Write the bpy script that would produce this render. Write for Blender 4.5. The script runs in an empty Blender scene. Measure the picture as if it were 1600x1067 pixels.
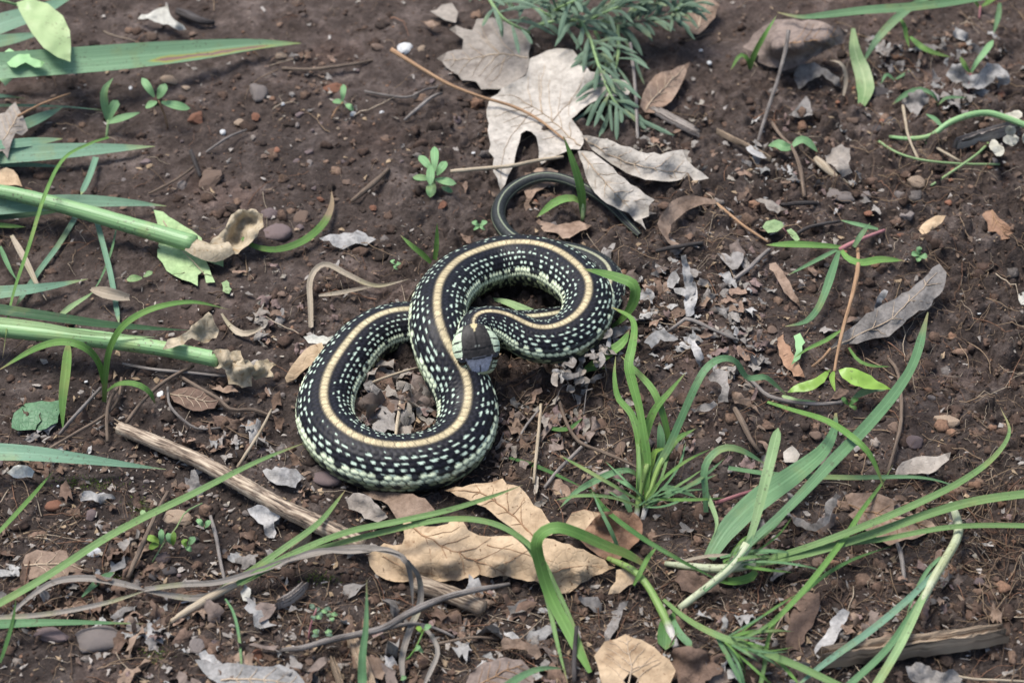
import bpy, math, random
import numpy as np
from mathutils import Vector, Matrix, Euler
from mathutils.geometry import delaunay_2d_cdt

# ------------------------------------------------------------------ camera
sc = bpy.context.scene
ELEV, DIST, LENS = math.radians(43), 1.0, 80.0
FPX = 1600 * LENS / 36.0
CAM = np.array([0, -DIST * math.cos(ELEV), DIST * math.sin(ELEV)])
FWD = np.array([0, math.cos(ELEV), -math.sin(ELEV)])
UPV = np.array([0, math.sin(ELEV), math.cos(ELEV)])
cd = bpy.data.cameras.new("camera")
cam = bpy.data.objects.new("camera", cd)
sc.collection.objects.link(cam)
cam.location = CAM
cam.rotation_euler = (math.pi / 2 - ELEV, 0, 0)
cd.lens = LENS
cd.sensor_width = 36
cd.clip_start, cd.clip_end = 0.02, 60
cd.dof.use_dof = True
cd.dof.focus_distance = 0.965
cd.dof.aperture_fstop = 13
sc.camera = cam

# ------------------------------------------------------------------ sky, sun, exposure
SUN_EL, SUN_AZ = math.radians(69), math.radians(-60)   # azimuth from +Y towards +X
world = bpy.data.worlds.new("World")
sc.world = world
world.use_nodes = True
wn = world.node_tree
sky = wn.nodes.new("ShaderNodeTexSky")
sky.sky_type = 'NISHITA'
sky.sun_disc = False
sky.sun_elevation = SUN_EL
sky.sun_rotation = SUN_AZ
sky.dust_density = 2.5
sky.ozone_density = 1.0
wn.links.new(sky.outputs[0], wn.nodes["Background"].inputs[0])
wn.nodes["Background"].inputs[1].default_value = 0.064
sl = bpy.data.lights.new("sun", 'SUN')
sl.energy = 1.5
sl.angle = math.radians(24)
sl.color = (1.0, 0.97, 0.93)
sun = bpy.data.objects.new("sun", sl)
sc.collection.objects.link(sun)
sdir = Vector((math.sin(SUN_AZ) * math.cos(SUN_EL), math.cos(SUN_AZ) * math.cos(SUN_EL), math.sin(SUN_EL)))
sun.rotation_euler = sdir.to_track_quat('Z', 'Y').to_euler()
sun.location = sdir * 3
vs = sc.view_settings
vs.view_transform = 'Standard'
vs.look = 'None'
vs.gamma = 1
vs.exposure = 1.70
vs.use_curve_mapping = False

# ------------------------------------------------------------------ maths helpers
rng = np.random.default_rng(7)
random.seed(7)

def _hash(ix, iy, seed):
    n = (ix.astype(np.int64) * 374761393 + iy.astype(np.int64) * 668265263 + seed * 1442695041) & 0xFFFFFFFF
    n = ((n ^ (n >> 13)) * 1274126177) & 0xFFFFFFFF
    n = n ^ (n >> 16)
    return (n & 0xFFFF) / 65535.0

def vnoise(x, y, scale, seed=0):
    x = np.asarray(x, float) / scale
    y = np.asarray(y, float) / scale
    ix, iy = np.floor(x), np.floor(y)
    fx, fy = x - ix, y - iy
    fx = fx * fx * fx * (fx * (fx * 6 - 15) + 10)
    fy = fy * fy * fy * (fy * (fy * 6 - 15) + 10)
    a, b = _hash(ix, iy, seed), _hash(ix + 1, iy, seed)
    c, d = _hash(ix, iy + 1, seed), _hash(ix + 1, iy + 1, seed)
    return (a + (b - a) * fx) * (1 - fy) + (c + (d - c) * fx) * fy - 0.5

def G(x, y):
    return 0.010 * vnoise(x, y, 0.11, 1) + 0.004 * vnoise(x, y, 0.043, 2)

def at(px, py, h=0.0):
    """ground point seen at a place in the picture, h millimetres above the ground"""
    d = FWD + np.array([1, 0, 0]) * ((px - 800) / FPX) - UPV * ((py - 533.5) / FPX)
    z = h / 1000
    for _ in range(4):
        t = (z - CAM[2]) / d[2]
        p = CAM + d * t
        z = float(G(p[0], p[1])) + h / 1000
    return np.array([p[0], p[1], z])

def at_arr(px, py, h):
    px, py, h = (np.asarray(v, float) for v in (px, py, h))
    d = FWD + ((px - 800) / FPX)[:, None] * np.array([1.0, 0, 0]) - ((py - 533.5) / FPX)[:, None] * UPV
    z = h / 1000
    for _ in range(4):
        p = CAM + d * ((z - CAM[2]) / d[:, 2])[:, None]
        z = G(p[:, 0], p[:, 1]) + h / 1000
    return np.column_stack([p[:, :2], z])

def pxm(P):
    return float(np.dot(np.asarray(P) - CAM, FWD)) / FPX

def norm(v):
    v = np.asarray(v, float)
    return v / np.maximum(np.linalg.norm(v, axis=-1, keepdims=True), 1e-12)

def spline(P, n):
    """Catmull-Rom through rows of P, n samples, even in arc length of the xyz part"""
    P = np.asarray(P, float)
    if len(P) == 2:
        P = np.array([P[0], (P[0] + P[1]) / 2, P[1]])
    Q = np.vstack([2 * P[0] - P[1], P, 2 * P[-1] - P[-2]])
    out = []
    m = 14
    for i in range(1, len(Q) - 2):
        t = np.linspace(0, 1, m, endpoint=False)[:, None]
        a, b, c, d = Q[i - 1], Q[i], Q[i + 1], Q[i + 2]
        out.append(0.5 * (2 * b + (c - a) * t + (2 * a - 5 * b + 4 * c - d) * t ** 2 + (3 * b - a - 3 * c + d) * t ** 3))
    out = np.vstack(out + [Q[-2][None]])
    s = np.concatenate([[0], np.cumsum(np.linalg.norm(np.diff(out[:, :3], axis=0), axis=1))])
    ss = np.linspace(0, s[-1], n)
    return np.stack([np.interp(ss, s, out[:, k]) for k in range(out.shape[1])], 1), ss

# ------------------------------------------------------------------ mesh helpers
COL = sc.collection
ORIGIN = {}

def mk_mesh(name, V, F, m=None, attr=None, col=None, smooth=True):
    me = bpy.data.meshes.new(name)
    V = np.asarray(V, np.float32)
    if isinstance(F, np.ndarray):
        nf, k = F.shape
        me.vertices.add(len(V))
        me.vertices.foreach_set("co", V.ravel())
        me.loops.add(nf * k)
        me.loops.foreach_set("vertex_index", F.ravel().astype(np.int32))
        me.polygons.add(nf)
        me.polygons.foreach_set("loop_start", np.arange(0, nf * k, k, dtype=np.int32))
        me.update(calc_edges=True)
    else:
        me.from_pydata(V.tolist(), [], F)
    if smooth:
        me.polygons.foreach_set("use_smooth", np.ones(len(me.polygons), bool))
    if attr is not None:
        a = me.attributes.new("uvw", 'FLOAT_VECTOR', 'POINT')
        a.data.foreach_set("vector", np.asarray(attr, np.float32).ravel())
    if col is not None:
        a = me.color_attributes.new("tint", 'FLOAT_COLOR', 'POINT')
        c = np.ones((len(V), 4), np.float32)
        c[:, :3] = col
        a.data.foreach_set("color", c.ravel())
    if m is not None:
        me.materials.append(m)
    me.update()
    return me

def link(name, data, parent=None, loc=(0, 0, 0)):
    o = bpy.data.objects.new(name, data)
    COL.objects.link(o)
    o.location = loc
    if parent is not None:
        o.parent = parent
    return o

def tag(o, label, cat, group=None, kind=None):
    if label:
        o["label"] = label
    if cat:
        o["category"] = cat
    if group:
        o["group"] = group
    if kind:
        o["kind"] = kind
    return o

def thing(name, label, cat, parts, group=None, base=None):
    """parts: (part_name, (V, F, attr), material[, [subparts]]). One part without sub-parts is the thing itself."""
    allv = np.vstack([p[1][0] for p in parts])
    if base is None:
        k = np.argmin(allv[:, 2])
        base = np.array([allv[:, 0].mean(), allv[:, 1].mean(), allv[k, 2]])
    base = np.asarray(base, float)
    if len(parts) == 1 and len(parts[0]) < 4:
        pn, g, m = parts[0][:3]
        o = link(name, mk_mesh(name, g[0] - base, g[1], m, g[2] if len(g) > 2 else None), None, base)
        return tag(o, label, cat, group)
    root = link(name, None, None, base)
    for p in parts:
        pn, g, m = p[:3]
        o = link(pn, mk_mesh(pn, g[0] - base, g[1], m, g[2] if len(g) > 2 else None), root)
        for s in (p[3] if len(p) > 3 else []):
            link(s[0], mk_mesh(s[0], s[1][0] - base, s[1][1], s[2], s[1][2] if len(s[1]) > 2 else None), o)
    return tag(root, label, cat, group)

def merge(*gs):
    V, F, A, n = [], [], [], 0
    for g in gs:
        V.append(g[0]); F.append(np.asarray(g[1]) + n); n += len(g[0])
        A.append(g[2] if len(g) > 2 else np.zeros((len(g[0]), 3)))
    return np.vstack(V), np.vstack(F), np.vstack(A)

def grid_faces(nr, nc, off=0, wrap=False, flip=False):
    i = np.arange(nr - 1)[:, None]
    j = np.arange(nc if wrap else nc - 1)[None]
    j2 = (j + 1) % nc
    f = np.stack([i * nc + j, i * nc + j2, (i + 1) * nc + j2, (i + 1) * nc + j], -1).reshape(-1, 4) + off
    return f[:, ::-1] if flip else f

def taper(t, base=0.55, peak=0.35, k=2.2):
    w = np.where(t < peak, base + (1 - base) * np.sin(np.clip(t / max(peak, 1e-6), 0, 1) * math.pi / 2),
                 1 - np.clip((t - peak) / (1 - peak), 0, 1) ** k)
    return np.maximum(w, 0.02)

def run_on(p):
    """what is cut by the picture's border goes on growing beyond it"""
    p = [tuple(q) for q in p]
    def more(a, b):
        d = np.array(a[:2], float) - np.array(b[:2], float)
        d = d / max(np.hypot(*d), 1e-6) * 170
        return (a[0] + d[0], a[1] + d[1], a[2])
    off = lambda q: q[0] <= -35 or q[0] >= 1630 or q[1] >= 1083 or q[1] <= -25
    if off(p[0]):
        p = [more(p[0], p[1])] + p
    if off(p[-1]) and p[-1][2] > 3.5:
        p = p + [more(p[-1], p[-2])]
    return p

def ribbon(p, w, fold=0.22, tw=0.0, base=0.55, peak=0.35, k=2.2, tilt=0.0, wave=0.0, world=False, thin=1.0, nrm=None, prof=None):
    """a leaf blade: p = (px, py, mm above ground), w = greatest width in px"""
    n_in = len(p)
    p = p if world else run_on(p)
    if prof is not None and len(p) != n_in:
        prof = [prof[0]] + list(prof)
    P = np.array([q if world else at(*q) for q in p])
    L = np.linalg.norm(np.diff(P, axis=0), axis=1).sum()
    n = int(np.clip(L / 0.0028, 9, 60))
    C, s = spline(P, n)
    t = s / s[-1]
    T = norm(np.gradient(C, axis=0))
    view = norm(CAM - C)
    N0 = norm(view * 0.55 + np.array([0, 0, 1.0]) * 0.55) if nrm is None else norm(np.tile(np.asarray(nrm, float), (n, 1)))
    S = norm(np.cross(T, N0))
    N = np.cross(S, T)
    ang = tilt + tw * (t - 0.5)
    S, N = (S * np.cos(ang)[:, None] + N * np.sin(ang)[:, None], N * np.cos(ang)[:, None] - S * np.sin(ang)[:, None])
    W = (np.array([pxm(c) for c in C]) if not world else 1.0) * w * 0.5 * (0.94 * thin if not world else 1.0)
    prf = taper(t, base, peak, k) if prof is None else np.interp(t, np.linspace(0, 1, len(prof)), prof)
    W = W * prf
    xs = np.array([-1, -0.66, -0.33, 0, 0.33, 0.66, 1.0])
    ph = random.random() * 6
    wav = wave * np.sin(s * 420 + ph)[:, None] * np.abs(xs)[None] ** 2 * np.sign(xs)[None]
    lift = fold * (np.abs(xs)[None] ** 1.4) + wav
    top = C[:, None] + S[:, None] * (xs[None, :, None] * W[:, None, None]) + N[:, None] * (lift * W[:, None])[..., None]
    th = np.minimum(0.00035, W * 0.25)
    thk = (1 - np.abs(xs) ** 4)[None] * th[:, None]
    bot = top - N[:, None] * thk[..., None]
    at3 = np.stack([np.broadcast_to(xs[None], (n, 7)), np.broadcast_to(s[:, None], (n, 7)), np.broadcast_to(t[:, None], (n, 7))], -1).reshape(-1, 3)
    V = np.vstack([top.reshape(-1, 3), bot.reshape(-1, 3)])
    F = np.vstack([grid_faces(n, 7, flip=True), grid_faces(n, 7, n * 7)])
    return V, F, np.vstack([at3, at3])

def tube(p, r, sides=9, rough=0.0, world=False, cap=True, seg=0.003):
    """p = (px, py, mm), r = radii in px (one, two or one for each point)"""
    P = np.array([q if world else at(*q) for q in p])
    rr = np.interp(np.linspace(0, 1, len(P)), np.linspace(0, 1, np.size(r)), np.atleast_1d(r))
    if not world:
        rr = rr * np.array([pxm(q) for q in P])
    L = np.linalg.norm(np.diff(P, axis=0), axis=1).sum()
    n = int(np.clip(L / seg, 5, 90))
    C4, s = spline(np.column_stack([P, rr]), n)
    C, R = C4[:, :3], C4[:, 3]
    T = norm(np.gradient(C, axis=0))
    ref = np.tile([0.05, 0.1, 1.0], (n, 1))
    bad = np.abs((T * norm(ref)).sum(1)) > 0.95
    ref[bad] = [1, 0, 0]
    S = norm(np.cross(T, ref)); U = np.cross(S, T)
    a = np.linspace(0, 2 * math.pi, sides, endpoint=False)
    rad = R[:, None] * (1 + rough * rng.normal(0, 1, (n, sides)) + rough * rng.normal(0, 1, (1, sides)))
    V = C[:, None] + rad[..., None] * (S[:, None] * np.cos(a)[None, :, None] + U[:, None] * np.sin(a)[None, :, None])
    A = np.stack([np.broadcast_to(a[None] / math.pi - 1, (n, sides)), np.broadcast_to(s[:, None], (n, sides)), np.broadcast_to((s / s[-1])[:, None], (n, sides))], -1).reshape(-1, 3)
    V = V.reshape(-1, 3)
    F = grid_faces(n, sides, wrap=True)
    if cap:
        e0, e1 = len(V), len(V) + 1
        V = np.vstack([V, C[0] - T[0] * R[0] * 0.3, C[-1] + T[-1] * R[-1] * 0.3])
        A = np.vstack([A, [0, 0, 0], [0, s[-1], 1]])
        j = np.arange(sides); j2 = (j + 1) % sides
        o = (n - 1) * sides
        F = np.vstack([F, np.stack([j2, j, np.full(sides, e0), np.full(sides, e0)], 1), np.stack([o + j, o + j2, np.full(sides, e1), np.full(sides, e1)], 1)])
        # degenerate quads become triangles
        return V, [tuple(dict.fromkeys(f)) for f in F.tolist()], A
    return V, F, A

def inside(x, y, poly):
    c = False
    j = len(poly) - 1
    for i in range(len(poly)):
        xi, yi = poly[i]; xj, yj = poly[j]
        if (yi > y) != (yj > y) and x < (xj - xi) * (y - yi) / (yj - yi) + xi:
            c = not c
        j = i
    return c

def sheet(outline, ctrl=(), holes=(), grid=0.0028, crumple=1.0, cw=0.012, jag=0.35, th=0.00035, h0=1.0, seed=0, world=False, curl=0.0):
    """a leaf: outline = (px, py[, mm]); ctrl = inner height controls; crumple in mm. Meshed over its face, then set at its real height."""
    seed = seed or (int(outline[0][0]) * 3 + int(outline[0][1]))
    r = random.Random(seed * 77 + len(outline))
    U = 1.0 if world else 0.00028
    def pt(q):
        return np.array([q[0] * U, q[1] * U, (q[2] if len(q) > 2 else h0) / 1000])
    O = [pt(q) for q in outline]
    K = np.array(O + [pt(q) for q in ctrl])
    def fray(ring):
        out = []
        for i in range(len(ring)):
            a, b = ring[i], ring[(i + 1) % len(ring)]
            L = np.hypot(*(b - a)[:2])
            m = max(1, int(L / grid))
            d = np.array([-(b - a)[1], (b - a)[0]]) / max(L, 1e-9)
            for k in range(m):
                q = (a + (b - a) * k / m)[:2]
                if k:
                    q = q + d * (r.gauss(0, jag / 1000) * min(1, L / 0.004))
                out.append(q)
        return out
    ring = fray(O)
    hr = [fray([pt(q) for q in h]) for h in holes]
    pts = list(ring)
    edges = [(i, (i + 1) % len(ring)) for i in range(len(ring))]
    for h in hr:
        n0 = len(pts)
        pts += h
        edges += [(n0 + i, n0 + (i + 1) % len(h)) for i in range(len(h))]
    A = np.array(ring)
    lo, hi = A.min(0), A.max(0)
    y = lo[1] + grid / 2
    row = 0
    while y < hi[1]:
        x = lo[0] + grid * (0.5 if row % 2 else 1.0)
        while x < hi[0]:
            q = np.array([x + r.uniform(-.25, .25) * grid, y + r.uniform(-.25, .25) * grid])
            if inside(q[0], q[1], ring) and not any(inside(q[0], q[1], h) for h in hr):
                if np.min(np.hypot(A[:, 0] - q[0], A[:, 1] - q[1])) > grid * 0.45:
                    pts.append(q)
            x += grid
        y += grid * 0.87
        row += 1
    vo, eo, fo, *_ = delaunay_2d_cdt([Vector((float(q[0]), float(q[1]))) for q in pts], edges, [], 0, 1e-7)
    X = np.array([[v[0], v[1]] for v in vo])
    tris = []
    for f in fo:
        c = X[list(f)].mean(0)
        if inside(c[0], c[1], ring) and not any(inside(c[0], c[1], h) for h in hr):
            tris.append(list(f))
    d2 = (X[:, None, 0] - K[None, :, 0]) ** 2 + (X[:, None, 1] - K[None, :, 1]) ** 2 + 1e-9
    wgt = d2 ** -1.5
    h = (wgt * K[None, :, 2]).sum(1) / wgt.sum(1)
    sd = int(seed) % 9973 + 11
    n1 = vnoise(X[:, 0], X[:, 1], cw, sd)
    h = h + crumple / 1000 * (n1 * 1.2 + (0.25 - np.abs(vnoise(X[:, 0] + X[:, 1] * .3, X[:, 1], cw * 0.8, sd + 2))) * 1.3 + vnoise(X[:, 0], X[:, 1], cw * 0.4, sd + 1) * 0.6)
    if curl:
        A2 = np.array(ring)[::2]
        db = np.sqrt(((X[:, None] - A2[None]) ** 2).sum(2).min(1))
        h = h + curl / 1000 * np.exp(-db / 0.0035) * (0.45 + 2.4 * vnoise(X[:, 0], X[:, 1], 0.016, sd + 5))
    h = np.maximum(h, 0.0004)
    used = sorted({i for t_ in tris for i in t_})
    mp = {u: i for i, u in enumerate(used)}
    if world:
        V = np.column_stack([X[used], h[used]])
        dn = np.array([0, 0, -1.0])
    else:
        V = at_arr(X[used, 0] / U, X[used, 1] / U, h[used] * 1000)
        dn = norm(np.array([0, 0.35, -0.94]))
    n = len(V)
    Fm = np.array([[mp[a] for a in t_] for t_ in tris])
    q = V[Fm]
    nz = np.cross(q[:, 1] - q[:, 0], q[:, 2] - q[:, 0]) @ dn
    if (nz > 0).sum() > len(nz) / 2:
        Fm = Fm[:, ::-1]
    # outline vertices meet, the inside has thickness
    ecount = {}
    for t_ in Fm:
        for a, b in ((t_[0], t_[1]), (t_[1], t_[2]), (t_[2], t_[0])):
            e = (min(a, b), max(a, b)); ecount[e] = ecount.get(e, 0) + 1
    bnd = np.zeros(n, bool)
    for e, c in ecount.items():
        if c == 1:
            bnd[list(e)] = True
    B = V.copy()
    B[~bnd] += dn * th
    cen = X[used].mean(0)
    A3 = np.column_stack([X[used] - cen, bnd.astype(float)])
    return np.vstack([V, B]), np.vstack([Fm, Fm[:, ::-1] + n]), np.vstack([A3, A3])

def project(V):
    d = np.asarray(V) - CAM
    z = d @ FWD
    return np.column_stack([800 + FPX * d[:, 0] / z, 533.5 - FPX * (d @ UPV) / z])

def on_sheet(g, pts, r0, r1, sides=5, lift=0.00015):
    """a vein lying on the leaf g: pts in px"""
    V = g[0][: len(g[0]) // 2]
    PV = project(V)
    Q, _ = spline(np.array([[q[0], q[1], 0] for q in pts], float), max(8, len(pts) * 5))
    C = []
    for q in Q[:, :2]:
        d = ((PV - q) ** 2).sum(1)
        k = np.argsort(d)[:4]
        ww = 1 / (d[k] + 0.5)
        C.append((V[k] * ww[:, None]).sum(0) / ww.sum() + np.array([0, -lift * 0.4, lift]))
    return tube(np.array(C), np.array([r0, r1]) / 1000, sides, 0.05, world=True)

# ------------------------------------------------------------------ materials
def new_mat(name):
    m = bpy.data.materials.new(name)
    m.use_nodes = True
    nt = m.node_tree
    return m, nt, nt.nodes["Principled BSDF"], nt.nodes["Material Output"]

def nd(nt, t, **kw):
    n = nt.nodes.new(t)
    for k, v in kw.items():
        if k.startswith("i_"):
            n.inputs[k[2:].replace("_", " ")].default_value = v
        else:
            setattr(n, k, v)
    return n

def ramp(nt, fac, stops, interp='LINEAR'):
    r = nt.nodes.new("ShaderNodeValToRGB")
    r.color_ramp.interpolation = interp
    el = r.color_ramp.elements
    while len(el) < len(stops):
        el.new(0.5)
    for e, (p, c) in zip(el, stops):
        e.position = p
        e.color = (c[0], c[1], c[2], 1)
    nt.links.new(fac, r.inputs[0])
    return r.outputs[0]

def mixc(nt, fac, a, b, blend='MIX'):
    x = nt.nodes.new("ShaderNodeMix")
    x.data_type = 'RGBA'
    x.blend_type = blend
    for s, v in ((x.inputs[0], fac), (x.inputs[6], a), (x.inputs[7], b)):
        if isinstance(v, (int, float)):
            s.default_value = v
        elif isinstance(v, tuple):
            s.default_value = (v[0], v[1], v[2], 1)
        else:
            nt.links.new(v, s)
    return x.outputs[2]

def math_(nt, op, a, b=None, clamp=False):
    x = nt.nodes.new("ShaderNodeMath")
    x.operation = op
    x.use_clamp = clamp
    for s, v in zip(x.inputs, (a, b)):
        if v is None:
            continue
        if isinstance(v, (int, float)):
            s.default_value = v
        else:
            nt.links.new(v, s)
    return x.outputs[0]

def maprange(nt, v, a, b, c=0.0, d=1.0):
    x = nt.nodes.new("ShaderNodeMapRange")
    nt.links.new(v, x.inputs[0])
    for i, q in enumerate((a, b, c, d)):
        x.inputs[i + 1].default_value = q
    return x.outputs[0]

def noise(nt, vec, scale, detail=4.0, rough=0.55, dist=0.0):
    n = nd(nt, "ShaderNodeTexNoise", i_Scale=scale, i_Detail=detail, i_Roughness=rough, i_Distortion=dist)
    if vec is not None:
        nt.links.new(vec, n.inputs["Vector"])
    return n.outputs["Fac"]

def vmul(nt, vec, s):
    x = nt.nodes.new("ShaderNodeVectorMath")
    x.operation = 'MULTIPLY'
    nt.links.new(vec, x.inputs[0])
    x.inputs[1].default_value = s
    return x.outputs[0]

def bump(nt, h, strength, dist, b):
    x = nd(nt, "ShaderNodeBump", i_Strength=strength, i_Distance=dist)
    nt.links.new(h, x.inputs["Height"])
    nt.links.new(x.outputs[0], b.inputs["Normal"])

def objvec(nt):
    """object coordinates shifted by the object's own random number, so copies differ"""
    tc = nt.nodes.new("ShaderNodeTexCoord")
    oi = nt.nodes.new("ShaderNodeObjectInfo")
    x = nt.nodes.new("ShaderNodeVectorMath")
    x.operation = 'ADD'
    nt.links.new(tc.outputs["Object"], x.inputs[0])
    nt.links.new(oi.outputs["Random"], x.inputs[1])
    return x.outputs[0], oi.outputs["Random"]

def add_transl(nt, b, out, col, amount):
    tr = nt.nodes.new("ShaderNodeBsdfTranslucent")
    nt.links.new(col, tr.inputs[0])
    ms = nt.nodes.new("ShaderNodeMixShader")
    ms.inputs[0].default_value = amount
    nt.links.new(b.outputs[0], ms.inputs[1])
    nt.links.new(tr.outputs[0], ms.inputs[2])
    nt.links.new(ms.outputs[0], out.inputs[0])

def hsv_var(nt, col, rand, amt=0.25):
    h = nt.nodes.new("ShaderNodeHueSaturation")
    nt.links.new(col, h.inputs["Color"])
    nt.links.new(maprange(nt, rand, 0, 1, 1 - amt, 1 + amt), h.inputs["Value"])
    return h.outputs[0]

def blade_mat(name, c1, c2, tip=None, tip_at=0.9, rough=0.42, lesion=False, transl=0.25, streak=0.5, dirt=0.25, rib=(0.0, 0, 0)):
    m, nt, b, out = new_mat(name)
    a = nd(nt, "ShaderNodeAttribute", attribute_name="uvw")
    sep = nd(nt, "ShaderNodeSeparateXYZ")
    nt.links.new(a.outputs["Vector"], sep.inputs[0])
    ov, rnd = objvec(nt)
    st = noise(nt, vmul(nt, a.outputs["Vector"], (5.5, 26, 0)), 1.0, 3, 0.6)
    fine = noise(nt, vmul(nt, a.outputs["Vector"], (16, 14, 0)), 1.0, 2, 0.6)
    big = noise(nt, ov, 60, 3)
    f = math_(nt, 'ADD', math_(nt, 'MULTIPLY', st, streak), math_(nt, 'MULTIPLY', big, 1 - streak))
    col = ramp(nt, f, [(0.32, c1), (0.68, c2)])
    ridge = maprange(nt, math_(nt, 'ABSOLUTE', sep.outputs[0]), 0.0, 0.14, 1, 0)
    col = mixc(nt, 0.35, col, mixc(nt, 1.0, col, ramp(nt, fine, [(0.35, (0.62, 0.66, 0.6)), (0.65, (1.3, 1.25, 1.3))]), 'MULTIPLY'))
    old = maprange(nt, noise(nt, ov, 38, 4, 0.6), 0.56, 0.70, 0, 0.45)
    col = mixc(nt, old, col, (0.30, 0.31, 0.10))
    col = mixc(nt, math_(nt, 'MULTIPLY', ridge, 0.35), col, tuple(min(1, v * 1.5 + 0.02) for v in c2))
    if tip:
        k = maprange(nt, math_(nt, 'ADD', sep.outputs[2], math_(nt, 'MULTIPLY', math_(nt, 'SUBTRACT', big, 0.5), 0.22)), tip_at - 0.06, tip_at + 0.05)
        col = mixc(nt, k, col, tip)
    if lesion:
        # long brown scald with a yellow rim along one margin
        q = math_(nt, 'SUBTRACT', sep.outputs[0], 0.52)
        q = math_(nt, 'ABSOLUTE', math_(nt, 'ADD', q, math_(nt, 'MULTIPLY', math_(nt, 'SUBTRACT', noise(nt, vmul(nt, a.outputs["Vector"], (1.5, 70, 0)), 1.0, 3), 0.5), 0.5)))
        e = maprange(nt, math_(nt, 'ABSOLUTE', math_(nt, 'SUBTRACT', sep.outputs[2], 0.79)), 0.12, 0.2, 0, 0.7)
        q = math_(nt, 'ADD', q, e)
        col = mixc(nt, maprange(nt, q, 0.20, 0.36, 1, 0), col, (0.42, 0.42, 0.09))
        col = mixc(nt, maprange(nt, q, 0.12, 0.2, 1, 0), col, (0.30, 0.19, 0.15))
    sp = noise(nt, ov, 700, 2, 0.5)
    dv = noise(nt, ov, 45, 3)
    dk = math_(nt, 'MULTIPLY', maprange(nt, sp, 0.6, 0.68), maprange(nt, dv, 0.42, 0.62, 0, dirt * 2.5))
    col = mixc(nt, dk, col, (0.10, 0.075, 0.05))
    col = hsv_var(nt, col, rnd, 0.12)
    nt.links.new(col, b.inputs["Base Color"])
    b.inputs["Roughness"].default_value = rough
    b.inputs["Specular IOR Level"].default_value = 0.4
    bump(nt, fine, 0.8, 0.00035, b)
    if transl:
        add_transl(nt, b, out, col, transl)
    return m

def dead_mat(name, c1, c2, spot=(0.05, 0.035, 0.025), spots=0.6, scale=70, rough=0.75, transl=0.12, var=0.2, bumps=0.5):
    m, nt, b, out = new_mat(name)
    v, rnd = objvec(nt)
    n1 = noise(nt, v, scale, 5, 0.6, 0.4)
    n2 = noise(nt, v, scale * 5.5, 4, 0.6)
    n3 = noise(nt, v, scale * 1.7, 3, 0.55, 0.8)
    col = ramp(nt, n1, [(0.36, c1), (0.64, c2)])
    col = mixc(nt, 0.45, col, ramp(nt, n2, [(0.3, tuple(x * 0.6 for x in c1)), (0.7, tuple(min(1, x * 1.25) for x in c2))]))
    k = math_(nt, 'MULTIPLY', maprange(nt, n3, 0.60, 0.72), spots)
    col = mixc(nt, k, col, spot)
    sp = noise(nt, v, scale * 13, 2)
    col = mixc(nt, math_(nt, 'MULTIPLY', maprange(nt, sp, 0.66, 0.71), spots), col, spot)
    col = hsv_var(nt, col, rnd, var)
    nt.links.new(col, b.inputs["Base Color"])
    b.inputs["Roughness"].default_value = rough
    b.inputs["Specular IOR Level"].default_value = 0.25
    vor = nd(nt, "ShaderNodeTexVoronoi", feature='DISTANCE_TO_EDGE', i_Scale=scale * 7)
    nt.links.new(v, vor.inputs["Vector"])
    net = maprange(nt, vor.outputs["Distance"], 0.0, 0.10)
    hgt = math_(nt, 'ADD', math_(nt, 'ADD', n2, math_(nt, 'MULTIPLY', sp, 0.4)), math_(nt, 'MULTIPLY', net, 0.5))
    bump(nt, hgt, bumps, 0.0005, b)
    if transl:
        add_transl(nt, b, out, col, transl)
    return m

def wood_mat(name, c1, c2, dark=(0.03, 0.024, 0.02), rough=0.8, lines=16, dens=60, var=0.15, cut=0.5):
    m, nt, b, out = new_mat(name)
    a = nd(nt, "ShaderNodeAttribute", attribute_name="uvw")
    v, rnd = objvec(nt)
    g = noise(nt, vmul(nt, a.outputs["Vector"], (lines, dens, 0)), 1.0, 4, 0.6, 0.3)
    n1 = noise(nt, v, 90, 4)
    col = ramp(nt, math_(nt, 'ADD', math_(nt, 'MULTIPLY', g, 0.75), math_(nt, 'MULTIPLY', n1, 0.25)), [(cut - 0.12, dark), (cut - 0.03, c1), (cut + 0.12, c2)])
    col = hsv_var(nt, col, rnd, var)
    nt.links.new(col, b.inputs["Base Color"])
    b.inputs["Roughness"].default_value = rough
    b.inputs["Specular IOR Level"].default_value = 0.2
    bump(nt, g, 0.7, 0.0006, b)
    return m

def stone_mat(name, c1, c2, var=0.25, rough=0.85):
    m, nt, b, out = new_mat(name)
    v, rnd = objvec(nt)
    n = noise(nt, v, 160, 6, 0.65)
    n2 = noise(nt, v, 900, 3)
    col = ramp(nt, n, [(0.3, c1), (0.7, c2)])
    dirt = maprange(nt, noise(nt, v, 110, 4), 0.5, 0.62)
    col = mixc(nt, math_(nt, 'MULTIPLY', dirt, 0.55), col, (0.055, 0.036, 0.027))
    col = hsv_var(nt, col, rnd, var)
    nt.links.new(col, b.inputs["Base Color"])
    b.inputs["Roughness"].default_value = rough
    b.inputs["Specular IOR Level"].default_value = 0.25
    bump(nt, math_(nt, 'ADD', n, math_(nt, 'MULTIPLY', n2, 0.3)), 0.6, 0.0006, b)
    return m

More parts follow.
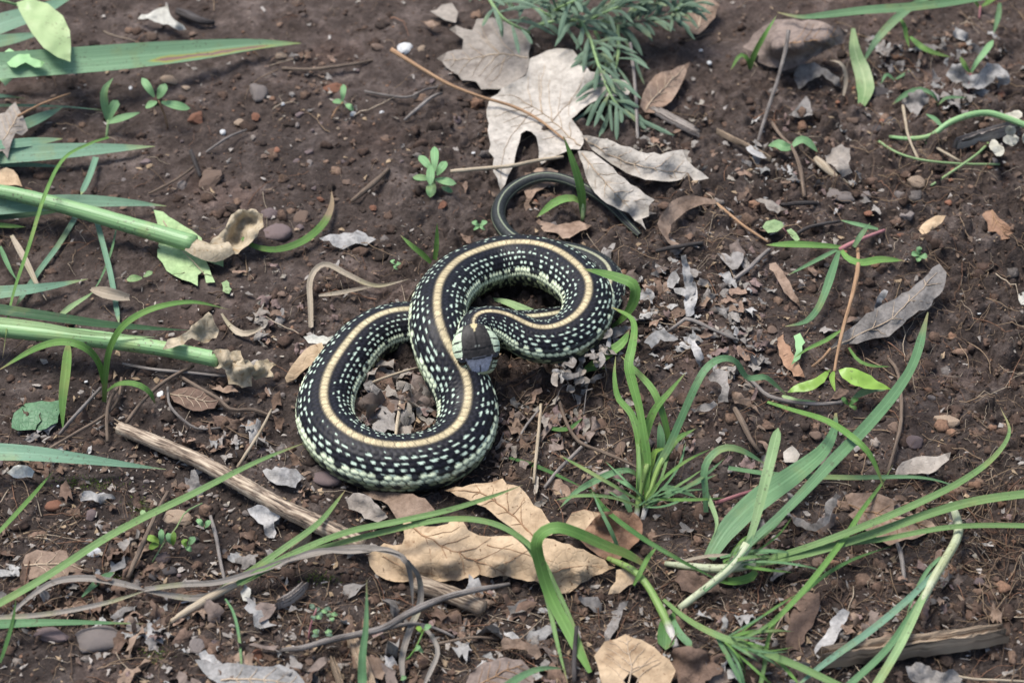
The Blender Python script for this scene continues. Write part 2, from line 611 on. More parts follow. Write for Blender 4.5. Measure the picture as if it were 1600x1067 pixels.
def soil_mat():
    m, nt, b, out = new_mat("soil")
    tc = nt.nodes.new("ShaderNodeTexCoord")
    v = tc.outputs["Object"]
    n1 = noise(nt, v, 11, 5, 0.6, 0.5)
    n2 = noise(nt, v, 130, 6, 0.65)
    n3 = noise(nt, v, 620, 5, 0.7)
    sep = nd(nt, "ShaderNodeSeparateXYZ")
    nt.links.new(v, sep.inputs[0])
    # drier, browner earth towards the back and one side, damper towards the front
    dry = math_(nt, 'ADD', maprange(nt, sep.outputs[1], -0.2, 0.26, -0.16, 0.16), math_(nt, 'SUBTRACT', n1, 0.5))
    f = math_(nt, 'ADD', math_(nt, 'MULTIPLY', n2, 0.6), math_(nt, 'MULTIPLY', n3, 0.4))
    wet = ramp(nt, f, [(0.3, (0.024, 0.018, 0.015)), (0.5, (0.057, 0.0445, 0.038)), (0.70, (0.145, 0.116, 0.099))])
    dr = ramp(nt, f, [(0.3, (0.040, 0.029, 0.023)), (0.5, (0.097, 0.0735, 0.061)), (0.70, (0.21, 0.165, 0.139))])
    col = mixc(nt, maprange(nt, dry, -0.15, 0.2), wet, dr)
    dusty = maprange(nt, noise(nt, v, 33, 5, 0.6, 0.6), 0.48, 0.66)
    col = mixc(nt, dusty, mixc(nt, 1.0, col, (0.72, 0.70, 0.70), 'MULTIPLY'), mixc(nt, 1.0, col, (1.32, 1.34, 1.38), 'MULTIPLY'))
    red = maprange(nt, noise(nt, v, 17, 3), 0.56, 0.72, 0, 0.3)
    col = mixc(nt, red, col, mixc(nt, 1.0, col, (1.35, 0.92, 0.74), 'MULTIPLY'))
    sp = noise(nt, v, 1100, 2, 0.5)
    col = mixc(nt, maprange(nt, sp, 0.72, 0.76, 0, 0.4), col, (0.24, 0.2, 0.16))
    nt.links.new(col, b.inputs["Base Color"])
    b.inputs["Roughness"].default_value = 0.93
    b.inputs["Specular IOR Level"].default_value = 0.18
    bump(nt, math_(nt, 'ADD', n3, math_(nt, 'MULTIPLY', n2, 1.4)), 1.0, 0.0019, b)
    return m

def tint_mat(name, rough=0.9, spec=0.2, bscale=900, bstr=0.5, transl=0.0, speck=0.4):
    m, nt, b, out = new_mat(name)
    a = nd(nt, "ShaderNodeVertexColor", layer_name="tint")
    tc = nt.nodes.new("ShaderNodeTexCoord")
    n = noise(nt, tc.outputs["Object"], bscale, 4, 0.6)
    col = mixc(nt, 1.0, a.outputs[0], ramp(nt, n, [(0.25, (1 - speck,) * 3), (0.75, (1 + speck,) * 3)]), 'MULTIPLY')
    nt.links.new(col, b.inputs["Base Color"])
    b.inputs["Roughness"].default_value = rough
    b.inputs["Specular IOR Level"].default_value = spec
    bump(nt, n, bstr, 0.0006, b)
    if transl:
        add_transl(nt, b, out, col, transl)
    return m

M = {}
M['iris'] = blade_mat('blue_green_leaf', (0.16, 0.3, 0.19), (0.21, 0.36, 0.23), tip=(0.42, 0.46, 0.16), tip_at=0.97, streak=0.75, rough=0.4)
M['iris_sick'] = blade_mat('scalded_leaf', (0.2, 0.35, 0.19), (0.26, 0.42, 0.235), tip=(0.45, 0.52, 0.12), tip_at=0.975, streak=0.75, rough=0.38, lesion=True)
M['iris_dark'] = blade_mat('dark_green_leaf', (0.025, 0.075, 0.03), (0.06, 0.14, 0.05), streak=0.6)
M['grass'] = blade_mat('grass_green', (0.1, 0.225, 0.045), (0.2, 0.36, 0.09), tip=(0.33, 0.27, 0.12), tip_at=0.95)
M['grass_cool'] = blade_mat('cool_grass_green', (0.09, 0.2, 0.085), (0.18, 0.325, 0.15), tip=(0.33, 0.28, 0.13), tip_at=0.96)
M['grass_pale'] = blade_mat('pale_grass_green', (0.20, 0.33, 0.13), (0.36, 0.50, 0.24))
M['grass_dark'] = blade_mat('deep_grass_green', (0.045, 0.13, 0.03), (0.10, 0.22, 0.055), dirt=0.4)
M['lime'] = blade_mat('lime_leaf', (0.15, 0.28, 0.035), (0.26, 0.42, 0.075), streak=0.3)
M['browntip'] = blade_mat('grass_with_brown_tip', (0.07, 0.16, 0.03), (0.14, 0.27, 0.06), tip=(0.30, 0.22, 0.13), tip_at=0.72)
M['sedge'] = blade_mat('sedge_green', (0.12, 0.235, 0.07), (0.25, 0.375, 0.14), streak=0.85, tip=(0.36, 0.28, 0.14), tip_at=0.96)
M['rootwhite'] = blade_mat('white_green_stalk', (0.40, 0.46, 0.26), (0.62, 0.64, 0.45), dirt=0.4)
M['rootgrad'] = blade_mat('stalk_white_to_green', (0.17, 0.31, 0.07), (0.30, 0.43, 0.13), tip=(0.62, 0.58, 0.52), tip_at=0.82, dirt=0.4)
M['stem_green'] = blade_mat('green_stalk', (0.14, 0.28, 0.11), (0.25, 0.4, 0.18), transl=0.0, streak=0.8, dirt=0.5)
M['lavender'] = blade_mat('grey_green_leaf', (0.085, 0.15, 0.095), (0.2, 0.285, 0.19), rough=0.7, streak=0.3)
M['seedling'] = blade_mat('seedling_green', (0.16, 0.33, 0.13), (0.28, 0.46, 0.22), streak=0.3, dirt=0.1)
M['mottled'] = blade_mat('pale_mottled_leaf', (0.16, 0.30, 0.10), (0.42, 0.50, 0.26), streak=0.15, dirt=0.2)
M['eaten'] = dead_mat('pale_flat_green_leaf', (0.22, 0.33, 0.15), (0.33, 0.43, 0.22), spots=0.15, spot=(0.2, 0.18, 0.1))
M['leafgreen_dark'] = dead_mat('dull_dark_green_leaf', (0.05, 0.12, 0.05), (0.12, 0.22, 0.12), spots=0.5, rough=0.45)
M['dry_blade'] = blade_mat('dry_straw_blade', (0.30, 0.24, 0.17), (0.48, 0.41, 0.31), rough=0.7, transl=0.15)
M['grey_blade'] = blade_mat('weathered_grey_blade', (0.16, 0.135, 0.11), (0.34, 0.31, 0.27), rough=0.8, transl=0.1, streak=0.85)
M['tanleaf_dry'] = dead_mat('tan_dead_leaf', (0.37, 0.255, 0.15), (0.57, 0.43, 0.28), spot=(0.19, 0.115, 0.06), spots=0.85, scale=38, var=0.1)
M['paleleaf'] = dead_mat('bleached_dead_leaf', (0.33, 0.295, 0.245), (0.49, 0.445, 0.385), spot=(0.17, 0.14, 0.11), spots=0.65, scale=50, var=0.1)
M['paleleaf_dull'] = dead_mat('dull_bleached_leaf', (0.215, 0.185, 0.155), (0.34, 0.3, 0.255), spot=(0.13, 0.10, 0.08), spots=0.6, scale=60, var=0.1)
M['greyleaf'] = dead_mat('grey_dead_leaf', (0.15, 0.135, 0.12), (0.3, 0.275, 0.25), spots=0.5, scale=80)
M['greywhite'] = dead_mat('grey_white_dead_leaf', (0.23, 0.22, 0.205), (0.41, 0.395, 0.375), spots=0.35, scale=80)
M['brownleaf'] = dead_mat('brown_dead_leaf', (0.17, 0.11, 0.075), (0.31, 0.225, 0.165), spots=0.5, scale=60)
M['umberleaf'] = dead_mat('dark_brown_dead_leaf', (0.095, 0.06, 0.043), (0.19, 0.125, 0.09), spots=0.5, scale=60)
M['mauveleaf'] = dead_mat('mauve_brown_dead_leaf', (0.12, 0.09, 0.075), (0.235, 0.185, 0.155), spots=0.45, scale=60)
M['redleaf'] = dead_mat('red_brown_dead_leaf', (0.25, 0.13, 0.075), (0.40, 0.25, 0.16), spots=0.4, scale=60)
M['papery'] = dead_mat('papery_sheath', (0.34, 0.265, 0.165), (0.56, 0.475, 0.34), spot=(0.30, 0.18, 0.07), spots=0.7, scale=55, transl=0.25, var=0.06)
M['paper_white'] = dead_mat('white_papery_scrap', (0.52, 0.50, 0.42), (0.74, 0.72, 0.64), spots=0.25, scale=80, transl=0.25)
M['bark'] = wood_mat('ridged_bark', (0.17, 0.125, 0.09), (0.46, 0.38, 0.28), dens=95, lines=9, cut=0.5)
M['wood'] = wood_mat('weathered_wood', (0.21, 0.155, 0.105), (0.36, 0.275, 0.19), lines=14, dens=30)
M['greywood'] = wood_mat('grey_weathered_wood', (0.17, 0.145, 0.125), (0.33, 0.295, 0.26), lines=12, dens=30)
M['twig'] = wood_mat('brown_twig', (0.13, 0.095, 0.07), (0.25, 0.19, 0.14))
M['twig_grey'] = wood_mat('grey_twig', (0.15, 0.13, 0.115), (0.33, 0.30, 0.27))
M['twig_dark'] = wood_mat('dark_twig', (0.035, 0.03, 0.028), (0.10, 0.09, 0.085))
M['straw'] = wood_mat('pale_straw', (0.36, 0.29, 0.20), (0.56, 0.48, 0.36), dark=(0.2, 0.15, 0.1))
M['petiole'] = wood_mat('tan_leaf_stalk', (0.30, 0.18, 0.10), (0.46, 0.30, 0.18), dark=(0.17, 0.1, 0.06))
M['redstem'] = wood_mat('pinkish_stem', (0.32, 0.13, 0.14), (0.45, 0.24, 0.22), dark=(0.2, 0.08, 0.08))
M['vein'] = dead_mat('leaf_vein', (0.33, 0.25, 0.17), (0.46, 0.36, 0.26), spots=0.2, transl=0)
M['vein_brown'] = dead_mat('brown_leaf_vein', (0.22, 0.13, 0.07), (0.34, 0.21, 0.12), spots=0.2, transl=0)
M['petal'] = dead_mat('white_petal', (0.46, 0.43, 0.33), (0.66, 0.63, 0.53), spots=0.15, spot=(0.4, 0.35, 0.2), transl=0.3, scale=60, var=0.05)
M['soil'] = soil_mat()
M['crumb'] = tint_mat('soil_crumb', speck=0.55)
M['fibre'] = tint_mat('root_fibre', rough=0.85, bstr=0.1)
M['flake'] = tint_mat('leaf_flake', rough=0.85, transl=0.1)
M['moss'] = tint_mat('moss_green', rough=0.8)
for nm, a, b_ in (('grey', (0.12, 0.10, 0.09), (0.24, 0.21, 0.19)), ('red', (0.17, 0.075, 0.045), (0.30, 0.145, 0.09)), ('brown', (0.10, 0.068, 0.05), (0.20, 0.14, 0.105)),
                  ('tan', (0.22, 0.16, 0.11), (0.38, 0.29, 0.21)), ('dark', (0.04, 0.036, 0.036), (0.085, 0.078, 0.078)), ('purple', (0.10, 0.075, 0.072), (0.19, 0.145, 0.14))):
    M['stone_' + nm] = stone_mat(nm + '_stone', a, b_)
M['stone_white'] = stone_mat('white_grit', (0.55, 0.55, 0.53), (0.8, 0.8, 0.78), 0.1)

# ------------------------------------------------------------------ ground
def worley(x, y, scale, seed):
    X, Y = x / scale, y / scale
    ix, iy = np.floor(X), np.floor(Y)
    best = np.full(x.shape, 9.0); rid = np.zeros(x.shape)
    for dx in (-1, 0, 1):
        for dy in (-1, 0, 1):
            cx, cy = ix + dx, iy + dy
            jx = cx + _hash(cx, cy, seed); jy = cy + _hash(cx, cy, seed + 1)
            d = (X - jx) ** 2 + (Y - jy) ** 2
            r = _hash(cx, cy, seed + 2)
            k = d < best
            best = np.where(k, d, best); rid = np.where(k, r, rid)
    return np.sqrt(best), rid

def relief(x, y):
    """clods and crumbs of the bare earth, metres above G"""
    rough = np.clip(0.75 + 1.7 * vnoise(x, y, 0.13, 21) + 1.4 * np.clip(x, -0.1, 0.25) - 0.6 * np.clip(y, 0, 0.2), 0.35, 1.5)
    wx = x + 0.0016 * vnoise(x, y, 0.004, 30); wy = y + 0.0016 * vnoise(x, y, 0.004, 31)
    z = 0.0026 * vnoise(wx, wy, 0.016, 3) + 0.0019 * vnoise(wx, wy, 0.007, 4) + 0.0017 * vnoise(wx, wy, 0.0034, 5) + 0.0012 * vnoise(x, y, 0.0017, 6)
    for sc_, amp, sd in ((0.0125, 0.0042, 40), (0.0066, 0.0028, 50), (0.0036, 0.0018, 60)):
        d, r = worley(wx, wy, sc_, sd)
        bmp = np.sqrt(np.clip(1 - (d / 0.55) ** 2, 0, 1)) * np.clip((r - 0.45) * 2, 0, 1)
        z = z + amp * bmp
    return (z - 0.0009) * rough - 0.0006

def axis(lo, hi, step, far):
    core = np.arange(lo, hi, step)
    out, s, v = [], step, hi
    while v < far:
        out.append(v); s *= 1.14; v += s
    left, s, v = [], step, lo
    while v > -far:
        s *= 1.14; v -= s; left.append(v)
    return np.array(left[::-1] + list(core) + out)

gx, gy = axis(-0.30, 0.30, 0.00094, 12.0), axis(-0.22, 0.30, 0.00094, 12.0)
XX, YY = np.meshgrid(gx, gy)
fade = np.exp(-np.clip(np.hypot(XX, YY) - 0.5, 0, None) * 3)
ZZ = G(XX, YY) + relief(XX, YY) * fade
gv = np.stack([XX.ravel(), YY.ravel(), ZZ.ravel()], 1)
gme = mk_mesh("ground", gv, grid_faces(len(gy), len(gx)), M['soil'])
ground = link("ground", gme)
ground["kind"] = "structure"

# ------------------------------------------------------------------ icosphere base
def ico(sub):
    t = (1 + 5 ** 0.5) / 2
    V = [(-1, t, 0), (1, t, 0), (-1, -t, 0), (1, -t, 0), (0, -1, t), (0, 1, t), (0, -1, -t), (0, 1, -t), (t, 0, -1), (t, 0, 1), (-t, 0, -1), (-t, 0, 1)]
    F = [(0, 11, 5), (0, 5, 1), (0, 1, 7), (0, 7, 10), (0, 10, 11), (1, 5, 9), (5, 11, 4), (11, 10, 2), (10, 7, 6), (7, 1, 8), (3, 9, 4), (3, 4, 2), (3, 2, 6), (3, 6, 8), (3, 8, 9), (4, 9, 5), (2, 4, 11), (6, 2, 10), (8, 6, 7), (9, 8, 1)]
    V = [norm(v) for v in V]
    for _ in range(sub):
        c, nf = {}, []
        def mid(a, b):
            k = (min(a, b), max(a, b))
            if k not in c:
                c[k] = len(V); V.append(norm((V[a] + V[b]) / 2))
            return c[k]
        for a, b, d in F:
            x, y, z = mid(a, b), mid(b, d), mid(d, a)
            nf += [(a, x, z), (b, y, x), (d, z, y), (x, y, z)]
        F = nf
    return np.array(V), np.array(F)

ICO = [ico(0), ico(1), ico(2)]

def rotm(n):
    q = norm(rng.normal(0, 1, (n, 4)))
    w, x, y, z = q.T
    return np.stack([1 - 2 * (y * y + z * z), 2 * (x * y - z * w), 2 * (x * z + y * w), 2 * (x * y + z * w), 1 - 2 * (x * x + z * z), 2 * (y * z - x * w), 2 * (x * z - y * w), 2 * (y * z + x * w), 1 - 2 * (x * x + y * y)], 1).reshape(n, 3, 3)

def scatter_px(n, weight, lo=(-330, -200), hi=(1930, 1330)):
    """places on the ground, spread by a weight over the picture area"""
    out = []
    while len(out) < n:
        px, py = rng.uniform(lo[0], hi[0]), rng.uniform(lo[1], hi[1])
        if rng.random() < weight(px, py):
            out.append((px, py))
    return out

def blob(px, py, cx, cy, rx, ry):
    return math.exp(-((px - cx) / rx) ** 2 - ((py - cy) / ry) ** 2)

def crumb_w(px, py):
    w = 0.35 + 0.5 * blob(px, py, 1450, 250, 260, 220) + 0.6 * blob(px, py, 1500, 800, 260, 330) + 0.45 * blob(px, py, 1150, 560, 230, 200)
    w += 0.3 * blob(px, py, 520, 230, 260, 150) + 0.35 * blob(px, py, 700, 980, 500, 120) + 0.3 * blob(px, py, 200, 820, 260, 160)
    return min(1.0, w)

PAL = np.array([[0.055, 0.036, 0.027], [0.085, 0.055, 0.040], [0.035, 0.025, 0.02], [0.13, 0.085, 0.06], [0.17, 0.10, 0.065], [0.11, 0.095, 0.085], [0.20, 0.17, 0.145]])
PALP = np.array([0.33, 0.31, 0.16, 0.12, 0.05, 0.02, 0.01])
def crumbs(n, sub, rmin, rmax, powr):
    pl = scatter_px(n, crumb_w)
    P = np.array([at(a, b) for a, b in pl])
    R = rmin + (rmax - rmin) * rng.random(n) ** powr
    bv, bf = ICO[sub]
    d = 1 + rng.normal(0, 0.26, (n, len(bv)))
    sc3 = np.stack([rng.uniform(.75, 1.3, n), rng.uniform(.75, 1.3, n), rng.uniform(.55, .95, n)], 1)
    V = np.einsum('nij,nvj->nvi', rotm(n), bv[None] * d[..., None]) * sc3[:, None] * R[:, None, None]
    z = G(P[:, 0], P[:, 1]) + relief(P[:, 0], P[:, 1]) + R * 0.05
    V = V + np.stack([P[:, 0], P[:, 1], z], 1)[:, None]
    F = bf[None] + (np.arange(n) * len(bv))[:, None, None]
    c = PAL[rng.choice(len(PAL), n, p=PALP)] * rng.uniform(0.75, 1.25, (n, 1))
    return V.reshape(-1, 3), F.reshape(-1, 3), np.repeat(c, len(bv), 0)
a_, b_ = crumbs(19000, 0, 0.00025, 0.0010, 1.6), crumbs(5000, 1, 0.0006, 0.0032, 3.2)
V = np.vstack([a_[0], b_[0]]); F = np.vstack([a_[1], b_[1] + len(a_[0])]); Cc = np.vstack([a_[2], b_[2]])
o = link("soil_crumbs", mk_mesh("soil_crumbs", V, F, M['crumb'], col=Cc, smooth=False))
tag(o, "loose dark brown soil crumbs strewn over the bare ground", "soil", kind="stuff")

# ------------------------------------------------------------------ snake
# dorsal stripe as seen: px, py, body radius mm, lift of the body above the ground mm  (head end first)
SN = [(741, 508, 6.3, 26), (737, 498, 6.4, 26), (744, 488, 6.8, 26), (760, 485, 7.2, 24.5), (782, 487, 7.8, 22), (800, 494, 8.2, 19.5), (818, 503, 8.6, 17), (836, 510, 9.0, 15),
      (861, 510, 9.5, 13), (886, 501, 10.0, 12), (908, 483, 10.3, 12), (919, 462, 10.6, 12), (921, 440, 10.8, 12), (910, 420, 11, 11), (890, 402, 11.2, 9), (867, 388, 11.3, 7), (836, 379, 11.4, 4.5),
      (813, 377, 11.5, 3), (786, 378, 11.5, 2), (755, 387, 11.5, 2.5), (721, 402, 11.5, 5), (699, 422, 11.6, 8), (687, 442, 11.6, 11.5), (683, 463, 11.6, 14), (683, 486, 11.6, 14.5), (690, 514, 11.7, 12),
      (702, 542, 11.8, 8), (718, 570, 11.9, 4), (729, 596, 12, 1.5), (731, 623, 12, 0), (723, 652, 12.1, 0), (703, 673, 12.1, 0), (676, 686, 12.1, 0), (640, 693, 12.1, 0), (604, 693, 12, 0), (568, 685, 12, 0),
      (539, 670, 11.9, 0), (516, 648, 11.8, 0), (506, 625, 11.6, 0), (506, 603, 11.5, 0), (514, 576, 11.3, 0), (534, 544, 11, 0), (564, 508, 10.6, 0), (600, 487, 10.3, 0), (638, 481, 10, 0),
      (700, 485, 9.5, 0), (765, 492, 9, 0), (830, 493, 8.4, 0), (888, 484, 7.8, 0), (925, 472, 7.2, 0), (950, 450, 6.6, 0), (955, 428, 6.1, 0), (945, 407, 5.7, 0), (915, 390, 5.2, 0), (880, 381, 4.7, 0), (840, 376, 4.3, 0), (812, 371, 4.0, 0),
      (796, 361, 3.3, 0), (778, 335, 3.1, 0), (783, 307, 2.9, 0.5), (806, 284, 2.8, 1.5), (842, 270, 2.6, 3.5), (878, 273, 2.4, 4.5), (919, 291, 2.2, 4), (955, 317, 1.9, 2), (982, 346, 1.7, 0), (1003, 368, 1.0, 0)]
FLOOR = 0.78
ctl = []
for px, py, r, lift in SN[::-1]:
    h = FLOOR * r + lift
    p = at(px, py, h + 0.95 * r)
    r_keep = r * 0.97
    ctl.append([p[0], p[1], p[2] - 0.95 * r / 1000, r_keep / 1000])
ctl = np.array(ctl)
# soften kinks between the points
C4, ss = spline(ctl, 2600)
ker = np.hanning(75); ker /= ker.sum()
pad = np.vstack([np.repeat(C4[:1], 37, 0), C4, np.repeat(C4[-1:], 37, 0)])
C4 = np.stack([np.convolve(pad[:, k], ker, 'valid') for k in range(4)], 1)
DS0 = 0.0027 / 0.0117
seglen = np.concatenate([[0], np.linalg.norm(np.diff(C4[:, :3], axis=0), axis=1)])
ucum = np.cumsum(seglen / (DS0 * np.maximum(C4[:, 3], 0.004)))
PER = 4.6
nr = int(ucum[-1] * PER)
uu = np.linspace(0, ucum[-1], nr)
BC = np.stack([np.interp(uu, ucum, C4[:, k]) for k in range(4)], 1)
NPHI = 128
phi = np.linspace(-math.pi, math.pi, NPHI, endpoint=False)
ROW = math.radians(12.0)

def frames(C):
    T = norm(np.gradient(C, axis=0))
    U = norm(np.array([0, 0, 1.0]) - T * T[:, 2:3])
    return T, np.cross(T, U), U

def body_section(R):
    x = 1.06 * R[:, None] * np.sin(phi)[None]
    zc = np.cos(phi)
    zc = np.where(zc < -0.55, -0.55 - 0.23 * np.tanh((-0.55 - zc) / 0.23), zc)
    return x, 0.95 * R[:, None] * zc[None]

T, S, U = frames(BC[:, :3])
Rr = BC[:, 3]
bx_, bz_ = body_section(Rr)
u2 = np.broadcast_to(uu[:, None], (nr, NPHI))
v2 = np.broadcast_to((phi / ROW)[None], (nr, NPHI))
# nearest scale centre on a staggered lattice
best = np.full(u2.shape, 9e9); second = best.copy()
bu = np.zeros(u2.shape); bvv = np.zeros(u2.shape); bj = np.zeros(u2.shape)
LA, LB = 1.0, 0.82
for dj in (-1, 0, 1):
    j = np.round(v2) + dj
    off = 0.5 * (np.mod(j, 2))
    for di in (-1, 0, 1):
        i = np.round(u2 - off) + di
        du = u2 - off - i; dv = v2 - j
        d = (du * LA) ** 2 + (dv * LB) ** 2
        k = d < best
        second = np.where(k, best, np.minimum(second, d))
        bu = np.where(k, du, bu); bvv = np.where(k, dv, bvv); bj = np.where(k, j, bj); best = np.where(k, d, best)
edge = np.clip((np.sqrt(second) - np.sqrt(best)) / 0.30, 0, 1)
absphi = np.abs(np.degrees(phi))[None] + 0 * u2
dors = absphi < 146
keel = np.exp(-(bvv / 0.14) ** 2) * np.clip(edge * 2, 0, 1)
hs = 1.6 * (0.10 * np.sqrt(edge) + 0.07 * keel + 0.10 * edge * np.clip(bu + 0.5, 0, 1) * 0.0 + 0.12 * edge * np.clip(0.5 - bu, 0, 1)) * 1e-3
big_l = absphi > 72
hs = np.where(big_l, hs * 1.7, hs)
hs = np.where(np.abs(v2) < 1.2, hs * 0.3, hs)
# belly plates
bel = absphi >= 146
pl = np.abs(np.mod(u2, 1.0) - 0.5) * 2
hs = np.where(bel, 0.12e-3 * np.clip((1 - pl) / 0.15, 0, 1), hs) * np.clip(Rr / 0.0115, 0.3, 1)[:, None]

rj = lambda a, b, s: _hash(a, b, s)
black = np.array([0.0045, 0.0045, 0.0065]); seam = np.array([0.022, 0.022, 0.032])
tan_ = np.array([0.48, 0.395, 0.235]); tan2 = np.array([0.44, 0.42, 0.275]); pale = np.array([0.60, 0.66, 0.45]); white = np.array([0.53, 0.65, 0.52]); olive = np.array([0.27, 0.30, 0.17]); belly = np.array([0.15, 0.17, 0.11])
ui, ji = np.round(u2 - 0.5 * np.mod(bj, 2)), bj
rnd = rj(ui + 500, ji + 40, 5)
col = np.empty(u2.shape + (3,))
col[:] = black
col = col * (0.8 + 0.5 * rnd)[..., None]
e1 = np.clip(1 - edge * 1.35, 0, 1)[..., None]
col = col * (1 - e1 * 0.7) + seam * e1 * 0.7
# white flecks on the skin between the scale rows, in loose cross rows
fs = np.zeros(u2.shape)
for j in range(1, 6):
    for sg in (-1, 1):
        vc = sg * (j + 0.5 + 0.05)
        per = 1.5
        ph0 = (j % 2) * 0.75 + 0.25 * sg
        k = np.floor((u2 - ph0) / per)
        hh = rj(k + 300, np.full(u2.shape, 10.0 * j + sg + 60), 9)
        hh2 = rj(k + 300, np.full(u2.shape, 10.0 * j + sg + 60), 12)
        uc = (k + 0.5) * per + ph0 + (hh - 0.5) * 0.6
        hl = (0.20 + 0.30 * hh2) * (0.62 if j == 1 else 1.0); wd = (0.10 + 0.11 * hh + 0.02 * j) * (0.6 if j == 1 else 1.0)
        present = hh2 > (0.5 if j == 1 else 0.14)
        q = (np.abs(u2 - uc) / hl) ** 2 + (np.abs(v2 - vc) / wd) ** 2
        fs = np.maximum(fs, np.where(present, np.clip((1.25 - q) / 0.5, 0, 1), 0))
thin = np.clip((Rr - 0.0045) / 0.003, 0, 1)[:, None]
fs = fs * thin
col = col * (1 - fs[..., None]) + white * fs[..., None]
# lateral stripe, lower flank, belly
lat = np.clip((absphi - 81.5) / 3, 0, 1)
lat = np.where((bj != 0) & (np.abs(bj) >= 5.5), 1.0, 0.0)
lc = pale * (np.where(np.abs(bj) > 6.5, 0.75, 0.95) + 0.4 * rnd)[..., None]
dk = np.clip(1.12 - edge * 1.5, 0, 1)[..., None]
lc = np.where(((np.abs(bj) < 6.5) & (rj(ui + 31, ji + 5, 6) > 0.66))[..., None], np.array([0.02, 0.022, 0.024]), lc)
lc = lc * (1 - 0.9 * dk) + np.array([0.018, 0.02, 0.022]) * 0.9 * dk
col = np.where(lat[..., None] > 0, lc, col)
low = np.abs(bj) >= 7.5
oc = olive * (0.45 + 0.8 * rnd)[..., None]
oc = np.where((rj(ui + 77, ji + 9, 3) > 0.52)[..., None], np.array([0.020, 0.023, 0.022]), oc)
oc = oc * (1 - 0.9 * dk) + np.array([0.012, 0.014, 0.013]) * 0.9 * dk
col = np.where((low & dors)[..., None], oc, col)
bc_ = belly * np.clip(0.45 + 0.75 * (1 - pl) * 2, 0.4, 1)[..., None]
col = np.where(bel[..., None], bc_, col)
# tan dorsal stripe: one full row and two half rows
sw = np.abs(v2 + 0.10 * (np.mod(u2, 1.0) - 0.5) * np.sign(v2))
along = np.clip((u2 / ucum[-1] - 0.42) / 0.25, 0, 1)[..., None]
stc = tan2 * (1 - along) + tan_ * along
stc = stc * (0.85 + 0.3 * rnd)[..., None]
stc = stc * (1 - 0.8 * e1) + np.array([0.05, 0.038, 0.025]) * 0.8 * e1
hw = 0.64 * np.ones(u2.shape)
inst = (sw < hw)
sb = np.clip((hw + 0.10 - np.abs(v2)) / 0.2, 0, 1)[..., None]
col = col * (1 - sb) + stc * sb
# thin tail: dull grey green with fine pale lines
tl = np.clip((0.0062 - Rr) / 0.0016, 0, 1)[:, None, None]
gcol = np.array([0.020, 0.023, 0.023]) * (0.7 + 0.6 * rnd)[..., None]
ln = (np.abs(v2) < 0.6) | ((np.abs(v2) > 5.9) & (np.abs(v2) < 7.0))
gcol = np.where(ln[..., None], np.array([0.17, 0.19, 0.13]), gcol)
gcol = np.where((np.abs(v2) > 8)[..., None], np.array([0.07, 0.08, 0.065]), gcol)
col = col * (1 - tl) + gcol * tl
# stripe narrows on the nape
nap = np.clip((u2 - (ucum[-1] - 5)) / 5, 0, 1)
col = np.where((inst & (sw > 0.60 - 0.25 * nap) & (nap > 0))[..., None], black, col)
BV = BC[:, None, :3] + S[:, None] * (bx_ * (1 + hs / np.maximum(Rr, .001)[:, None]))[..., None] + U[:, None] * (bz_ * (1 + hs / np.maximum(Rr, .001)[:, None]))[..., None]

# head: rings from the nape to the snout
A0 = BC[-1, :3]; Tn = T[-1]
snout = at(750, 587, 19.5)
NH = 64
L0 = np.linalg.norm(snout - A0)
tt = np.linspace(0, 1, NH + 1)[1:]
tt = 1 - (1 - tt) ** 1.25
B1 = A0 + Tn * L0 * 0.3
B2 = snout - norm(snout - A0) * L0 * 0.35 + np.array([0, 0, 0.0015])
HC = ((1 - tt) ** 3)[:, None] * A0 + (3 * (1 - tt) ** 2 * tt)[:, None] * B1 + (3 * (1 - tt) * tt ** 2)[:, None] * B2 + (tt ** 3)[:, None] * snout
tk = [0, .1, .22, .36, .5, .62, .72, .82, .9, .955, .985, 1.0]
hwid = np.interp(tt, tk, [6.9, 8.2, 9.6, 10.2, 10.1, 9.5, 8.8, 7.8, 6.8, 5.5, 3.9, 0.4]) * 1e-3
htop = np.interp(tt, tk, [5.9, 5.7, 5.6, 5.6, 5.5, 5.2, 4.6, 3.9, 3.2, 2.4, 1.6, 0.2]) * 1e-3
hbot = np.interp(tt, tk, [4.7, 4.8, 4.9, 5.0, 4.8, 4.4, 4.0, 3.5, 3.0, 2.4, 1.6, 0.2]) * 1e-3
HT, HS, HU = frames(np.vstack([BC[-2:, :3], HC]))
HT, HS, HU = HT[2:], HS[2:], HU[2:]
cp, sp_ = np.cos(phi)[None], np.sin(phi)[None]
xs_ = np.sign(sp_) * np.abs(sp_) ** 0.86
# flat crown, steep cheeks
zt = np.where(cp > 0, np.abs(cp) ** 0.72, -np.abs(cp) ** 0.9)
brow = 1 + 0.10 * np.exp(-((tt - 0.63) / 0.09) ** 2)[:, None] * np.exp(-((np.abs(sp_) - 0.68) / 0.16) ** 2)
pit = 1 - 0.07 * np.exp(-((tt - 0.76) / 0.08) ** 2)[:, None] * np.exp(-((np.abs(sp_) - 0.85) / 0.12) ** 2)
mouth = 1 - 0.035 * np.exp(-((cp + 0.18) / 0.06) ** 2)
hx = hwid[:, None] * xs_ * pit * mouth
hz = np.where(cp > 0, htop[:, None] * zt * brow, hbot[:, None] * zt)
HV = HC[:, None] + HS[:, None] * hx[..., None] + HU[:, None] * hz[..., None]
t2 = np.broadcast_to(tt[:, None], (NH, NPHI)); x2 = np.broadcast_to(np.abs(xs_), (NH, NPHI)); c2 = np.broadcast_to(cp, (NH, NPHI)); xsg = np.broadcast_to(xs_, (NH, NPHI))
hcol = np.empty((NH, NPHI, 3)); hcol[:] = [0.026, 0.023, 0.021]
nzh = vnoise(t2 * 30, xsg * 12, 1.0, 8)[..., None]
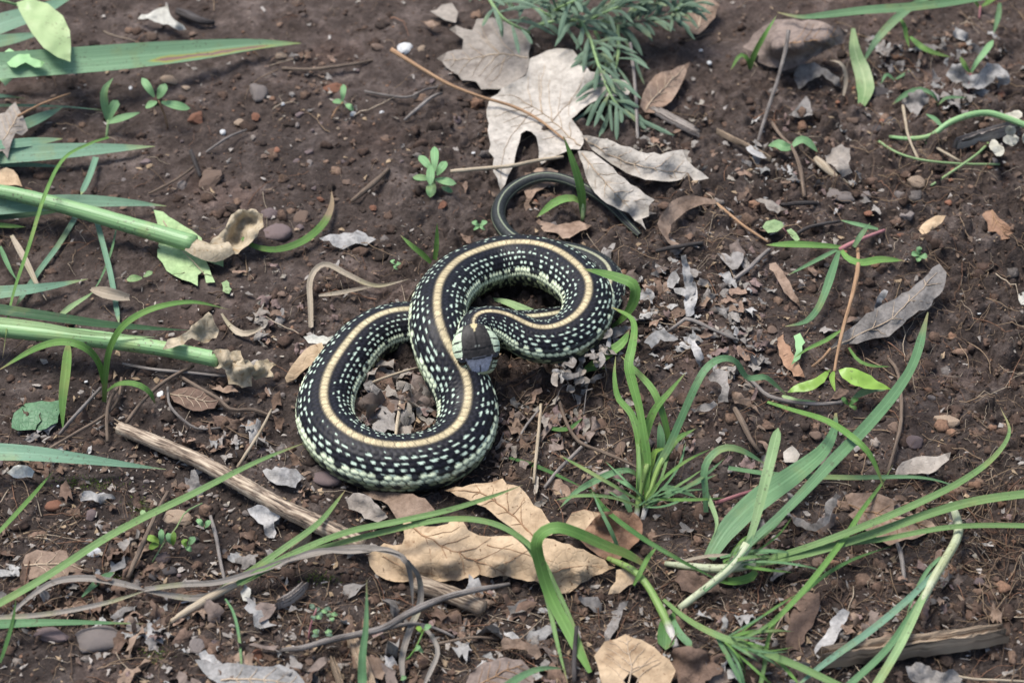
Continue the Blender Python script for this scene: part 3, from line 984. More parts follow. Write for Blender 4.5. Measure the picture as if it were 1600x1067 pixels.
hcol = hcol * (1 + nzh)
crown = (x2 < 0.64) & (c2 > 0)
sn_w = 0.64 - 0.20 * np.clip((t2 - 0.58) / 0.4, 0, 1)
sno = crown & (t2 > 0.60) & (x2 < np.maximum(sn_w, 0.3)) & (t2 < 0.925)
hcol = np.where(sno[..., None], np.array([0.27, 0.28, 0.33]) * (1 + 0.5 * nzh) * np.clip((t2 - 0.56) / 0.16, 0.25, 1)[..., None], hcol)
side_s = crown & ~sno & (t2 > 0.70)
hcol = np.where(side_s[..., None], np.array([0.12, 0.115, 0.075]), hcol)
# plate seams
lines = (np.abs(xsg) < 0.05) & ((t2 < 0.44) | ((t2 > 0.78) & (np.abs(xsg) < 0.025)))
for tl_, x0, x1 in ((0.44, 0, 0.6), (0.62, 0, 0.55), (0.98, 0, 0.1)):
    lines = lines | ((np.abs(t2 - tl_ - 0.04 * (0.5 - x2)) < 0.015) & (x2 < x1) & (x2 >= x0))
hcol = np.where((lines & (c2 > 0))[..., None], hcol * 0.1 + np.array([0.002, 0.002, 0.002]), hcol)
dot = ((t2 - 0.40) / 0.02) ** 2 + ((np.abs(xsg) - 0.05) / 0.04) ** 2 < 1
hcol = np.where((dot & (c2 > 0))[..., None], np.array([0.16, 0.17, 0.15]), hcol)
lab = ((x2 >= 0.64 + 0.14 * np.exp(-((t2 - 0.63) / 0.10) ** 2)) & (c2 > -0.35)) & (t2 > 0.02)
lcol = np.array([0.47, 0.55, 0.39]) * (1 + 0.25 * nzh)
lcol = np.where((t2 > 0.74)[..., None], np.array([0.44, 0.48, 0.31]), lcol)
hcol = np.where(lab[..., None], lcol, hcol)
up_dark = lab & (c2 > 0.9)
hcol = np.where(up_dark[..., None], np.array([0.03, 0.035, 0.032]), hcol)
for tb in (0.13, 0.31, 0.47, 0.60, 0.71, 0.81, 0.90):
    bar = lab & (np.abs(t2 - tb + 0.03 * c2) < 0.014)
    hcol = np.where(bar[..., None], np.array([0.01, 0.01, 0.01]), hcol)
hcol = np.where(((np.abs(c2 + 0.19) < 0.05) & (t2 > 0.2))[..., None], np.array([0.03, 0.03, 0.025]), hcol)
hcol = np.where(((c2 <= -0.35))[..., None], np.array([0.42, 0.48, 0.36]), hcol)
hcol = np.where(((t2 > 0.925) & (c2 > -0.35))[..., None], np.array([0.36, 0.36, 0.21]), hcol)
hcol = np.where(((t2 > 0.985) & (c2 > -0.3))[..., None], np.array([0.26, 0.20, 0.085]), hcol)
# end of the tan stripe on the nape
hcol = np.where(((t2 < 0.14) & (np.abs(xsg) < 0.24 * (1 - t2 / 0.14)) & (c2 > 0))[..., None], np.array([0.5, 0.42, 0.22]), hcol)
allV = np.vstack([BV.reshape(-1, 3), HV.reshape(-1, 3)])
allC = np.vstack([col.reshape(-1, 3), hcol.reshape(-1, 3)])
Fs = grid_faces(nr + NH, NPHI, wrap=True)
base = np.array([allV[:, 0].mean(), allV[:, 1].mean(), 0.0])
msk, nt, b, out = new_mat("snake_skin")
vc = nd(nt, "ShaderNodeVertexColor", layer_name="tint")
tc = nt.nodes.new("ShaderNodeTexCoord")
nz = noise(nt, tc.outputs["Object"], 1500, 3)
nt.links.new(mixc(nt, 1.0, vc.outputs[0], ramp(nt, nz, [(0.3, (0.78,) * 3), (0.7, (1.15,) * 3)]), 'MULTIPLY'), b.inputs["Base Color"])
b.inputs["Roughness"].default_value = 0.5
b.inputs["Specular IOR Level"].default_value = 0.22
bump(nt, nz, 0.25, 0.0001, b)
snake = link("snake", None, None, base)
tag(snake, "black garter snake with tan back stripe and pale flecks coiled on the soil", "snake")
body = link("body", mk_mesh("body", allV - base, Fs, msk, col=allC), snake)
me_, nt, b, out = new_mat("snake_eye")
b.inputs["Base Color"].default_value = (0.006, 0.005, 0.004, 1)
b.inputs["Roughness"].default_value = 0.08
k = int(np.argmin(np.abs(tt - 0.645)))
for sg in (-1, 1):
    c = HC[k] + HS[k] * sg * hwid[k] * 0.74 + HU[k] * htop[k] * 0.56
    ev, ef = ICO[2]
    link("eye", mk_mesh("eye", ev * 0.0021 + c - base, ef, me_), snake)

# ------------------------------------------------------------------ leaf blades and plants
def blade_thing(name, label, cat, p, w, m, group=None, **kw):
    return thing(name, label, cat, [("blade", ribbon(p, w, **kw), M[m])], group)

def wisps(px, py, n, a0, a1, seed, m='grass'):
    r = random.Random(seed)
    out = []
    for k in range(n):
        a = math.radians(r.uniform(a0, a1)); L = r.uniform(60, 170)
        x0, y0 = px + r.uniform(-10, 10), py + r.uniform(-8, 8)
        b = r.uniform(-0.5, 0.5)
        pts = [(x0, y0, r.uniform(1, 8))]
        for t, h in ((.35, 16), (.7, 18), (1.0, 4)):
            pts.append((x0 + L * t * math.cos(a + b * t), y0 - L * t * math.sin(a + b * t) * .8, h * r.uniform(.6, 1.2)))
        out.append(("blade", 'r', pts, r.uniform(4, 8), r.choice([m, 'grass_cool', 'sedge']), dict(base=0.6, peak=0.4)))
    return out

def plant(name, label, cat, items, group=None, base=None):
    parts = []
    for it in items:
        pn, kind = it[0], it[1]
        if kind == 'r':
            kw = it[5] if len(it) > 5 else {}
            parts.append((pn, ribbon(it[2], it[3], **dict(kw, thin=0.84 if it[4] in ('grass', 'grass_cool', 'sedge', 'grass_pale', 'grass_dark') and it[3] < 38 else 1.0)), M[it[4]]))
        elif kind == 't':
            parts.append((pn, tube(it[2], it[3], 8, 0.03), M[it[4]]))
        elif kind == 's':
            kw = it[4] if len(it) > 4 else {}
            parts.append((pn, sheet(it[2], **kw), M[it[3]]))
    return thing(name, label, cat, parts, group, base)

long = dict(base=0.9, peak=0.3, k=2.6, fold=0.10)
# broad blue-green strap leaves lying in from one side
blade_thing("strap_leaf", "long broad green strap leaf with brown scald streak near its tip", "leaf", [(-60, 108, 30), (60, 100, 28), (180, 91, 22), (300, 80, 14), (400, 70, 8), (470, 68, 4)], 47, 'iris_sick', base=0.95, peak=0.45, k=2.4, fold=0.16, tilt=-0.1)
blade_thing("strap_leaf", "short green strap leaf behind the cream blotched oval leaf", "leaf", [(-60, 62, 20), (0, 38, 24), (60, 18, 26), (125, -12, 26)], 42, 'iris', **long)
blade_thing("strap_leaf", "dark strap leaf under the cream blotched oval leaf", "leaf", [(-50, 72, 10), (10, 63, 10), (75, 50, 8)], 32, 'iris', **long)
blade_thing("strap_leaf", "dark green leaf edge beneath the long scalded strap leaf", "leaf", [(-50, 115, 12), (40, 112, 12), (130, 106, 12), (200, 104, 12)], 20, 'iris_dark', **long)
blade_thing("strap_leaf", "small pointed leaf tip above the grey torn leaf", "leaf", [(-50, 150, 12), (0, 150, 12), (40, 154, 10)], 15, 'iris', **long)
blade_thing("strap_leaf", "thin pale leaf strand reaching the three bladed seedling", "leaf", [(-50, 166, 10), (30, 165, 9), (100, 167, 6), (168, 173, 4)], 6, 'iris', **long)
blade_thing("strap_leaf", "short green leaf tip beside the grey torn leaf", "leaf", [(0, 210, 6), (45, 192, 6), (98, 168, 3)], 20, 'iris', **long)
blade_thing("strap_leaf", "wide green strap leaf passing under the grey torn leaf", "leaf", [(-60, 246, 10), (40, 240, 10), (140, 234, 8), (242, 229, 3)], 34, 'iris', base=0.95, peak=0.4, k=2.5, fold=0.1)
blade_thing("strap_leaf", "yellow tipped leaf lying against the wide strap leaf", "leaf", [(-20, 228, 14), (40, 223, 13), (98, 217, 10)], 17, 'iris', **long)
blade_thing("strap_leaf", "narrow leaf edge below the wide strap leaf", "leaf", [(-10, 258, 3), (50, 258, 3), (103, 261, 2)], 8, 'iris', **long)
blade_thing("strap_leaf", "broad green strap leaf crossing behind the upper green stalk", "leaf", [(-60, 328, 10), (40, 320, 12), (130, 315, 10), (200, 317, 7), (260, 322, 3)], 31, 'iris', base=0.95, peak=0.4, k=2.5, fold=0.12)
blade_thing("strap_leaf", "dull green leaf under the upper stalk beside broad strap leaf", "leaf", [(-40, 338, 5), (40, 335, 5), (100, 330, 4)], 22, 'iris_dark', **long)
blade_thing("strap_leaf", "small bright leaf tip under the upper green stalk", "leaf", [(-30, 350, 4), (0, 352, 4), (41, 355, 3)], 9, 'grass', **long)
blade_thing("strap_leaf", "pointed green leaf above the lower green stalk", "leaf", [(-60, 462, 8), (20, 455, 8), (80, 447, 6), (137, 436, 3)], 27, 'iris', base=0.95, peak=0.35, k=2.2, fold=0.1)
blade_thing("strap_leaf", "dark green channelled leaf along the lower stalk", "leaf", [(-40, 478, 22), (60, 492, 22), (160, 506, 18), (240, 513, 14), (296, 516, 10)], 19, 'iris_dark', **long)
blade_thing("strap_leaf", "pale thin leaf sheath lying on the lower stalk", "leaf", [(-40, 497, 26), (60, 508, 26), (140, 521, 22), (242, 527, 16)], 13, 'grass_pale', **long)
blade_thing("strap_leaf", "wide dark blue green leaf pointing at the bark stick", "leaf", [(-60, 705, 16), (40, 708, 15), (120, 716, 11), (200, 726, 6), (259, 733, 2)], 37, 'iris', base=1.0, peak=0.2, k=1.7, fold=0.12)
blade_thing("strap_leaf", "straight green leaf lying across the flat brown stones", "leaf", [(-60, 978, 9), (40, 973, 9), (130, 972, 7), (225, 974, 3)], 19, 'grass_cool', base=1.0, peak=0.2, k=1.9, fold=0.1)
# cream-blotched oval leaf
g = sheet([(24, 5, 40), (45, -2, 42), (75, 6, 40), (98, 25, 38), (109, 48, 36), (111, 75, 33), (110, 97, 31), (90, 90, 33), (68, 75, 36), (50, 52, 38), (36, 28, 40)], ctrl=[(78, 50, 37), (62, 30, 39)], crumple=0.8, jag=0.05, grid=0.002)
thing("oval_leaf", "cream blotched oval green leaf hanging over the strap leaves", "leaf", [("leaf_blade", g, M['mottled']), ("petiole", tube([(-20, -2, 45), (5, 2, 44), (26, 8, 41)], [2, 2]), M['grass_pale'].copy())])
plant("lobed_weed", "small lobed green weed leaves beside the long scalded leaf", "weed", [("leaf", 's', [(2, 95, 30), (15, 76, 32), (30, 85, 32), (42, 78, 31), (48, 90, 31), (70, 98, 30), (55, 106, 30), (40, 98, 31), (25, 106, 31)], 'seedling', dict(crumple=0.8, grid=0.0018)), ("leaf", 's', [(-5, 120, 20), (10, 112, 22), (24, 108, 22), (22, 120, 22), (8, 135, 20)], 'seedling', dict(crumple=0.8, grid=0.0018)), ("stem", 't', [(-10, 140, 10), (10, 118, 22), (30, 95, 30)], [2, 1.5], 'petiole')])

# two thick green stalks with papery ends
def stalk(label, axis_p, r, bracts):
    g = tube(axis_p, r, 14, 0.012)
    parts = [("stalk", g, M['stem_green'])]
    for pn, b in bracts:
        parts.append((pn, b, M['papery']))
    return thing("flower_stalk", label, "stalk", parts)
def crumpled_ball(px, py, h, rx, ry, seed, rough=0.3):
    V, F = ico(3)
    c = at(px, py, h); k = pxm(c)
    u = V @ norm(np.array([0.9, -0.35, 0.2])); w = np.arctan2(V[:, 1], V[:, 2])
    wr = 0.30 - np.abs(vnoise(w * 2.2 + u * 0.8, u * 0.9, 0.55, seed)) * 1.2 + 0.5 * vnoise(w * 3 + u, u * 3, 0.5, seed + 1)
    d = 1 + rough * wr * 1.5 + 0.5 * rough * vnoise(V[:, 0] * 2 + V[:, 2], V[:, 1] * 2, 0.8, seed + 2) * 2
    X = np.array([1.0, 0, 0])
    return c + V[:, :1] * d[:, None] * X * rx * k + V[:, 1:2] * d[:, None] * UPV * ry * k + V[:, 2:] * d[:, None] * -FWD * min(rx, ry) * 0.7 * k, F, np.zeros((len(V), 3))
stalk("upper thick green stalk ending in a big curled papery sheath", [(-60, 288, 18), (30, 305, 18), (120, 328, 16), (210, 354, 13), (303, 381, 10)], [9, 11, 12, 13, 14],
      [("papery_sheath", merge(ribbon([(294, 378, 12), (312, 386, 12), (335, 393, 10), (362, 384, 10)], 34, fold=-0.5, prof=[0.78, 0.95, 0.95, 0.7], wave=0.08)), ),
       ("curled_bract", sheet([(318, 392, 6), (345, 402, 5), (372, 397, 6), (396, 375, 10), (412, 355, 14), (411, 335, 17), (393, 326, 18), (372, 328, 17), (358, 342, 15), (346, 362, 12), (333, 372, 10)], ctrl=[(376, 358, 4), (366, 376, 3), (388, 345, 6), (395, 365, 12)], crumple=2.4, cw=0.005, grid=0.0018))])
stalk("lower thick green stalk with a shrivelled papery end", [(-60, 508, 16), (60, 520, 16), (160, 531, 14), (250, 544, 12), (342, 562, 9)], [13, 13, 13.5, 12, 12.5],
      [("papery_sheath", sheet([(254, 546, 17), (262, 530, 18), (285, 522, 18), (305, 505, 19), (326, 487, 17), (334, 500, 14), (342, 515, 10), (338, 528, 8), (318, 536, 10), (300, 528, 15), (278, 540, 18)], crumple=2.6, cw=0.006, grid=0.0018)),
       ("shrivelled_end", sheet([(331, 549, 13), (345, 545, 15), (360, 550, 14), (376, 548, 12), (380, 560, 11), (372, 574, 9), (358, 580, 7), (346, 574, 8), (335, 575, 6)], ctrl=[(352, 562, 17)], crumple=3.2, cw=0.0045, grid=0.0014, curl=2)),
       ("shrivelled_end", sheet([(352, 576, 8), (362, 562, 12), (378, 558, 13), (392, 566, 12), (400, 580, 10), (393, 590, 8), (394, 604, 4), (378, 606, 4), (366, 600, 5), (357, 600, 4)], ctrl=[(376, 580, 15)], crumple=4, cw=0.004, grid=0.0014, curl=2)),
       ("shrivelled_end", sheet([(390, 578, 8), (400, 564, 10), (418, 560, 9), (432, 570, 6), (422, 578, 7), (428, 590, 3), (410, 590, 4), (398, 594, 4)], ctrl=[(408, 576, 11)], crumple=4, cw=0.004, grid=0.0014, curl=2))])
# thin stems among them
blade_thing("thin_stem", "thin curved green stem arching over the strap leaves", "stem", [(170, 215, 14), (140, 225, 22), (100, 248, 28), (72, 300, 30), (45, 385, 26), (18, 470, 22), (4, 560, 14)], 6.5, 'grass', base=0.7, peak=0.5)
blade_thing("thin_stem", "pale grey green stem going under the upper stalk", "stem", [(150, 246, 6), (140, 275, 6), (126, 305, 5)], 10, 'iris', base=1, peak=0.5, k=9)
blade_thing("thin_stem", "soiled grey green stem below the upper stalk", "stem", [(118, 340, 2), (90, 385, 2), (60, 425, 2), (25, 478, 2)], 9, 'iris', base=1, peak=0.5, k=9)
blade_thing("thin_stem", "slender grey green stem running from upper to lower stalk", "stem", [(152, 348, 8), (163, 390, 5), (174, 435, 4), (186, 506, 3)], 9, 'iris', base=1, peak=0.5, k=9)
blade_thing("thin_stem", "fine green stem branching beside the slender one", "stem", [(181, 360, 5), (176, 385, 4), (168, 410, 3), (155, 440, 2), (138, 465, 2)], 4, 'grass_cool')
blade_thing("withered_leaf", "withered brown blade bent down beside the lower pointed leaf", "dry blade", [(18, 368, 6), (40, 408, 8), (58, 445, 6), (73, 470, 3)], 11, 'dry_blade')
blade_thing("thin_stem", "short fresh stem beside the withered brown blade", "stem", [(0, 385, 5), (15, 420, 6), (28, 440, 4)], 8, 'grass_cool')
blade_thing("thin_stem", "bitten pale green blade above the lower stalk", "stem", [(88, 498, 3), (110, 480, 3), (132, 466, 3), (146, 456, 2)], 9, 'grass_pale', wave=0.3)
blade_thing("papery_scrap", "white papery scrap lying across the slender stem", "scrap", [(142, 452, 6), (160, 458, 8), (180, 463, 7), (202, 466, 4)], 22, 'dry_blade', prof=[0.25, 0.7, 1, 0.9, 0.5], fold=0.6)
blade_thing("papery_scrap", "white curled papery strip near the lower stalk end", "scrap", [(346, 490, 4), (358, 508, 2), (376, 522, 2), (395, 520, 5), (409, 511, 7)], 12, 'dry_blade', prof=[0.3, 0.6, 1, 0.9, 0.3], fold=0.6)
# young grass at the lower stalk
plant("grass_plant", "young arching grass plant growing in front of the lower stalk", "grass", [
    ("blade", 'r', [(163, 628, 0), (165, 590, 16), (172, 545, 34), (195, 507, 46), (240, 482, 50), (300, 472, 48), (360, 484, 40)], 14, 'grass', dict(base=0.6, peak=0.45)),
    ("blade", 'r', [(163, 605, 6), (155, 570, 22), (135, 545, 34), (100, 534, 38), (55, 545, 34), (-5, 580, 28)], 16, 'grass', dict(base=0.4, peak=0.5)),
    ("blade", 'r', [(166, 612, 3), (185, 600, 12), (212, 600, 16), (233, 612, 12), (243, 632, 4)], 12, 'grass', dict(base=0.5, peak=0.6, k=3))])
blade_thing("grass_leaf", "straight upright green blade below the arching grass plant", "grass", [(98, 668, 0), (98, 625, 8), (103, 580, 16), (107, 532, 24)], 16, 'grass', base=0.15, peak=0.55, k=5)
blade_thing("grass_leaf", "curved green grass blade with withered brown tip by the papery sheath", "grass", [(378, 372, 6), (400, 386, 5), (435, 390, 4), (475, 376, 4), (505, 350, 5), (518, 322, 5), (518, 298, 5)], 13, 'browntip', base=0.5, peak=0.5, k=3)
plant("sprout", "two bladed green sprout behind the snake's upper coil", "sprout", [("blade", 'r', [(677, 414, 0), (660, 398, 6), (643, 384, 11), (625, 367, 14)], 12, 'grass', dict(base=0.4)), ("blade", 'r', [(678, 414, 0), (682, 385, 9), (683, 348, 20)], 10, 'grass', dict(base=0.5))])
plant("sprout", "green sprout with drooping blade beside the snake's tail", "sprout", [("blade", 'r', [(911, 340, 0), (908, 300, 14), (898, 262, 26), (880, 212, 40)], 17, 'grass', dict(base=0.5, peak=0.35)), ("blade", 'r', [(911, 320, 6), (895, 310, 11), (868, 316, 10), (838, 340, 4)], 17, 'grass', dict(base=0.4, peak=0.5)), ("stem", 't', [(911, 345, 0), (911, 315, 8)], [3.5, 3], 'grass_pale')])
blade_thing("grass_leaf", "pale green blade lying inside the snake's upper coil", "grass", [(762, 466, 3), (790, 472, 5), (815, 482, 6), (842, 493, 5)], 14, 'grass_pale', base=0.2, peak=0.7, k=5)
blade_thing("grass_leaf", "small green blade end against the snake's neck", "grass", [(728, 490, 3), (738, 482, 4), (747, 476, 3)], 16, 'grass')

# grasses in front of the snake
blade_thing("grass_leaf", "long straight green blade crossing the bark stick", "grass", [(-60, 975, 4), (60, 908, 8), (180, 832, 16), (300, 772, 26), (400, 722, 20), (480, 690, 6)], 13, 'sedge', base=0.9, peak=0.4, k=3)
plant("uprooted_sedge", "uprooted sedge with long blades trailing over the tan leaf", "sedge", [
    ("stalk", 't', [(262, 974, 1), (300, 950, 3), (345, 924, 5), (390, 900, 6)], [4, 6, 7, 6], 'straw'),
    ("blade", 'r', [(345, 920, 6), (400, 886, 9), (450, 852, 14), (500, 815, 14), (540, 765, 6)], 13, 'sedge', dict(base=0.7, k=3)),
    ("blade", 'r', [(370, 912, 7), (450, 868, 12), (540, 832, 20), (620, 815, 24), (700, 797, 26), (770, 775, 20), (818, 757, 12)], 13, 'sedge', dict(base=0.7, k=3)),
    ("blade", 'r', [(375, 912, 7), (460, 870, 10), (540, 846, 16), (630, 824, 22), (690, 812, 26), (745, 812, 28), (795, 828, 26), (840, 865, 20), (870, 920, 14), (900, 985, 8), (924, 1045, 4)], 12, 'sedge', dict(base=0.7, k=4)),
    ("blade", 'r', [(700, 812, 26), (760, 816, 27), (805, 836, 24), (835, 870, 18), (856, 940, 10), (872, 1010, 6), (888, 1070, 4)], 10, 'sedge', dict(base=0.5, k=4))])
plant("withered_weed", "withered grey fibrous stems trailing over the soil and curled tan leaf", "dry stem", [
    ("strand", 'r', [(8, 968, 3), (50, 930, 6), (90, 908, 8), (140, 904, 8), (190, 912, 7), (228, 922, 5)], 12, 'grey_blade', dict(base=0.3, peak=0.6, k=6, fold=0.5)),
    ("strand", 'r', [(-40, 966, 4), (50, 962, 5), (120, 952, 6), (180, 938, 6), (228, 922, 5)], 9, 'grey_blade', dict(base=0.6, peak=0.5, k=6, fold=0.5)),
    ("strand", 'r', [(226, 921, 5), (280, 914, 8), (340, 910, 9), (400, 893, 9), (470, 870, 12), (540, 857, 16), (590, 858, 24), (630, 872, 28), (642, 905, 18), (645, 950, 8)], 11, 'grey_blade', dict(base=0.8, peak=0.5, k=6, fold=0.5)),
    ("strand", 'r', [(226, 922, 5), (275, 932, 4), (315, 934, 4), (350, 918, 6)], 11, 'grey_blade', dict(base=0.5, peak=0.5, k=6, fold=0.5)),
    ("strand", 'r', [(420, 888, 8), (490, 862, 16), (550, 862, 18), (600, 858, 26), (628, 866, 30)], 9, 'grey_blade', dict(base=0.5, peak=0.5, k=6, fold=0.6)),
    ("strand", 'r', [(636, 876, 28), (655, 905, 16), (656, 945, 8), (640, 985, 6), (628, 1030, 4), (632, 1075, 3)], 11, 'grey_blade', dict(base=0.6, peak=0.5, k=6, fold=0.5)),
    ("strand", 'r', [(648, 970, 6), (672, 990, 6), (684, 1018, 5), (672, 1050, 4), (660, 1075, 3)], 8, 'grey_blade', dict(base=0.6, peak=0.5, k=6, fold=0.5))])
plant("grass_plant", "wide folded grass blade arching over the tan leaf with yellow stem", "grass", [
    ("blade", 'r', [(922, 1050, 4), (888, 985, 8), (860, 930, 14), (845, 885, 24), (838, 850, 34), (848, 832, 38), (870, 824, 40), (900, 832, 36), (945, 852, 26), (985, 868, 16), (1018, 890, 8)], 24, 'grass', dict(prof=[0.35, 0.9, 1.0, 1, 1, 1, 1.0, 1, 0.95, 0.8, 0.15], fold=0.12)),
    ("stem", 't', [(950, 872, 7), (985, 888, 9), (1010, 912, 8), (1032, 950, 6), (1046, 980, 4), (1056, 1010, 2)], [4, 6, 6, 7, 7, 6], 'rootgrad'),
    ("blade", 'r', [(990, 914, 8), (1000, 895, 12), (1012, 872, 14), (1028, 852, 12)], 10, 'grass', dict(base=0.5))])
blade_thing("grass_leaf", "short dark green leaf tucked under the yellow bent stem", "grass", [(1048, 955, 3), (1042, 985, 4), (1040, 1015, 3)], 30, 'grass_dark', base=0.5, peak=0.6, k=6)
blade_thing("grass_leaf", "pale green blade end passing behind the yellow bent stem", "grass", [(1050, 970, 4), (1062, 990, 4), (1082, 1010, 3)], 13, 'grass_cool', base=1, peak=0.5, k=9)
blade_thing("grass_leaf", "thick green blade coming in beside the brown leaf at the border", "grass", [(775, 1085, 10), (805, 1062, 14), (838, 1046, 14), (868, 1043, 9), (885, 1047, 4)], 17, 'grass_cool', base=1, peak=0.3)
blade_thing("grass_leaf", "upright pale pointed blade standing over the wooden splinter", "grass", [(567, 1090, 4), (566, 1030, 12), (572, 975, 22), (573, 903, 34)], 17, 'grass_cool', base=0.6, peak=0.35)
plant("grass_clump", "leafy grass clump growing beside the snake with twisted blades", "grass", [
    ("blade", 'r', [(1008, 795, 0), (1012, 723, 14), (1007, 684, 22), (999, 639, 30), (988, 598, 36), (982, 570, 40), (988, 540, 42), (991, 512, 40), (984, 495, 36), (956, 480, 26)], 19, 'grass', dict(prof=[0.35, 0.6, 0.8, 0.75, 1.0, 0.95, 0.7, 0.55, 0.45, 0.1], fold=0.15)),
    ("blade", 'r', [(996, 790, 0), (999, 703, 12), (988, 650, 18), (966, 622, 20), (960, 588, 24), (962, 556, 26)], 14, 'grass', dict(base=0.5, peak=0.5)),
    ("blade", 'r', [(1042, 720, 8), (1044, 684, 16), (1033, 639, 26), (1019, 608, 30), (996, 582, 30), (970, 556, 26)], 14, 'grass', dict(base=0.5, peak=0.5)),
    ("blade", 'r', [(998, 760, 4), (1005, 695, 14), (1021, 644, 26), (1047, 611, 32), (1072, 581, 36)], 17, 'grass', dict(base=0.5, peak=0.4)),
    ("blade", 'r', [(1010, 790, 0), (1024, 737, 10), (1044, 700, 18), (1066, 650, 30), (1086, 605, 40), (1103, 576, 44), (1125, 561, 44), (1148, 564, 38), (1168, 590, 26), (1194, 589, 22), (1210, 600, 16), (1228, 616, 10)], 15, 'grass_cool', dict(prof=[0.5, .7, 1, 1, 1, 1, 1, 1, .9, .9, .8, .2], fold=0.12)),
    ("blade", 'r', [(1026, 740, 6), (1032, 710, 12), (1033, 685, 18), (1030, 658, 22)], 17, 'grass_cool', dict(base=0.7, peak=0.5, k=3)),
    ("blade", 'r', [(1018, 750, 5), (1034, 722, 12), (1056, 688, 18), (1088, 669, 18)], 15, 'grass', dict(base=0.5, peak=0.4)),
    ("blade", 'r', [(996, 745, 5), (985, 735, 9), (960, 738, 10), (928, 752, 8), (898, 770, 5), (872, 796, 2)], 14, 'grass_cool', dict(base=0.5, peak=0.4)),
    ("blade", 'r', [(1014, 770, 3), (1018, 735, 9), (1020, 700, 14)], 13, 'grass', dict(base=0.7, peak=0.4)),
    ("blade", 'r', [(1030, 765, 2), (1045, 762, 5), (1068, 768, 4), (1090, 778, 2)], 12, 'grass_cool', dict(base=0.6)),
    ("blade", 'r', [(1012, 745, 8), (1022, 708, 14), (1040, 700, 16)], 12, 'lime', dict(base=0.5)),
    ("blade", 'r', [(985, 800, 1), (975, 778, 4), (950, 768, 4)], 14, 'grass_cool', dict(base=0.6)),
    ("stem", 't', [(1012, 725, 14), (1000, 770, 5), (994, 812, 0)], [4, 5, 4], 'rootgrad'),
    ("stem", 't', [(1036, 715, 14), (1016, 765, 5), (1004, 812, 0)], [4, 5, 4], 'rootgrad')] + wisps(1005, 785, 15, -10, 150, 3))
blade_thing("grass_leaf", "bright green blade folded over the snake's upper coil", "grass", [(955, 512, 6), (972, 498, 16), (987, 478, 26), (993, 458, 33), (988, 443, 37), (966, 434, 38), (938, 426, 38), (910, 420, 38)], 18, 'grass', base=0.6, peak=0.6, k=2.4, fold=0.1)
blade_thing("grass_leaf", "green blade slanting out of the crumpled grey leaf by the snake", "grass", [(914, 574, 6), (935, 563, 12), (955, 549, 16), (973, 535, 18), (983, 516, 18)], 17, 'grass', base=0.2, peak=0.5)
blade_thing("grass_leaf", "short green leaf bit under the crumpled grey leaf", "grass", [(890, 590, 3), (918, 577, 6), (948, 574, 6)], 10, 'grass', base=0.3, peak=0.6)
blade_thing("grass_leaf", "tiny dark green blade on soil below the snake's neck", "grass", [(853, 667, 2), (872, 671, 3), (892, 668, 4), (910, 653, 6)], 8, 'grass_dark', base=0.6, peak=0.5)

plant("grass_plant", "uprooted grass plant with white base and long broad blades", "grass", [
    ("stem", 't', [(1062, 950, 2), (1085, 932, 5), (1120, 905, 10), (1150, 878, 14), (1168, 850, 18)], [6, 6, 6.5, 8, 9], 'rootwhite'),
    ("blade", 'r', [(1100, 922, 8), (1140, 885, 14), (1175, 845, 20), (1235, 790, 26), (1300, 722, 30), (1360, 660, 30), (1405, 605, 26), (1430, 560, 20), (1450, 488, 14)], 24, 'grass_cool', dict(prof=[0.4, 0.55, 0.75, 1, 1, 0.95, 0.75, 0.75, 0.1], fold=0.22)),
    ("blade", 'r', [(1166, 856, 18), (1180, 815, 24), (1196, 750, 32), (1206, 710, 36), (1216, 668, 38)], 21, 'grass_pale', dict(base=0.5, peak=0.6, k=9)),
    ("blade", 'r', [(1108, 872, 4), (1135, 830, 8), (1180, 785, 12), (1240, 742, 14), (1285, 705, 14), (1303, 672, 10), (1306, 645, 6)], 40, 'grass_cool', dict(prof=[0.5, 0.9, 1, 0.85, 0.6, 0.35, 0.1], fold=0.15)),
    ("blade", 'r', [(1103, 800, 8), (1102, 765, 16), (1100, 737, 22), (1109, 715, 26), (1131, 700, 27), (1159, 704, 24), (1200, 727, 14)], 15, 'grass_cool', dict(base=0.6, peak=0.5)),
    ("blade", 'r', [(1103, 765, 14), (1110, 785, 12), (1120, 815, 10), (1115, 838, 8)], 10, 'grass_pale', dict(base=0.6))] + wisps(1135, 878, 11, -30, 110, 5))
blade_thing("grass_leaf", "thin straight blade crossing under the broad grass blades", "grass", [(1138, 731, 3), (1220, 742, 8), (1330, 746, 10), (1440, 746, 8), (1512, 765, 3)], 9, 'grass_cool', base=0.8, peak=0.4)
plant("uprooted_sedge", "uprooted sedge with white stalk fanning long blades towards the roots", "sedge", [
    ("stalk", 't', [(1040, 880, 2), (1080, 885, 5), (1130, 888, 8), (1180, 880, 10)], [4, 6, 7, 7], 'rootwhite'),
    ("blade", 'r', [(1160, 884, 9), (1260, 855, 14), (1350, 822, 18), (1430, 788, 20), (1500, 753, 22), (1552, 715, 22), (1577, 675, 20), (1563, 636, 18)], 15, 'sedge', dict(base=0.6, peak=0.35, k=2.5)),
    ("blade", 'r', [(1150, 886, 9), (1250, 868, 12), (1360, 835, 14), (1460, 800, 16), (1540, 780, 16), (1660, 765, 14)], 18, 'sedge', dict(base=0.6, peak=0.4, k=4)),
    ("blade", 'r', [(1170, 884, 9), (1280, 856, 11), (1380, 842, 12), (1500, 822, 14), (1660, 822, 12)], 11, 'sedge', dict(base=0.6, peak=0.4, k=4)),
    ("blade", 'r', [(1050, 880, 3), (1110, 868, 6), (1170, 870, 6), (1230, 878, 4)], 6, 'dry_blade', dict(base=0.6))])
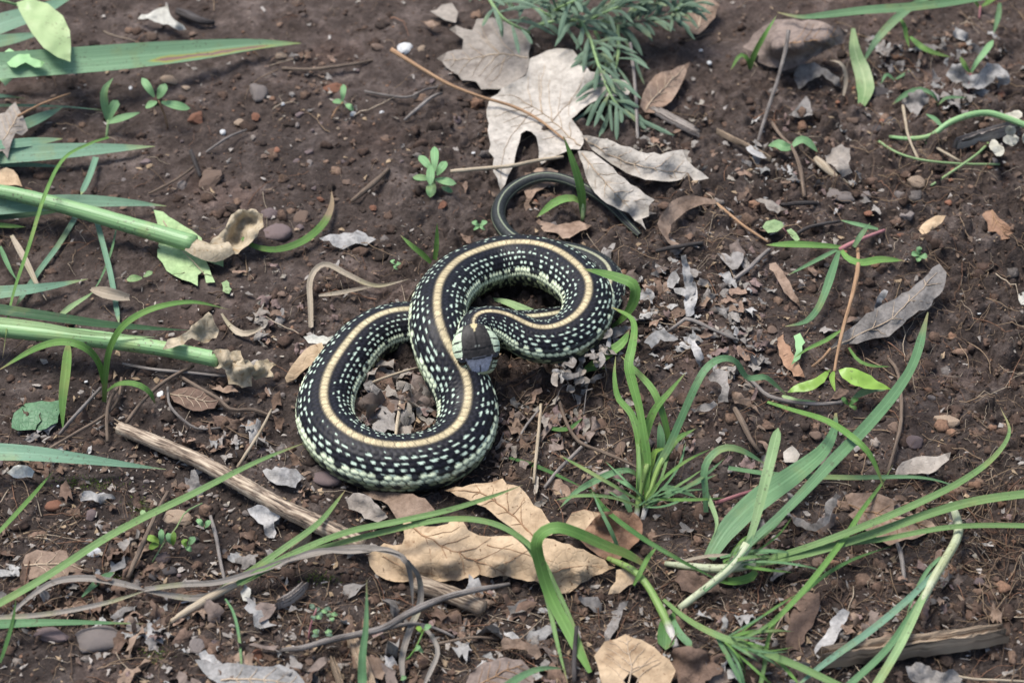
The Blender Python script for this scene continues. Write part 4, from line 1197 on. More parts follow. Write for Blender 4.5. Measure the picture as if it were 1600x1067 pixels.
blade_thing("grass_leaf", "thin grass blade with pink base lying over the broad blade", "grass", [(1199, 628, 6), (1240, 641, 12), (1290, 657, 26), (1330, 682, 34), (1360, 712, 30), (1383, 766, 18)], 12, 'grass', base=0.4, peak=0.6, k=2.4)
plant("uprooted_onion_grass", "uprooted grass with white bulb end among reddish roots", "grass", [
    ("stalk", 't', [(1486, 787, 4), (1496, 812, 8), (1496, 838, 10), (1478, 872, 12), (1458, 905, 12), (1440, 940, 12)], [5, 7, 7, 7, 7, 6], 'rootwhite'),
    ("blade", 'r', [(1452, 912, 12), (1432, 955, 14), (1405, 1010, 14), (1360, 1085, 12)], 17, 'grass_pale', dict(base=0.7, peak=0.4, k=5)),
    ("blade", 'r', [(1446, 925, 12), (1418, 968, 12), (1380, 1020, 12), (1310, 1085, 10)], 14, 'grass_cool', dict(base=0.7, peak=0.4, k=5)),
    ("blade", 'r', [(1462, 893, 12), (1420, 935, 14), (1360, 985, 12), (1290, 1035, 8), (1240, 1075, 6)], 12, 'iris', dict(base=0.7, peak=0.4, k=5)),
    ("blade", 'r', [(1470, 870, 13), (1450, 890, 12), (1430, 925, 10), (1415, 965, 6)], 8, 'grass_cool', dict(base=0.8))])
plant("grass_plant", "green grass with split blades spreading over the grey leaf scraps", "grass", [
    ("blade", 'r', [(1036, 936, 2), (1075, 968, 6), (1120, 992, 10), (1180, 1014, 12), (1250, 1042, 10), (1340, 1085, 8)], 15, 'sedge', dict(base=0.5, peak=0.4, k=5)),
    ("blade", 'r', [(1140, 1000, 9), (1190, 985, 12), (1225, 955, 14), (1270, 905, 16), (1320, 840, 14), (1345, 800, 12), (1378, 755, 8), (1396, 725, 4)], 12, 'grass', dict(base=0.5, peak=0.4)),
    ("blade", 'r', [(1225, 955, 12), (1280, 905, 10), (1330, 875, 10), (1395, 852, 6)], 8, 'grass_dark', dict(base=0.6)),
    ("blade", 'r', [(1214, 962, 10), (1200, 1000, 8), (1194, 1040, 6), (1190, 1080, 5)], 8, 'grass', dict(base=0.8, k=5)),
    ("blade", 'r', [(1120, 995, 8), (1140, 1030, 8), (1165, 1080, 6)], 10, 'grass_cool', dict(base=0.7, k=5)),
    ("blade", 'r', [(1180, 1015, 9), (1215, 1032, 8), (1250, 1070, 6)], 8, 'grass', dict(base=0.7, k=5)),
    ("blade", 'r', [(1200, 1020, 6), (1192, 1050, 8), (1184, 1090, 8)], 9, 'sedge', dict(base=0.7, k=5))] + wisps(1130, 1000, 14, -60, 60, 7))
blade_thing("grass_leaf", "short dark leaf end under the white based sedge stalk", "grass", [(1120, 905, 2), (1150, 908, 3), (1176, 900, 5), (1180, 885, 7)], 15, 'grass', base=0.6, peak=0.6, k=4)
blade_thing("grass_leaf", "thin blade crossing the clump towards the white grass base", "grass", [(922, 765, 3), (950, 800, 14), (1000, 838, 22), (1050, 868, 22), (1110, 900, 12), (1128, 908, 8)], 9, 'grass_dark', base=0.6, peak=0.5)
blade_thing("grass_leaf", "fine pale blade standing behind the folded wide blade", "grass", [(968, 862, 6), (955, 830, 16), (940, 800, 20), (924, 765, 22)], 7, 'grass_cool', base=0.7, peak=0.3)
blade_thing("grass_leaf", "fine green blade lying at the tan leaf's upper lobe", "grass", [(795, 715, 1), (830, 725, 3), (870, 742, 4), (912, 762, 2)], 7, 'grass_dark', base=0.6)
blade_thing("grass_leaf", "thin stray green blade beside the tiny leaved herb", "grass", [(352, 935, 4), (365, 958, 6), (374, 1000, 6), (380, 1085, 3)], 5, 'grass_cool', base=0.6)
blade_thing("grass_leaf", "old green blade at the grey shredded litter by the border", "grass", [(-20, 850, 4), (20, 808, 6), (50, 775, 6), (84, 735, 3)], 8, 'grass', base=0.6)
blade_thing("grass_leaf", "narrow dark blade rising beside the flat brown stones", "grass", [(0, 1035, 3), (10, 1005, 6), (20, 970, 10), (25, 935, 14)], 7, 'grass_dark', base=0.6)
blade_thing("grass_leaf", "folded green blade among wet leaves below the long straight blade", "grass", [(128, 932, 2), (145, 915, 4), (160, 903, 5), (180, 893, 3)], 12, 'grass_cool', base=0.2, peak=0.6)

# plants on the far side
plant("grass_plant", "five leaved grass seedling with pink stem beside the curled grey leaf", "grass", [
    ("stem", 't', [(1382, 360, 2), (1355, 370, 6), (1330, 381, 8), (1312, 390, 8)], [2.5, 3, 4, 4], 'redstem'),
    ("blade", 'r', [(1318, 387, 8), (1285, 384, 10), (1240, 382, 10), (1196, 383, 6)], 14, 'grass', dict(base=0.5, peak=0.6)),
    ("blade", 'r', [(1312, 388, 8), (1285, 402, 8), (1258, 416, 6), (1229, 431, 2)], 9, 'grass_cool', dict(base=0.6)),
    ("blade", 'r', [(1311, 392, 8), (1300, 425, 10), (1288, 460, 8), (1276, 485, 6), (1258, 503, 4), (1227, 510, 2)], 17, 'grass_cool', dict(prof=[0.4, 0.8, 1, 0.8, 0.75, 0.1], fold=0.2)),
    ("blade", 'r', [(1314, 391, 8), (1325, 404, 9), (1345, 411, 9), (1375, 406, 8), (1413, 407, 4)], 16, 'grass', dict(base=0.5, peak=0.5)),
    ("blade", 'r', [(1334, 386, 9), (1345, 368, 13), (1360, 348, 16)], 11, 'grass_cool', dict(base=0.7)),
    ("blade", 'r', [(1372, 358, 4), (1345, 352, 5), (1312, 344, 3)], 9, 'grass_cool', dict(base=0.5))])
plant("leafy_sprig", "lime green leafy sprig on a thin bent stem", "sprig", [
    ("stem", 't', [(1340, 385, 4), (1341, 410, 8), (1338, 435, 10), (1328, 475, 12), (1318, 510, 12), (1308, 555, 12), (1304, 580, 12)], [2.5, 3.5, 4, 3, 3, 2.5, 2.5], 'petiole'),
    ("leaf", 's', [(1310, 578, 13), (1322, 574, 15), (1340, 577, 15), (1355, 584, 14), (1372, 596, 13), (1394, 609, 11), (1372, 608, 11), (1350, 607, 12), (1330, 600, 12), (1316, 590, 13)], 'lime', dict(crumple=0.7, grid=0.0018, jag=0.15)),
    ("leaf", 's', [(1298, 577, 13), (1290, 580, 14), (1275, 590, 14), (1255, 597, 13), (1240, 603, 11), (1230, 613, 9), (1250, 612, 11), (1270, 609, 12), (1288, 597, 13)], 'lime', dict(crumple=0.7, grid=0.0018, jag=0.15)),
    ("leaf", 'r', [(1303, 580, 12), (1300, 592, 13), (1305, 612, 12)], 9, 'lime', dict(base=0.3)),
    ("leaf", 'r', [(1314, 516, 11), (1290, 532, 12), (1262, 545, 11), (1240, 560, 8)], 9, 'grass', dict(base=0.4)),
    ("leaf", 's', [(1240, 525, 5), (1250, 520, 6), (1258, 535, 6), (1250, 560, 4), (1236, 570, 4), (1244, 548, 5)], 'seedling', dict(crumple=1.2, grid=0.0018))])
blade_thing("grass_leaf", "thin dark curved blade under the curled grey leaf", "grass", [(1326, 543, 5), (1340, 562, 5), (1360, 571, 5), (1392, 573, 3)], 6, 'grass', base=0.6)
blade_thing("grass_leaf", "weathered blade lying along the dark bent twig", "grass", [(1222, 618, 3), (1245, 628, 4), (1275, 627, 4)], 12, 'grass_pale', base=0.3)
blade_thing("grass_leaf", "grey green leaf at the end of the dark bent twig", "grass", [(1330, 625, 3), (1345, 615, 6), (1365, 607, 8), (1385, 609, 6)], 14, 'grass_cool', base=0.3, peak=0.5)
plant("clover_seedling", "tiny dark clover seedling on the bent twig", "seedling", [("leaf", 'r', [(1326, 632, 4), (1320, 626, 6), (1316, 620, 6)], 10, 'grass_dark', dict(base=0.5, peak=0.6, k=4)), ("leaf", 'r', [(1328, 632, 4), (1334, 626, 6), (1340, 622, 5)], 10, 'grass_dark', dict(base=0.5, peak=0.6, k=4)), ("leaf", 'r', [(1327, 633, 4), (1334, 636, 4), (1338, 640, 3)], 9, 'grass_dark', dict(base=0.5, peak=0.6, k=4))])
plant("clover_seedling", "bright three leaved clover seedling alone on bare soil", "seedling", [("leaf", 'r', [(1438, 397, 2), (1436, 391, 5), (1437, 385, 6)], 10, 'seedling', dict(base=0.5, peak=0.6, k=4)), ("leaf", 'r', [(1436, 398, 2), (1430, 397, 4), (1424, 399, 4)], 11, 'seedling', dict(base=0.5, peak=0.6, k=4)), ("leaf", 'r', [(1438, 399, 2), (1443, 400, 4), (1449, 402, 4)], 11, 'seedling', dict(base=0.5, peak=0.6, k=4)), ("leaf", 'r', [(1437, 400, 2), (1435, 405, 3), (1433, 409, 2)], 9, 'seedling', dict(base=0.5, peak=0.6, k=4))])
plant("round_leaf_seedling", "seedling with two round purplish green leaves", "seedling", [("leaf", 's', [(1191, 355, 4), (1197, 346, 5), (1210, 343, 6), (1222, 347, 6), (1225, 354, 5), (1215, 362, 4), (1200, 364, 3)], 'eaten', dict(crumple=0.5, grid=0.0015, jag=0.05)), ("leaf", 's', [(1229, 360, 4), (1236, 357, 5), (1244, 364, 5), (1250, 374, 4), (1244, 378, 3), (1236, 370, 3)], 'eaten', dict(crumple=0.5, grid=0.0015, jag=0.05)), ("stem", 't', [(1230, 368, 0), (1228, 362, 3), (1222, 355, 5)], [1.2, 1], 'redstem')])
plant("grass_plant", "long arching grass at the border over the brown crumpled leaf", "grass", [
    ("blade", 'r', [(1660, -20, 20), (1560, -8, 26), (1480, 5, 30), (1420, 12, 32), (1350, 17, 32), (1290, 24, 30), (1250, 27, 28), (1215, 20, 26)], 19, 'grass_cool', dict(prof=[0.5, 0.6, 0.7, 0.9, 1, 1.0, 0.8, 0.1])),
    ("blade", 'r', [(1450, -4, 28), (1420, 14, 24), (1390, 40, 18), (1365, 70, 12), (1345, 105, 5)], 17, 'grass_cool', dict(base=0.7, peak=0.4)),
    ("blade", 'r', [(1406, 28, 18), (1413, 42, 16), (1416, 58, 12), (1421, 76, 8)], 9, 'grass', dict(base=0.4))])
blade_thing("grass_leaf", "pale yellow green blade hanging down beside the brown crumpled leaf", "grass", [(1333, 45, 14), (1336, 80, 10), (1348, 115, 6), (1352, 140, 4), (1346, 166, 2)], 30, 'mottled', prof=[0.2, 0.6, 0.9, 1, 0.4], fold=0.1)
plant("sprout", "bright green sprout standing against the brown crumpled leaf", "sprout", [("blade", 'r', [(1171, 112, 0), (1178, 88, 12), (1195, 55, 26), (1214, 24, 34)], 12, 'grass', dict(base=0.4)), ("blade", 'r', [(1171, 108, 2), (1168, 93, 8), (1156, 87, 10), (1141, 111, 4)], 9, 'grass', dict(base=0.5))])
blade_thing("grass_leaf", "short green blade lying on brown soil by the grey shredded leaf", "grass", [(1422, 58, 5), (1440, 74, 6), (1460, 83, 4), (1487, 90, 2)], 10, 'grass', base=0.4)
blade_thing("withered_leaf", "small curled yellow brown blade beside the pale hanging blade", "dry blade", [(1318, 150, 2), (1322, 125, 8), (1318, 105, 14), (1310, 97, 16), (1296, 95, 14)], 7, 'dry_blade')
plant("sprout", "two leaved sprout on a thin reddish stem by the grey shredded leaf", "sprout", [("stem", 't', [(1513, 147, 0), (1515, 128, 6), (1517, 114, 10)], [1.6, 1.6], 'redstem'), ("leaf", 'r', [(1517, 114, 10), (1526, 98, 16), (1540, 80, 20), (1552, 63, 20)], 11, 'seedling', dict(base=0.4, peak=0.7)), ("leaf", 'r', [(1516, 114, 10), (1508, 104, 14), (1500, 88, 18)], 10, 'grass', dict(base=0.4, peak=0.6))])
plant("sprout", "low grey green sprout with arching leaves near the reddish stem", "sprout", [("blade", 'r', [(1466, 166, 0), (1458, 148, 8), (1435, 140, 10), (1412, 150, 8), (1394, 164, 3)], 11, 'grass_cool', dict(base=0.3, peak=0.7)), ("blade", 'r', [(1466, 164, 2), (1480, 153, 5), (1510, 153, 4)], 7, 'grass_cool', dict(base=0.4)), ("blade", 'r', [(1397, 125, 2), (1385, 117, 5), (1376, 132, 3)], 7, 'grass_cool', {}), ("blade", 'r', [(1398, 125, 2), (1410, 118, 4), (1424, 110, 3)], 6, 'grass_cool', {})])
plant("sprout", "dark sprouts at the border beneath the arching grass", "sprout", [("blade", 'r', [(1532, 15, 0), (1520, 0, 10), (1505, -10, 14)], 12, 'grass', {}), ("blade", 'r', [(1532, 12, 0), (1545, 3, 8), (1565, -8, 12)], 13, 'grass', {}), ("blade", 'r', [(1562, 5, 12), (1560, 25, 8), (1552, 54, 3)], 11, 'grass_cool', {}), ("stem", 't', [(1530, 30, 0), (1532, 10, 4)], [2, 2], 'redstem')])
plant("seedling", "seedling with two wavy leaves on a long trailing brown stem", "seedling", [("leaf", 'r', [(1239, 230, 6), (1225, 230, 7), (1215, 225, 7), (1200, 228, 4)], 18, 'seedling', dict(base=0.3, peak=0.4, wave=0.1)), ("leaf", 'r', [(1238, 229, 6), (1250, 219, 8), (1262, 222, 7), (1278, 238, 3)], 14, 'seedling', dict(base=0.4, peak=0.4)), ("stem", 't', [(1203, 188, 1), (1220, 212, 4), (1238, 232, 6), (1250, 262, 3), (1257, 308, 1)], [3, 2.5, 3, 3.5, 3], 'twig')])
g0 = tube([(1390, 214, 1), (1420, 217, 3), (1455, 212, 6), (1478, 195, 10), (1505, 183, 12), (1535, 177, 12), (1565, 182, 12), (1650, 215, 8)], [2.5, 3.5, 4, 4.5, 5, 5, 5, 5], 9, 0.02)
thing("trailing_vine", "bright green winding stem leading to the white flower", "stem", [("stem", g0, M['stem_green']), ("branch", tube([(1460, 212, 6), (1450, 221, 3), (1448, 226, 1)], [4, 4, 3]), M['stem_green']), ("leaf", ribbon([(1472, 198, 9), (1460, 186, 10), (1446, 178, 8)], 8, base=0.5), M['grass_cool'])])
pet = []
rp = random.Random(4)
for k in range(15):
    cx, cy = (1582 + rp.uniform(-16, 26), 190 + rp.uniform(-14, 34)) if k < 9 else (1566 + rp.uniform(-16, 18), 232 + rp.uniform(-6, 8))
    a = rp.uniform(0, 6.3); L = rp.uniform(8, 13); h = rp.uniform(3, 15)
    ol = []
    for i in range(9):
        t = i / 9 * 6.283
        x, y = L * math.cos(t), L * 0.7 * math.sin(t) * (1 + 0.3 * math.cos(t))
        ol.append((cx + x * math.cos(a) - y * math.sin(a), cy + (x * math.sin(a) + y * math.cos(a)) * 0.8, h + 0.25 * x))
    pet.append(("petal", sheet(ol, crumple=0.8, cw=0.004, grid=0.0013, jag=0.1), M['petal']))
thing("white_flower", "fallen white flower cluster at the end of the green stem", "flower", pet)
for lab, pts, r in (("fine yellow stem lying beside the grey wood splinter", [(1373, 221, 2), (1400, 238, 3), (1440, 250, 3), (1500, 256, 2), (1562, 257, 1)], 2),
                    ("thin yellow green stem curving down from the wood splinter", [(1544, 224, 3), (1528, 240, 3), (1500, 260, 2), (1455, 290, 1)], 2.4)):
    thing("thin_stem", lab, "stem", [("stem", tube(pts, [r, r * .8], 6), M['grass_pale'])])

# seedlings on the open soil
def oval(p0, p1, w, m='seedling', h0=6, h1=7, **kw):
    kw = dict(dict(base=0.25, peak=0.55, k=3.2, fold=0.15), **kw)
    mid = ((p0[0] + p1[0]) / 2, (p0[1] + p1[1]) / 2, (h0 + h1) / 2 + 1.5)
    return ("leaf", 'r', [(p0[0], p0[1], h0), mid, (p1[0], p1[1], h1)], w, m, kw)
plant("seedling", "bright seedling with rosette of oval leaves on open soil", "seedling", [oval((677, 268), (655, 243), 14, h0=12, h1=14), oval((679, 268), (679, 229), 14, h0=12, h1=16), oval((682, 274), (697, 252), 14, h0=10, h1=14), oval((674, 279), (645, 277), 12, h0=8, h1=8), oval((673, 258), (672, 290), 14, h0=14, h1=12), oval((680, 280), (713, 287), 14, h0=7, h1=7), oval((675, 285), (672, 309), 17, h0=5, h1=3), oval((690, 292), (708, 300), 10, h0=3, h1=2), ("stem", 't', [(678, 300, 0), (678, 280, 6), (677, 265, 12)], [2.5, 2], 'grass_pale')])
plant("seedling", "three bladed seedling under the long scalded leaf", "seedling", [("blade", 'r', [(168, 190, 4), (163, 160, 14), (164, 140, 20), (177, 122, 24)], 13, 'seedling', dict(base=0.4, peak=0.5)), ("blade", 'r', [(169, 188, 5), (176, 170, 10), (184, 157, 12)], 16, 'seedling', dict(base=0.4, peak=0.7, k=4)), ("blade", 'r', [(168, 192, 5), (190, 185, 9), (219, 176, 8)], 13, 'seedling', dict(base=0.4, peak=0.4)), ("stem", 't', [(166, 216, 0), (168, 202, 3), (169, 188, 6)], [2, 2], 'grass_pale')])
plant("seedling", "four leaved seedling on thin stem near the red brown stone", "seedling", [oval((241, 152), (222, 122), 13, h0=16, h1=22), oval((246, 154), (259, 131), 16, h0=16, h1=22), oval((252, 160), (297, 170), 15, h0=14, h1=10), oval((245, 159), (227, 167), 13, h0=14, h1=12), ("stem", 't', [(262, 200, 0), (258, 182, 6), (248, 158, 15)], [1.8, 1.6], 'petiole')])
plant("seedling", "small seedling with three pale leaves beside a red stone", "seedling", [oval((535, 158), (537, 132), 10, h0=8, h1=12), oval((538, 160), (520, 158), 10, h0=7, h1=6), oval((540, 162), (553, 172), 10, h0=6, h1=4), ("stem", 't', [(518, 186, 0), (525, 172, 4), (536, 160, 8)], [1.4, 1.4], 'petiole')])
plant("seedling", "tiny blue green seedling close behind the snake's upper coil", "seedling", [oval((749, 352), (738, 346), 9, h0=4, h1=5), oval((750, 352), (760, 345), 9, h0=4, h1=5), oval((750, 353), (758, 358), 8, h0=4, h1=3), oval((748, 353), (740, 358), 8, h0=4, h1=3)])
plant("seedling", "tiny pale seedling on bare soil beside the dry straw loop", "seedling", [oval((617, 412), (612, 406), 8, h0=3, h1=4), oval((618, 413), (625, 410), 8, h0=3, h1=4), oval((617, 414), (620, 420), 8, h0=3, h1=2)])
plant("seedling", "two oval cotyledons beside the slender grey green stem", "seedling", [oval((222, 434), (198, 436), 13, 'mottled', h0=4, h1=4), oval((224, 432), (238, 424), 11, 'grass_pale', h0=4, h1=6)])
plant("weed", "small bright weed growing through the pebbles", "weed", [oval((250, 845), (228, 838), 12, 'lime', 6, 8), oval((248, 848), (232, 856), 12, 'lime', 5, 5), oval((252, 850), (252, 826), 10, 'seedling', 6, 10), oval((268, 850), (262, 832), 11, 'seedling', 6, 9), oval((270, 852), (272, 830), 9, 'lime', 6, 10), oval((292, 852), (286, 842), 12, 'lime', 5, 8), oval((294, 850), (304, 838), 12, 'seedling', 5, 8), oval((290, 853), (300, 860), 9, 'seedling', 4, 4), oval((318, 822), (308, 810), 9, 'seedling', 6, 8), oval((320, 824), (328, 812), 9, 'seedling', 6, 8), oval((226, 812), (222, 796), 11, 'grass_pale', 8, 10), ("stem", 't', [(238, 878, 0), (255, 850, 5), (275, 825, 9), (290, 800, 10), (316, 786, 9)], [1.2, 1.2], 'grass_pale')])
hb = [("stem", 't', [(482, 998, 0), (486, 975, 6), (495, 950, 12)], [1.8, 1.4], 'redstem')]
for k in range(16):
    x, y = 498 + rp.uniform(-14, 20), 968 + rp.uniform(-26, 24)
    a = rp.uniform(0, 6.28)
    hb.append(oval((x, y), (x + 11 * math.cos(a), y + 8 * math.sin(a)), 8, 'lavender' if k % 3 else 'seedling', 8, 9))
plant("herb", "tiny leaved herb with round leaves near the grey twig", "herb", hb)
plant("weed", "thin green weed twined on the withered grey stem", "weed", [("stem", 't', [(628, 1035, 2), (645, 1020, 6), (656, 998, 10), (662, 984, 10)], [1.5, 1.3], 'grass'), oval((662, 984), (672, 975), 10, 'seedling', 10, 10), oval((660, 988), (652, 978), 9, 'lime', 10, 10), oval((656, 1008), (648, 1014), 10, 'seedling', 8, 7), oval((634, 1056), (626, 1060), 9, 'seedling', 4, 4), oval((652, 1012), (662, 1018), 7, 'seedling', 7, 6)])
thing("fallen_leaf", "pale green chewed leaf flat under the upper green stalk", "leaf", [("leaf_blade", sheet([(240, 328, 4), (255, 331, 4), (275, 345, 4), (300, 360, 4), (315, 372, 3), (322, 395, 2), (349, 405, 3), (349, 417, 2), (335, 412, 2), (322, 408, 2), (330, 428, 2), (336, 441, 2), (322, 442, 2), (318, 424, 2), (309, 430, 2), (309, 447, 2), (285, 437, 2), (260, 423, 2), (246, 402, 3), (248, 380, 3), (246, 350, 4)], crumple=0.8, h0=2, jag=0.3), M['eaten']), ("vein", tube([(255, 345, 5), (280, 385, 4), (305, 412, 4), (320, 430, 3)], [1, 0.6], 5), M['vein'])])
thing("leaf_scrap", "pale green leaf scrap on bare soil near the chewed leaf", "leaf scrap", [("s", sheet([(346, 442, 2), (354, 438, 2), (362, 452, 2), (358, 459, 2), (348, 455, 2)], grid=0.0015, crumple=0.5), M['eaten'])])
thing("fallen_leaf", "dull dark green round leaf beside the upright blade", "leaf", [("l", sheet([(18, 668, 3), (22, 645, 4), (40, 630, 4), (65, 626, 4), (92, 625, 4), (95, 640, 4), (90, 660, 3), (62, 672, 2), (38, 672, 2)], crumple=1.2), M['leafgreen_dark'])])

# lavender at the back
def lav_leaves(spts, n, L, w, seed, mat='lavender'):
    n, L, w = int(n * 1.7), L * 1.15, w * 0.72
    r = random.Random(seed)
    P = np.array([at(*q) for q in spts])
    C, s = spline(P, 40)
    T = norm(np.gradient(C, axis=0))
    out = []
    for k in range(n):
        t = (k + 0.6) / n
        i = int(t * 39)
        c, tg = C[i], T[i]
        out_d = norm(np.cross(tg, [0, 0, 1]) * (1 if k % 2 else -1) * r.uniform(.5, 1.0) + tg * r.uniform(0.5, 1.0) + np.array([0, -0.2, r.uniform(-.25, .45)]))
        ll = L * r.uniform(.45, 1.25) * pxm(c)
        t_off = r.uniform(-.3, .3)
        out_d = norm(out_d + t_off * tg + np.array([r.gauss(0, .22), r.gauss(0, .22), r.gauss(0, .15)]))
        q = [c, c + out_d * ll * 0.5 + np.array([0, 0, ll * 0.06]), c + out_d * ll + np.array([0, 0, -ll * r.uniform(0, .25)])]
        q = [np.array([p[0], p[1], max(p[2], float(G(p[0], p[1])) + 0.002)]) for p in q]
        out.append(("leaf", ribbon(q, w * pxm(c), world=True, base=0.35, peak=0.6, k=3.5, fold=-0.35), M[mat]))
    return out
lav = []
STEMS = [([(790, -20, 16), (820, 5, 24), (850, 20, 24), (885, 42, 16)], 14, 52, 8), ([(1000, 20, 14), (1025, 2, 24), (1045, -20, 28)], 14, 44, 8), ([(905, 40, 12), (945, 20, 22), (975, 8, 28)], 14, 46, 8), ([(930, 50, 12), (948, 90, 10), (938, 140, 7), (925, 180, 4)], 8, 56, 7),
         ([(905, 30, 18), (922, 62, 16), (936, 105, 12), (955, 150, 8), (975, 178, 5)], 22, 66, 10), ([(965, 40, 16), (966, 85, 12), (955, 130, 8), (948, 165, 4)], 12, 60, 7),
         ([(745, -40, 20), (768, 5, 26), (790, 32, 24), (828, 52, 16)], 14, 60, 9), ([(960, 40, 14), (1000, 34, 18), (1040, 25, 20), (1085, 5, 22)], 26, 42, 8),
         ([(860, 20, 14), (880, 10, 26), (900, 0, 34), (925, -25, 38)], 14, 52, 11), ([(980, 30, 12), (1000, 10, 24), (1010, -20, 30)], 18, 40, 8), ([(1040, 30, 14), (1060, 14, 24), (1075, -12, 30)], 18, 40, 8),
         ([(840, 40, 8), (880, 32, 12), (930, 34, 14), (985, 40, 12)], 14, 55, 12), ([(830, 0, 10), (850, -8, 20), (870, -30, 24)], 10, 50, 10), ([(930, 20, 10), (960, 5, 20), (985, -20, 26)], 14, 46, 9)]
for k, (sp, n, L, w) in enumerate(STEMS):
    lav.append(("stem", tube(sp, [3.2, 1.8], 7, 0.05), M['twig' if k in (1, 7) else 'grass_pale']))
    lav += lav_leaves(sp, n, L, w, k + 3)
thing("lavender_plant", "grey green lavender plant hanging over the bleached oak leaf", "plant", lav, base=at(930, 10, 0))

# ------------------------------------------------------------------ dead leaves
def dead_leaf(label, outline, m, veins=(), vm='vein', petiole=None, cat="dead leaf", name="dead_leaf", **kw):
    if kw.get('crumple', 1) > 3.4:
        kw['crumple'] *= 0.55
    kw.setdefault('curl', 1.6)
    kw.setdefault('jag', 0.5)
    g = sheet(outline, **kw)
    veins = list(veins)
    if veins:
        # side veins leave the midrib at an angle and stop short of the margin
        poly = [(q[0], q[1]) for q in outline]
        mid, _s = spline(np.array([[q[0], q[1], 0] for q in veins[0]], float), 30)
        for i in range(5, 28, 5):
            d = norm(mid[min(i + 1, 29), :2] - mid[i - 1, :2])
            for sg in (-1, 1):
                a = sg * math.radians(48)
                e = np.array([d[0] * math.cos(a) - d[1] * math.sin(a), d[0] * math.sin(a) + d[1] * math.cos(a)])
                L = 0
                while L < 70 and inside(*(mid[i, :2] + e * (L + 4)), poly):
                    L += 3
                if L > 9:
                    q0, q1 = mid[i, :2], mid[i, :2] + e * L * 0.9
                    veins.append([tuple(q0), tuple((q0 + q1) / 2 + d * L * 0.06), tuple(q1)])
    subs = [("vein", on_sheet(g, v, 0.42 if i == 0 else 0.22, 0.16 if i == 0 else 0.08), M[vm]) for i, v in enumerate(veins)]
    parts = [("leaf_blade", g, M[m], subs)] if subs else [("leaf_blade", g, M[m])]
    if petiole:
        parts.append(("petiole", tube(petiole[0], petiole[1], 7, 0.04), M['petiole']))
    return thing(name, label, cat, parts)

dead_leaf("big bleached lobed oak leaf with a brown stalk under the lavender", [(760, 172, 7), (766, 153, 8), (785, 138, 9), (806, 127, 9), (822, 118, 8), (828, 92, 8), (842, 86, 9), (870, 76, 10), (895, 78, 11), (912, 98, 10), (922, 112, 10), (950, 117, 8), (978, 127, 7), (988, 138, 6), (982, 148, 6), (955, 150, 5), (930, 158, 5), (908, 172, 5), (893, 186, 5), (905, 202, 5), (912, 213, 4), (906, 234, 4), (882, 238, 5), (862, 246, 5), (846, 258, 4), (842, 235, 4), (838, 214, 5), (830, 206, 6), (822, 204, 6), (814, 209, 6), (808, 232, 4), (803, 258, 3), (793, 277, 2), (782, 298, 1), (777, 278, 3), (770, 258, 4), (764, 215, 5)],
          'paleleaf', veins=[[(905, 228), (880, 205), (850, 180), (820, 160)], [(862, 190), (890, 160), (910, 125), (915, 105)], [(835, 172), (820, 185), (790, 230), (782, 280)], [(845, 178), (845, 140), (850, 100)], [(830, 166), (800, 150), (775, 150)]], petiole=([(612, 78, 14), (650, 102, 14), (700, 131, 13), (750, 151, 12), (800, 166, 10), (840, 186, 8), (884, 220, 6)], [4, 3, 2.6, 2.4, 2.4, 2.2, 1.8]), crumple=4, cw=0.028, h0=5, curl=3)
dead_leaf("dull mottled leaf lobes behind the big bleached oak leaf", [(682, 92, 3), (698, 82, 4), (722, 78, 5), (724, 62, 5), (702, 46, 6), (712, 40, 6), (738, 48, 6), (745, 30, 6), (770, 28, 7), (800, 38, 7), (826, 45, 7), (830, 70, 7), (827, 98, 6), (822, 116, 5), (806, 127, 4), (785, 140, 2), (752, 140, 1), (744, 128, 2), (722, 126, 2), (706, 112, 3)], 'paleleaf_dull', veins=[[(825, 90), (780, 85), (735, 92), (695, 94)], [(780, 85), (760, 60), (750, 38)], [(790, 88), (780, 115), (765, 136)]], crumple=2.5, cw=0.022, h0=4)
dead_leaf("small bleached leaf corner on bare soil behind the oak leaf", [(672, 18, 4), (690, 8, 6), (706, 5, 6), (716, 20, 5), (712, 36, 3), (695, 32, 3)], 'paleleaf_dull', crumple=1.5)
dead_leaf("tan triangular leaf chip beside the small bleached corner", [(655, 33, 3), (676, 32, 4), (688, 38, 3), (676, 46, 2)], 'brownleaf', crumple=0.8, grid=0.002, name="leaf_scrap", cat="leaf scrap")
dead_leaf("long bleached leaf lobe pointing away from the oak leaf", [(908, 212, 8), (928, 214, 10), (958, 221, 12), (985, 230, 13), (1012, 240, 13), (1042, 238, 14), (1066, 234, 13), (1078, 236, 12), (1072, 248, 11), (1085, 262, 10), (1108, 279, 7), (1080, 284, 6), (1045, 284, 6), (1008, 281, 5), (978, 270, 4), (955, 256, 4), (925, 234, 6)], 'paleleaf', veins=[[(912, 218), (960, 245), (1010, 262), (1075, 272)]], crumple=2.0, cw=0.02)
dead_leaf("curled bleached leaf lobe over the end of the snake's tail", [(903, 236, 8), (914, 236, 14), (935, 245, 16), (958, 262, 16), (985, 288, 15), (1008, 304, 13), (1023, 312, 10), (1014, 322, 8), (1014, 338, 6), (1003, 342, 5), (1010, 360, 3), (992, 345, 5), (968, 328, 9), (948, 318, 12), (930, 302, 12), (916, 278, 10)], 'paleleaf', ctrl=[(960, 295, 18), (930, 265, 17), (985, 315, 13)], veins=[[(908, 240), (945, 285), (985, 325)]], crumple=1.2, cw=0.02)
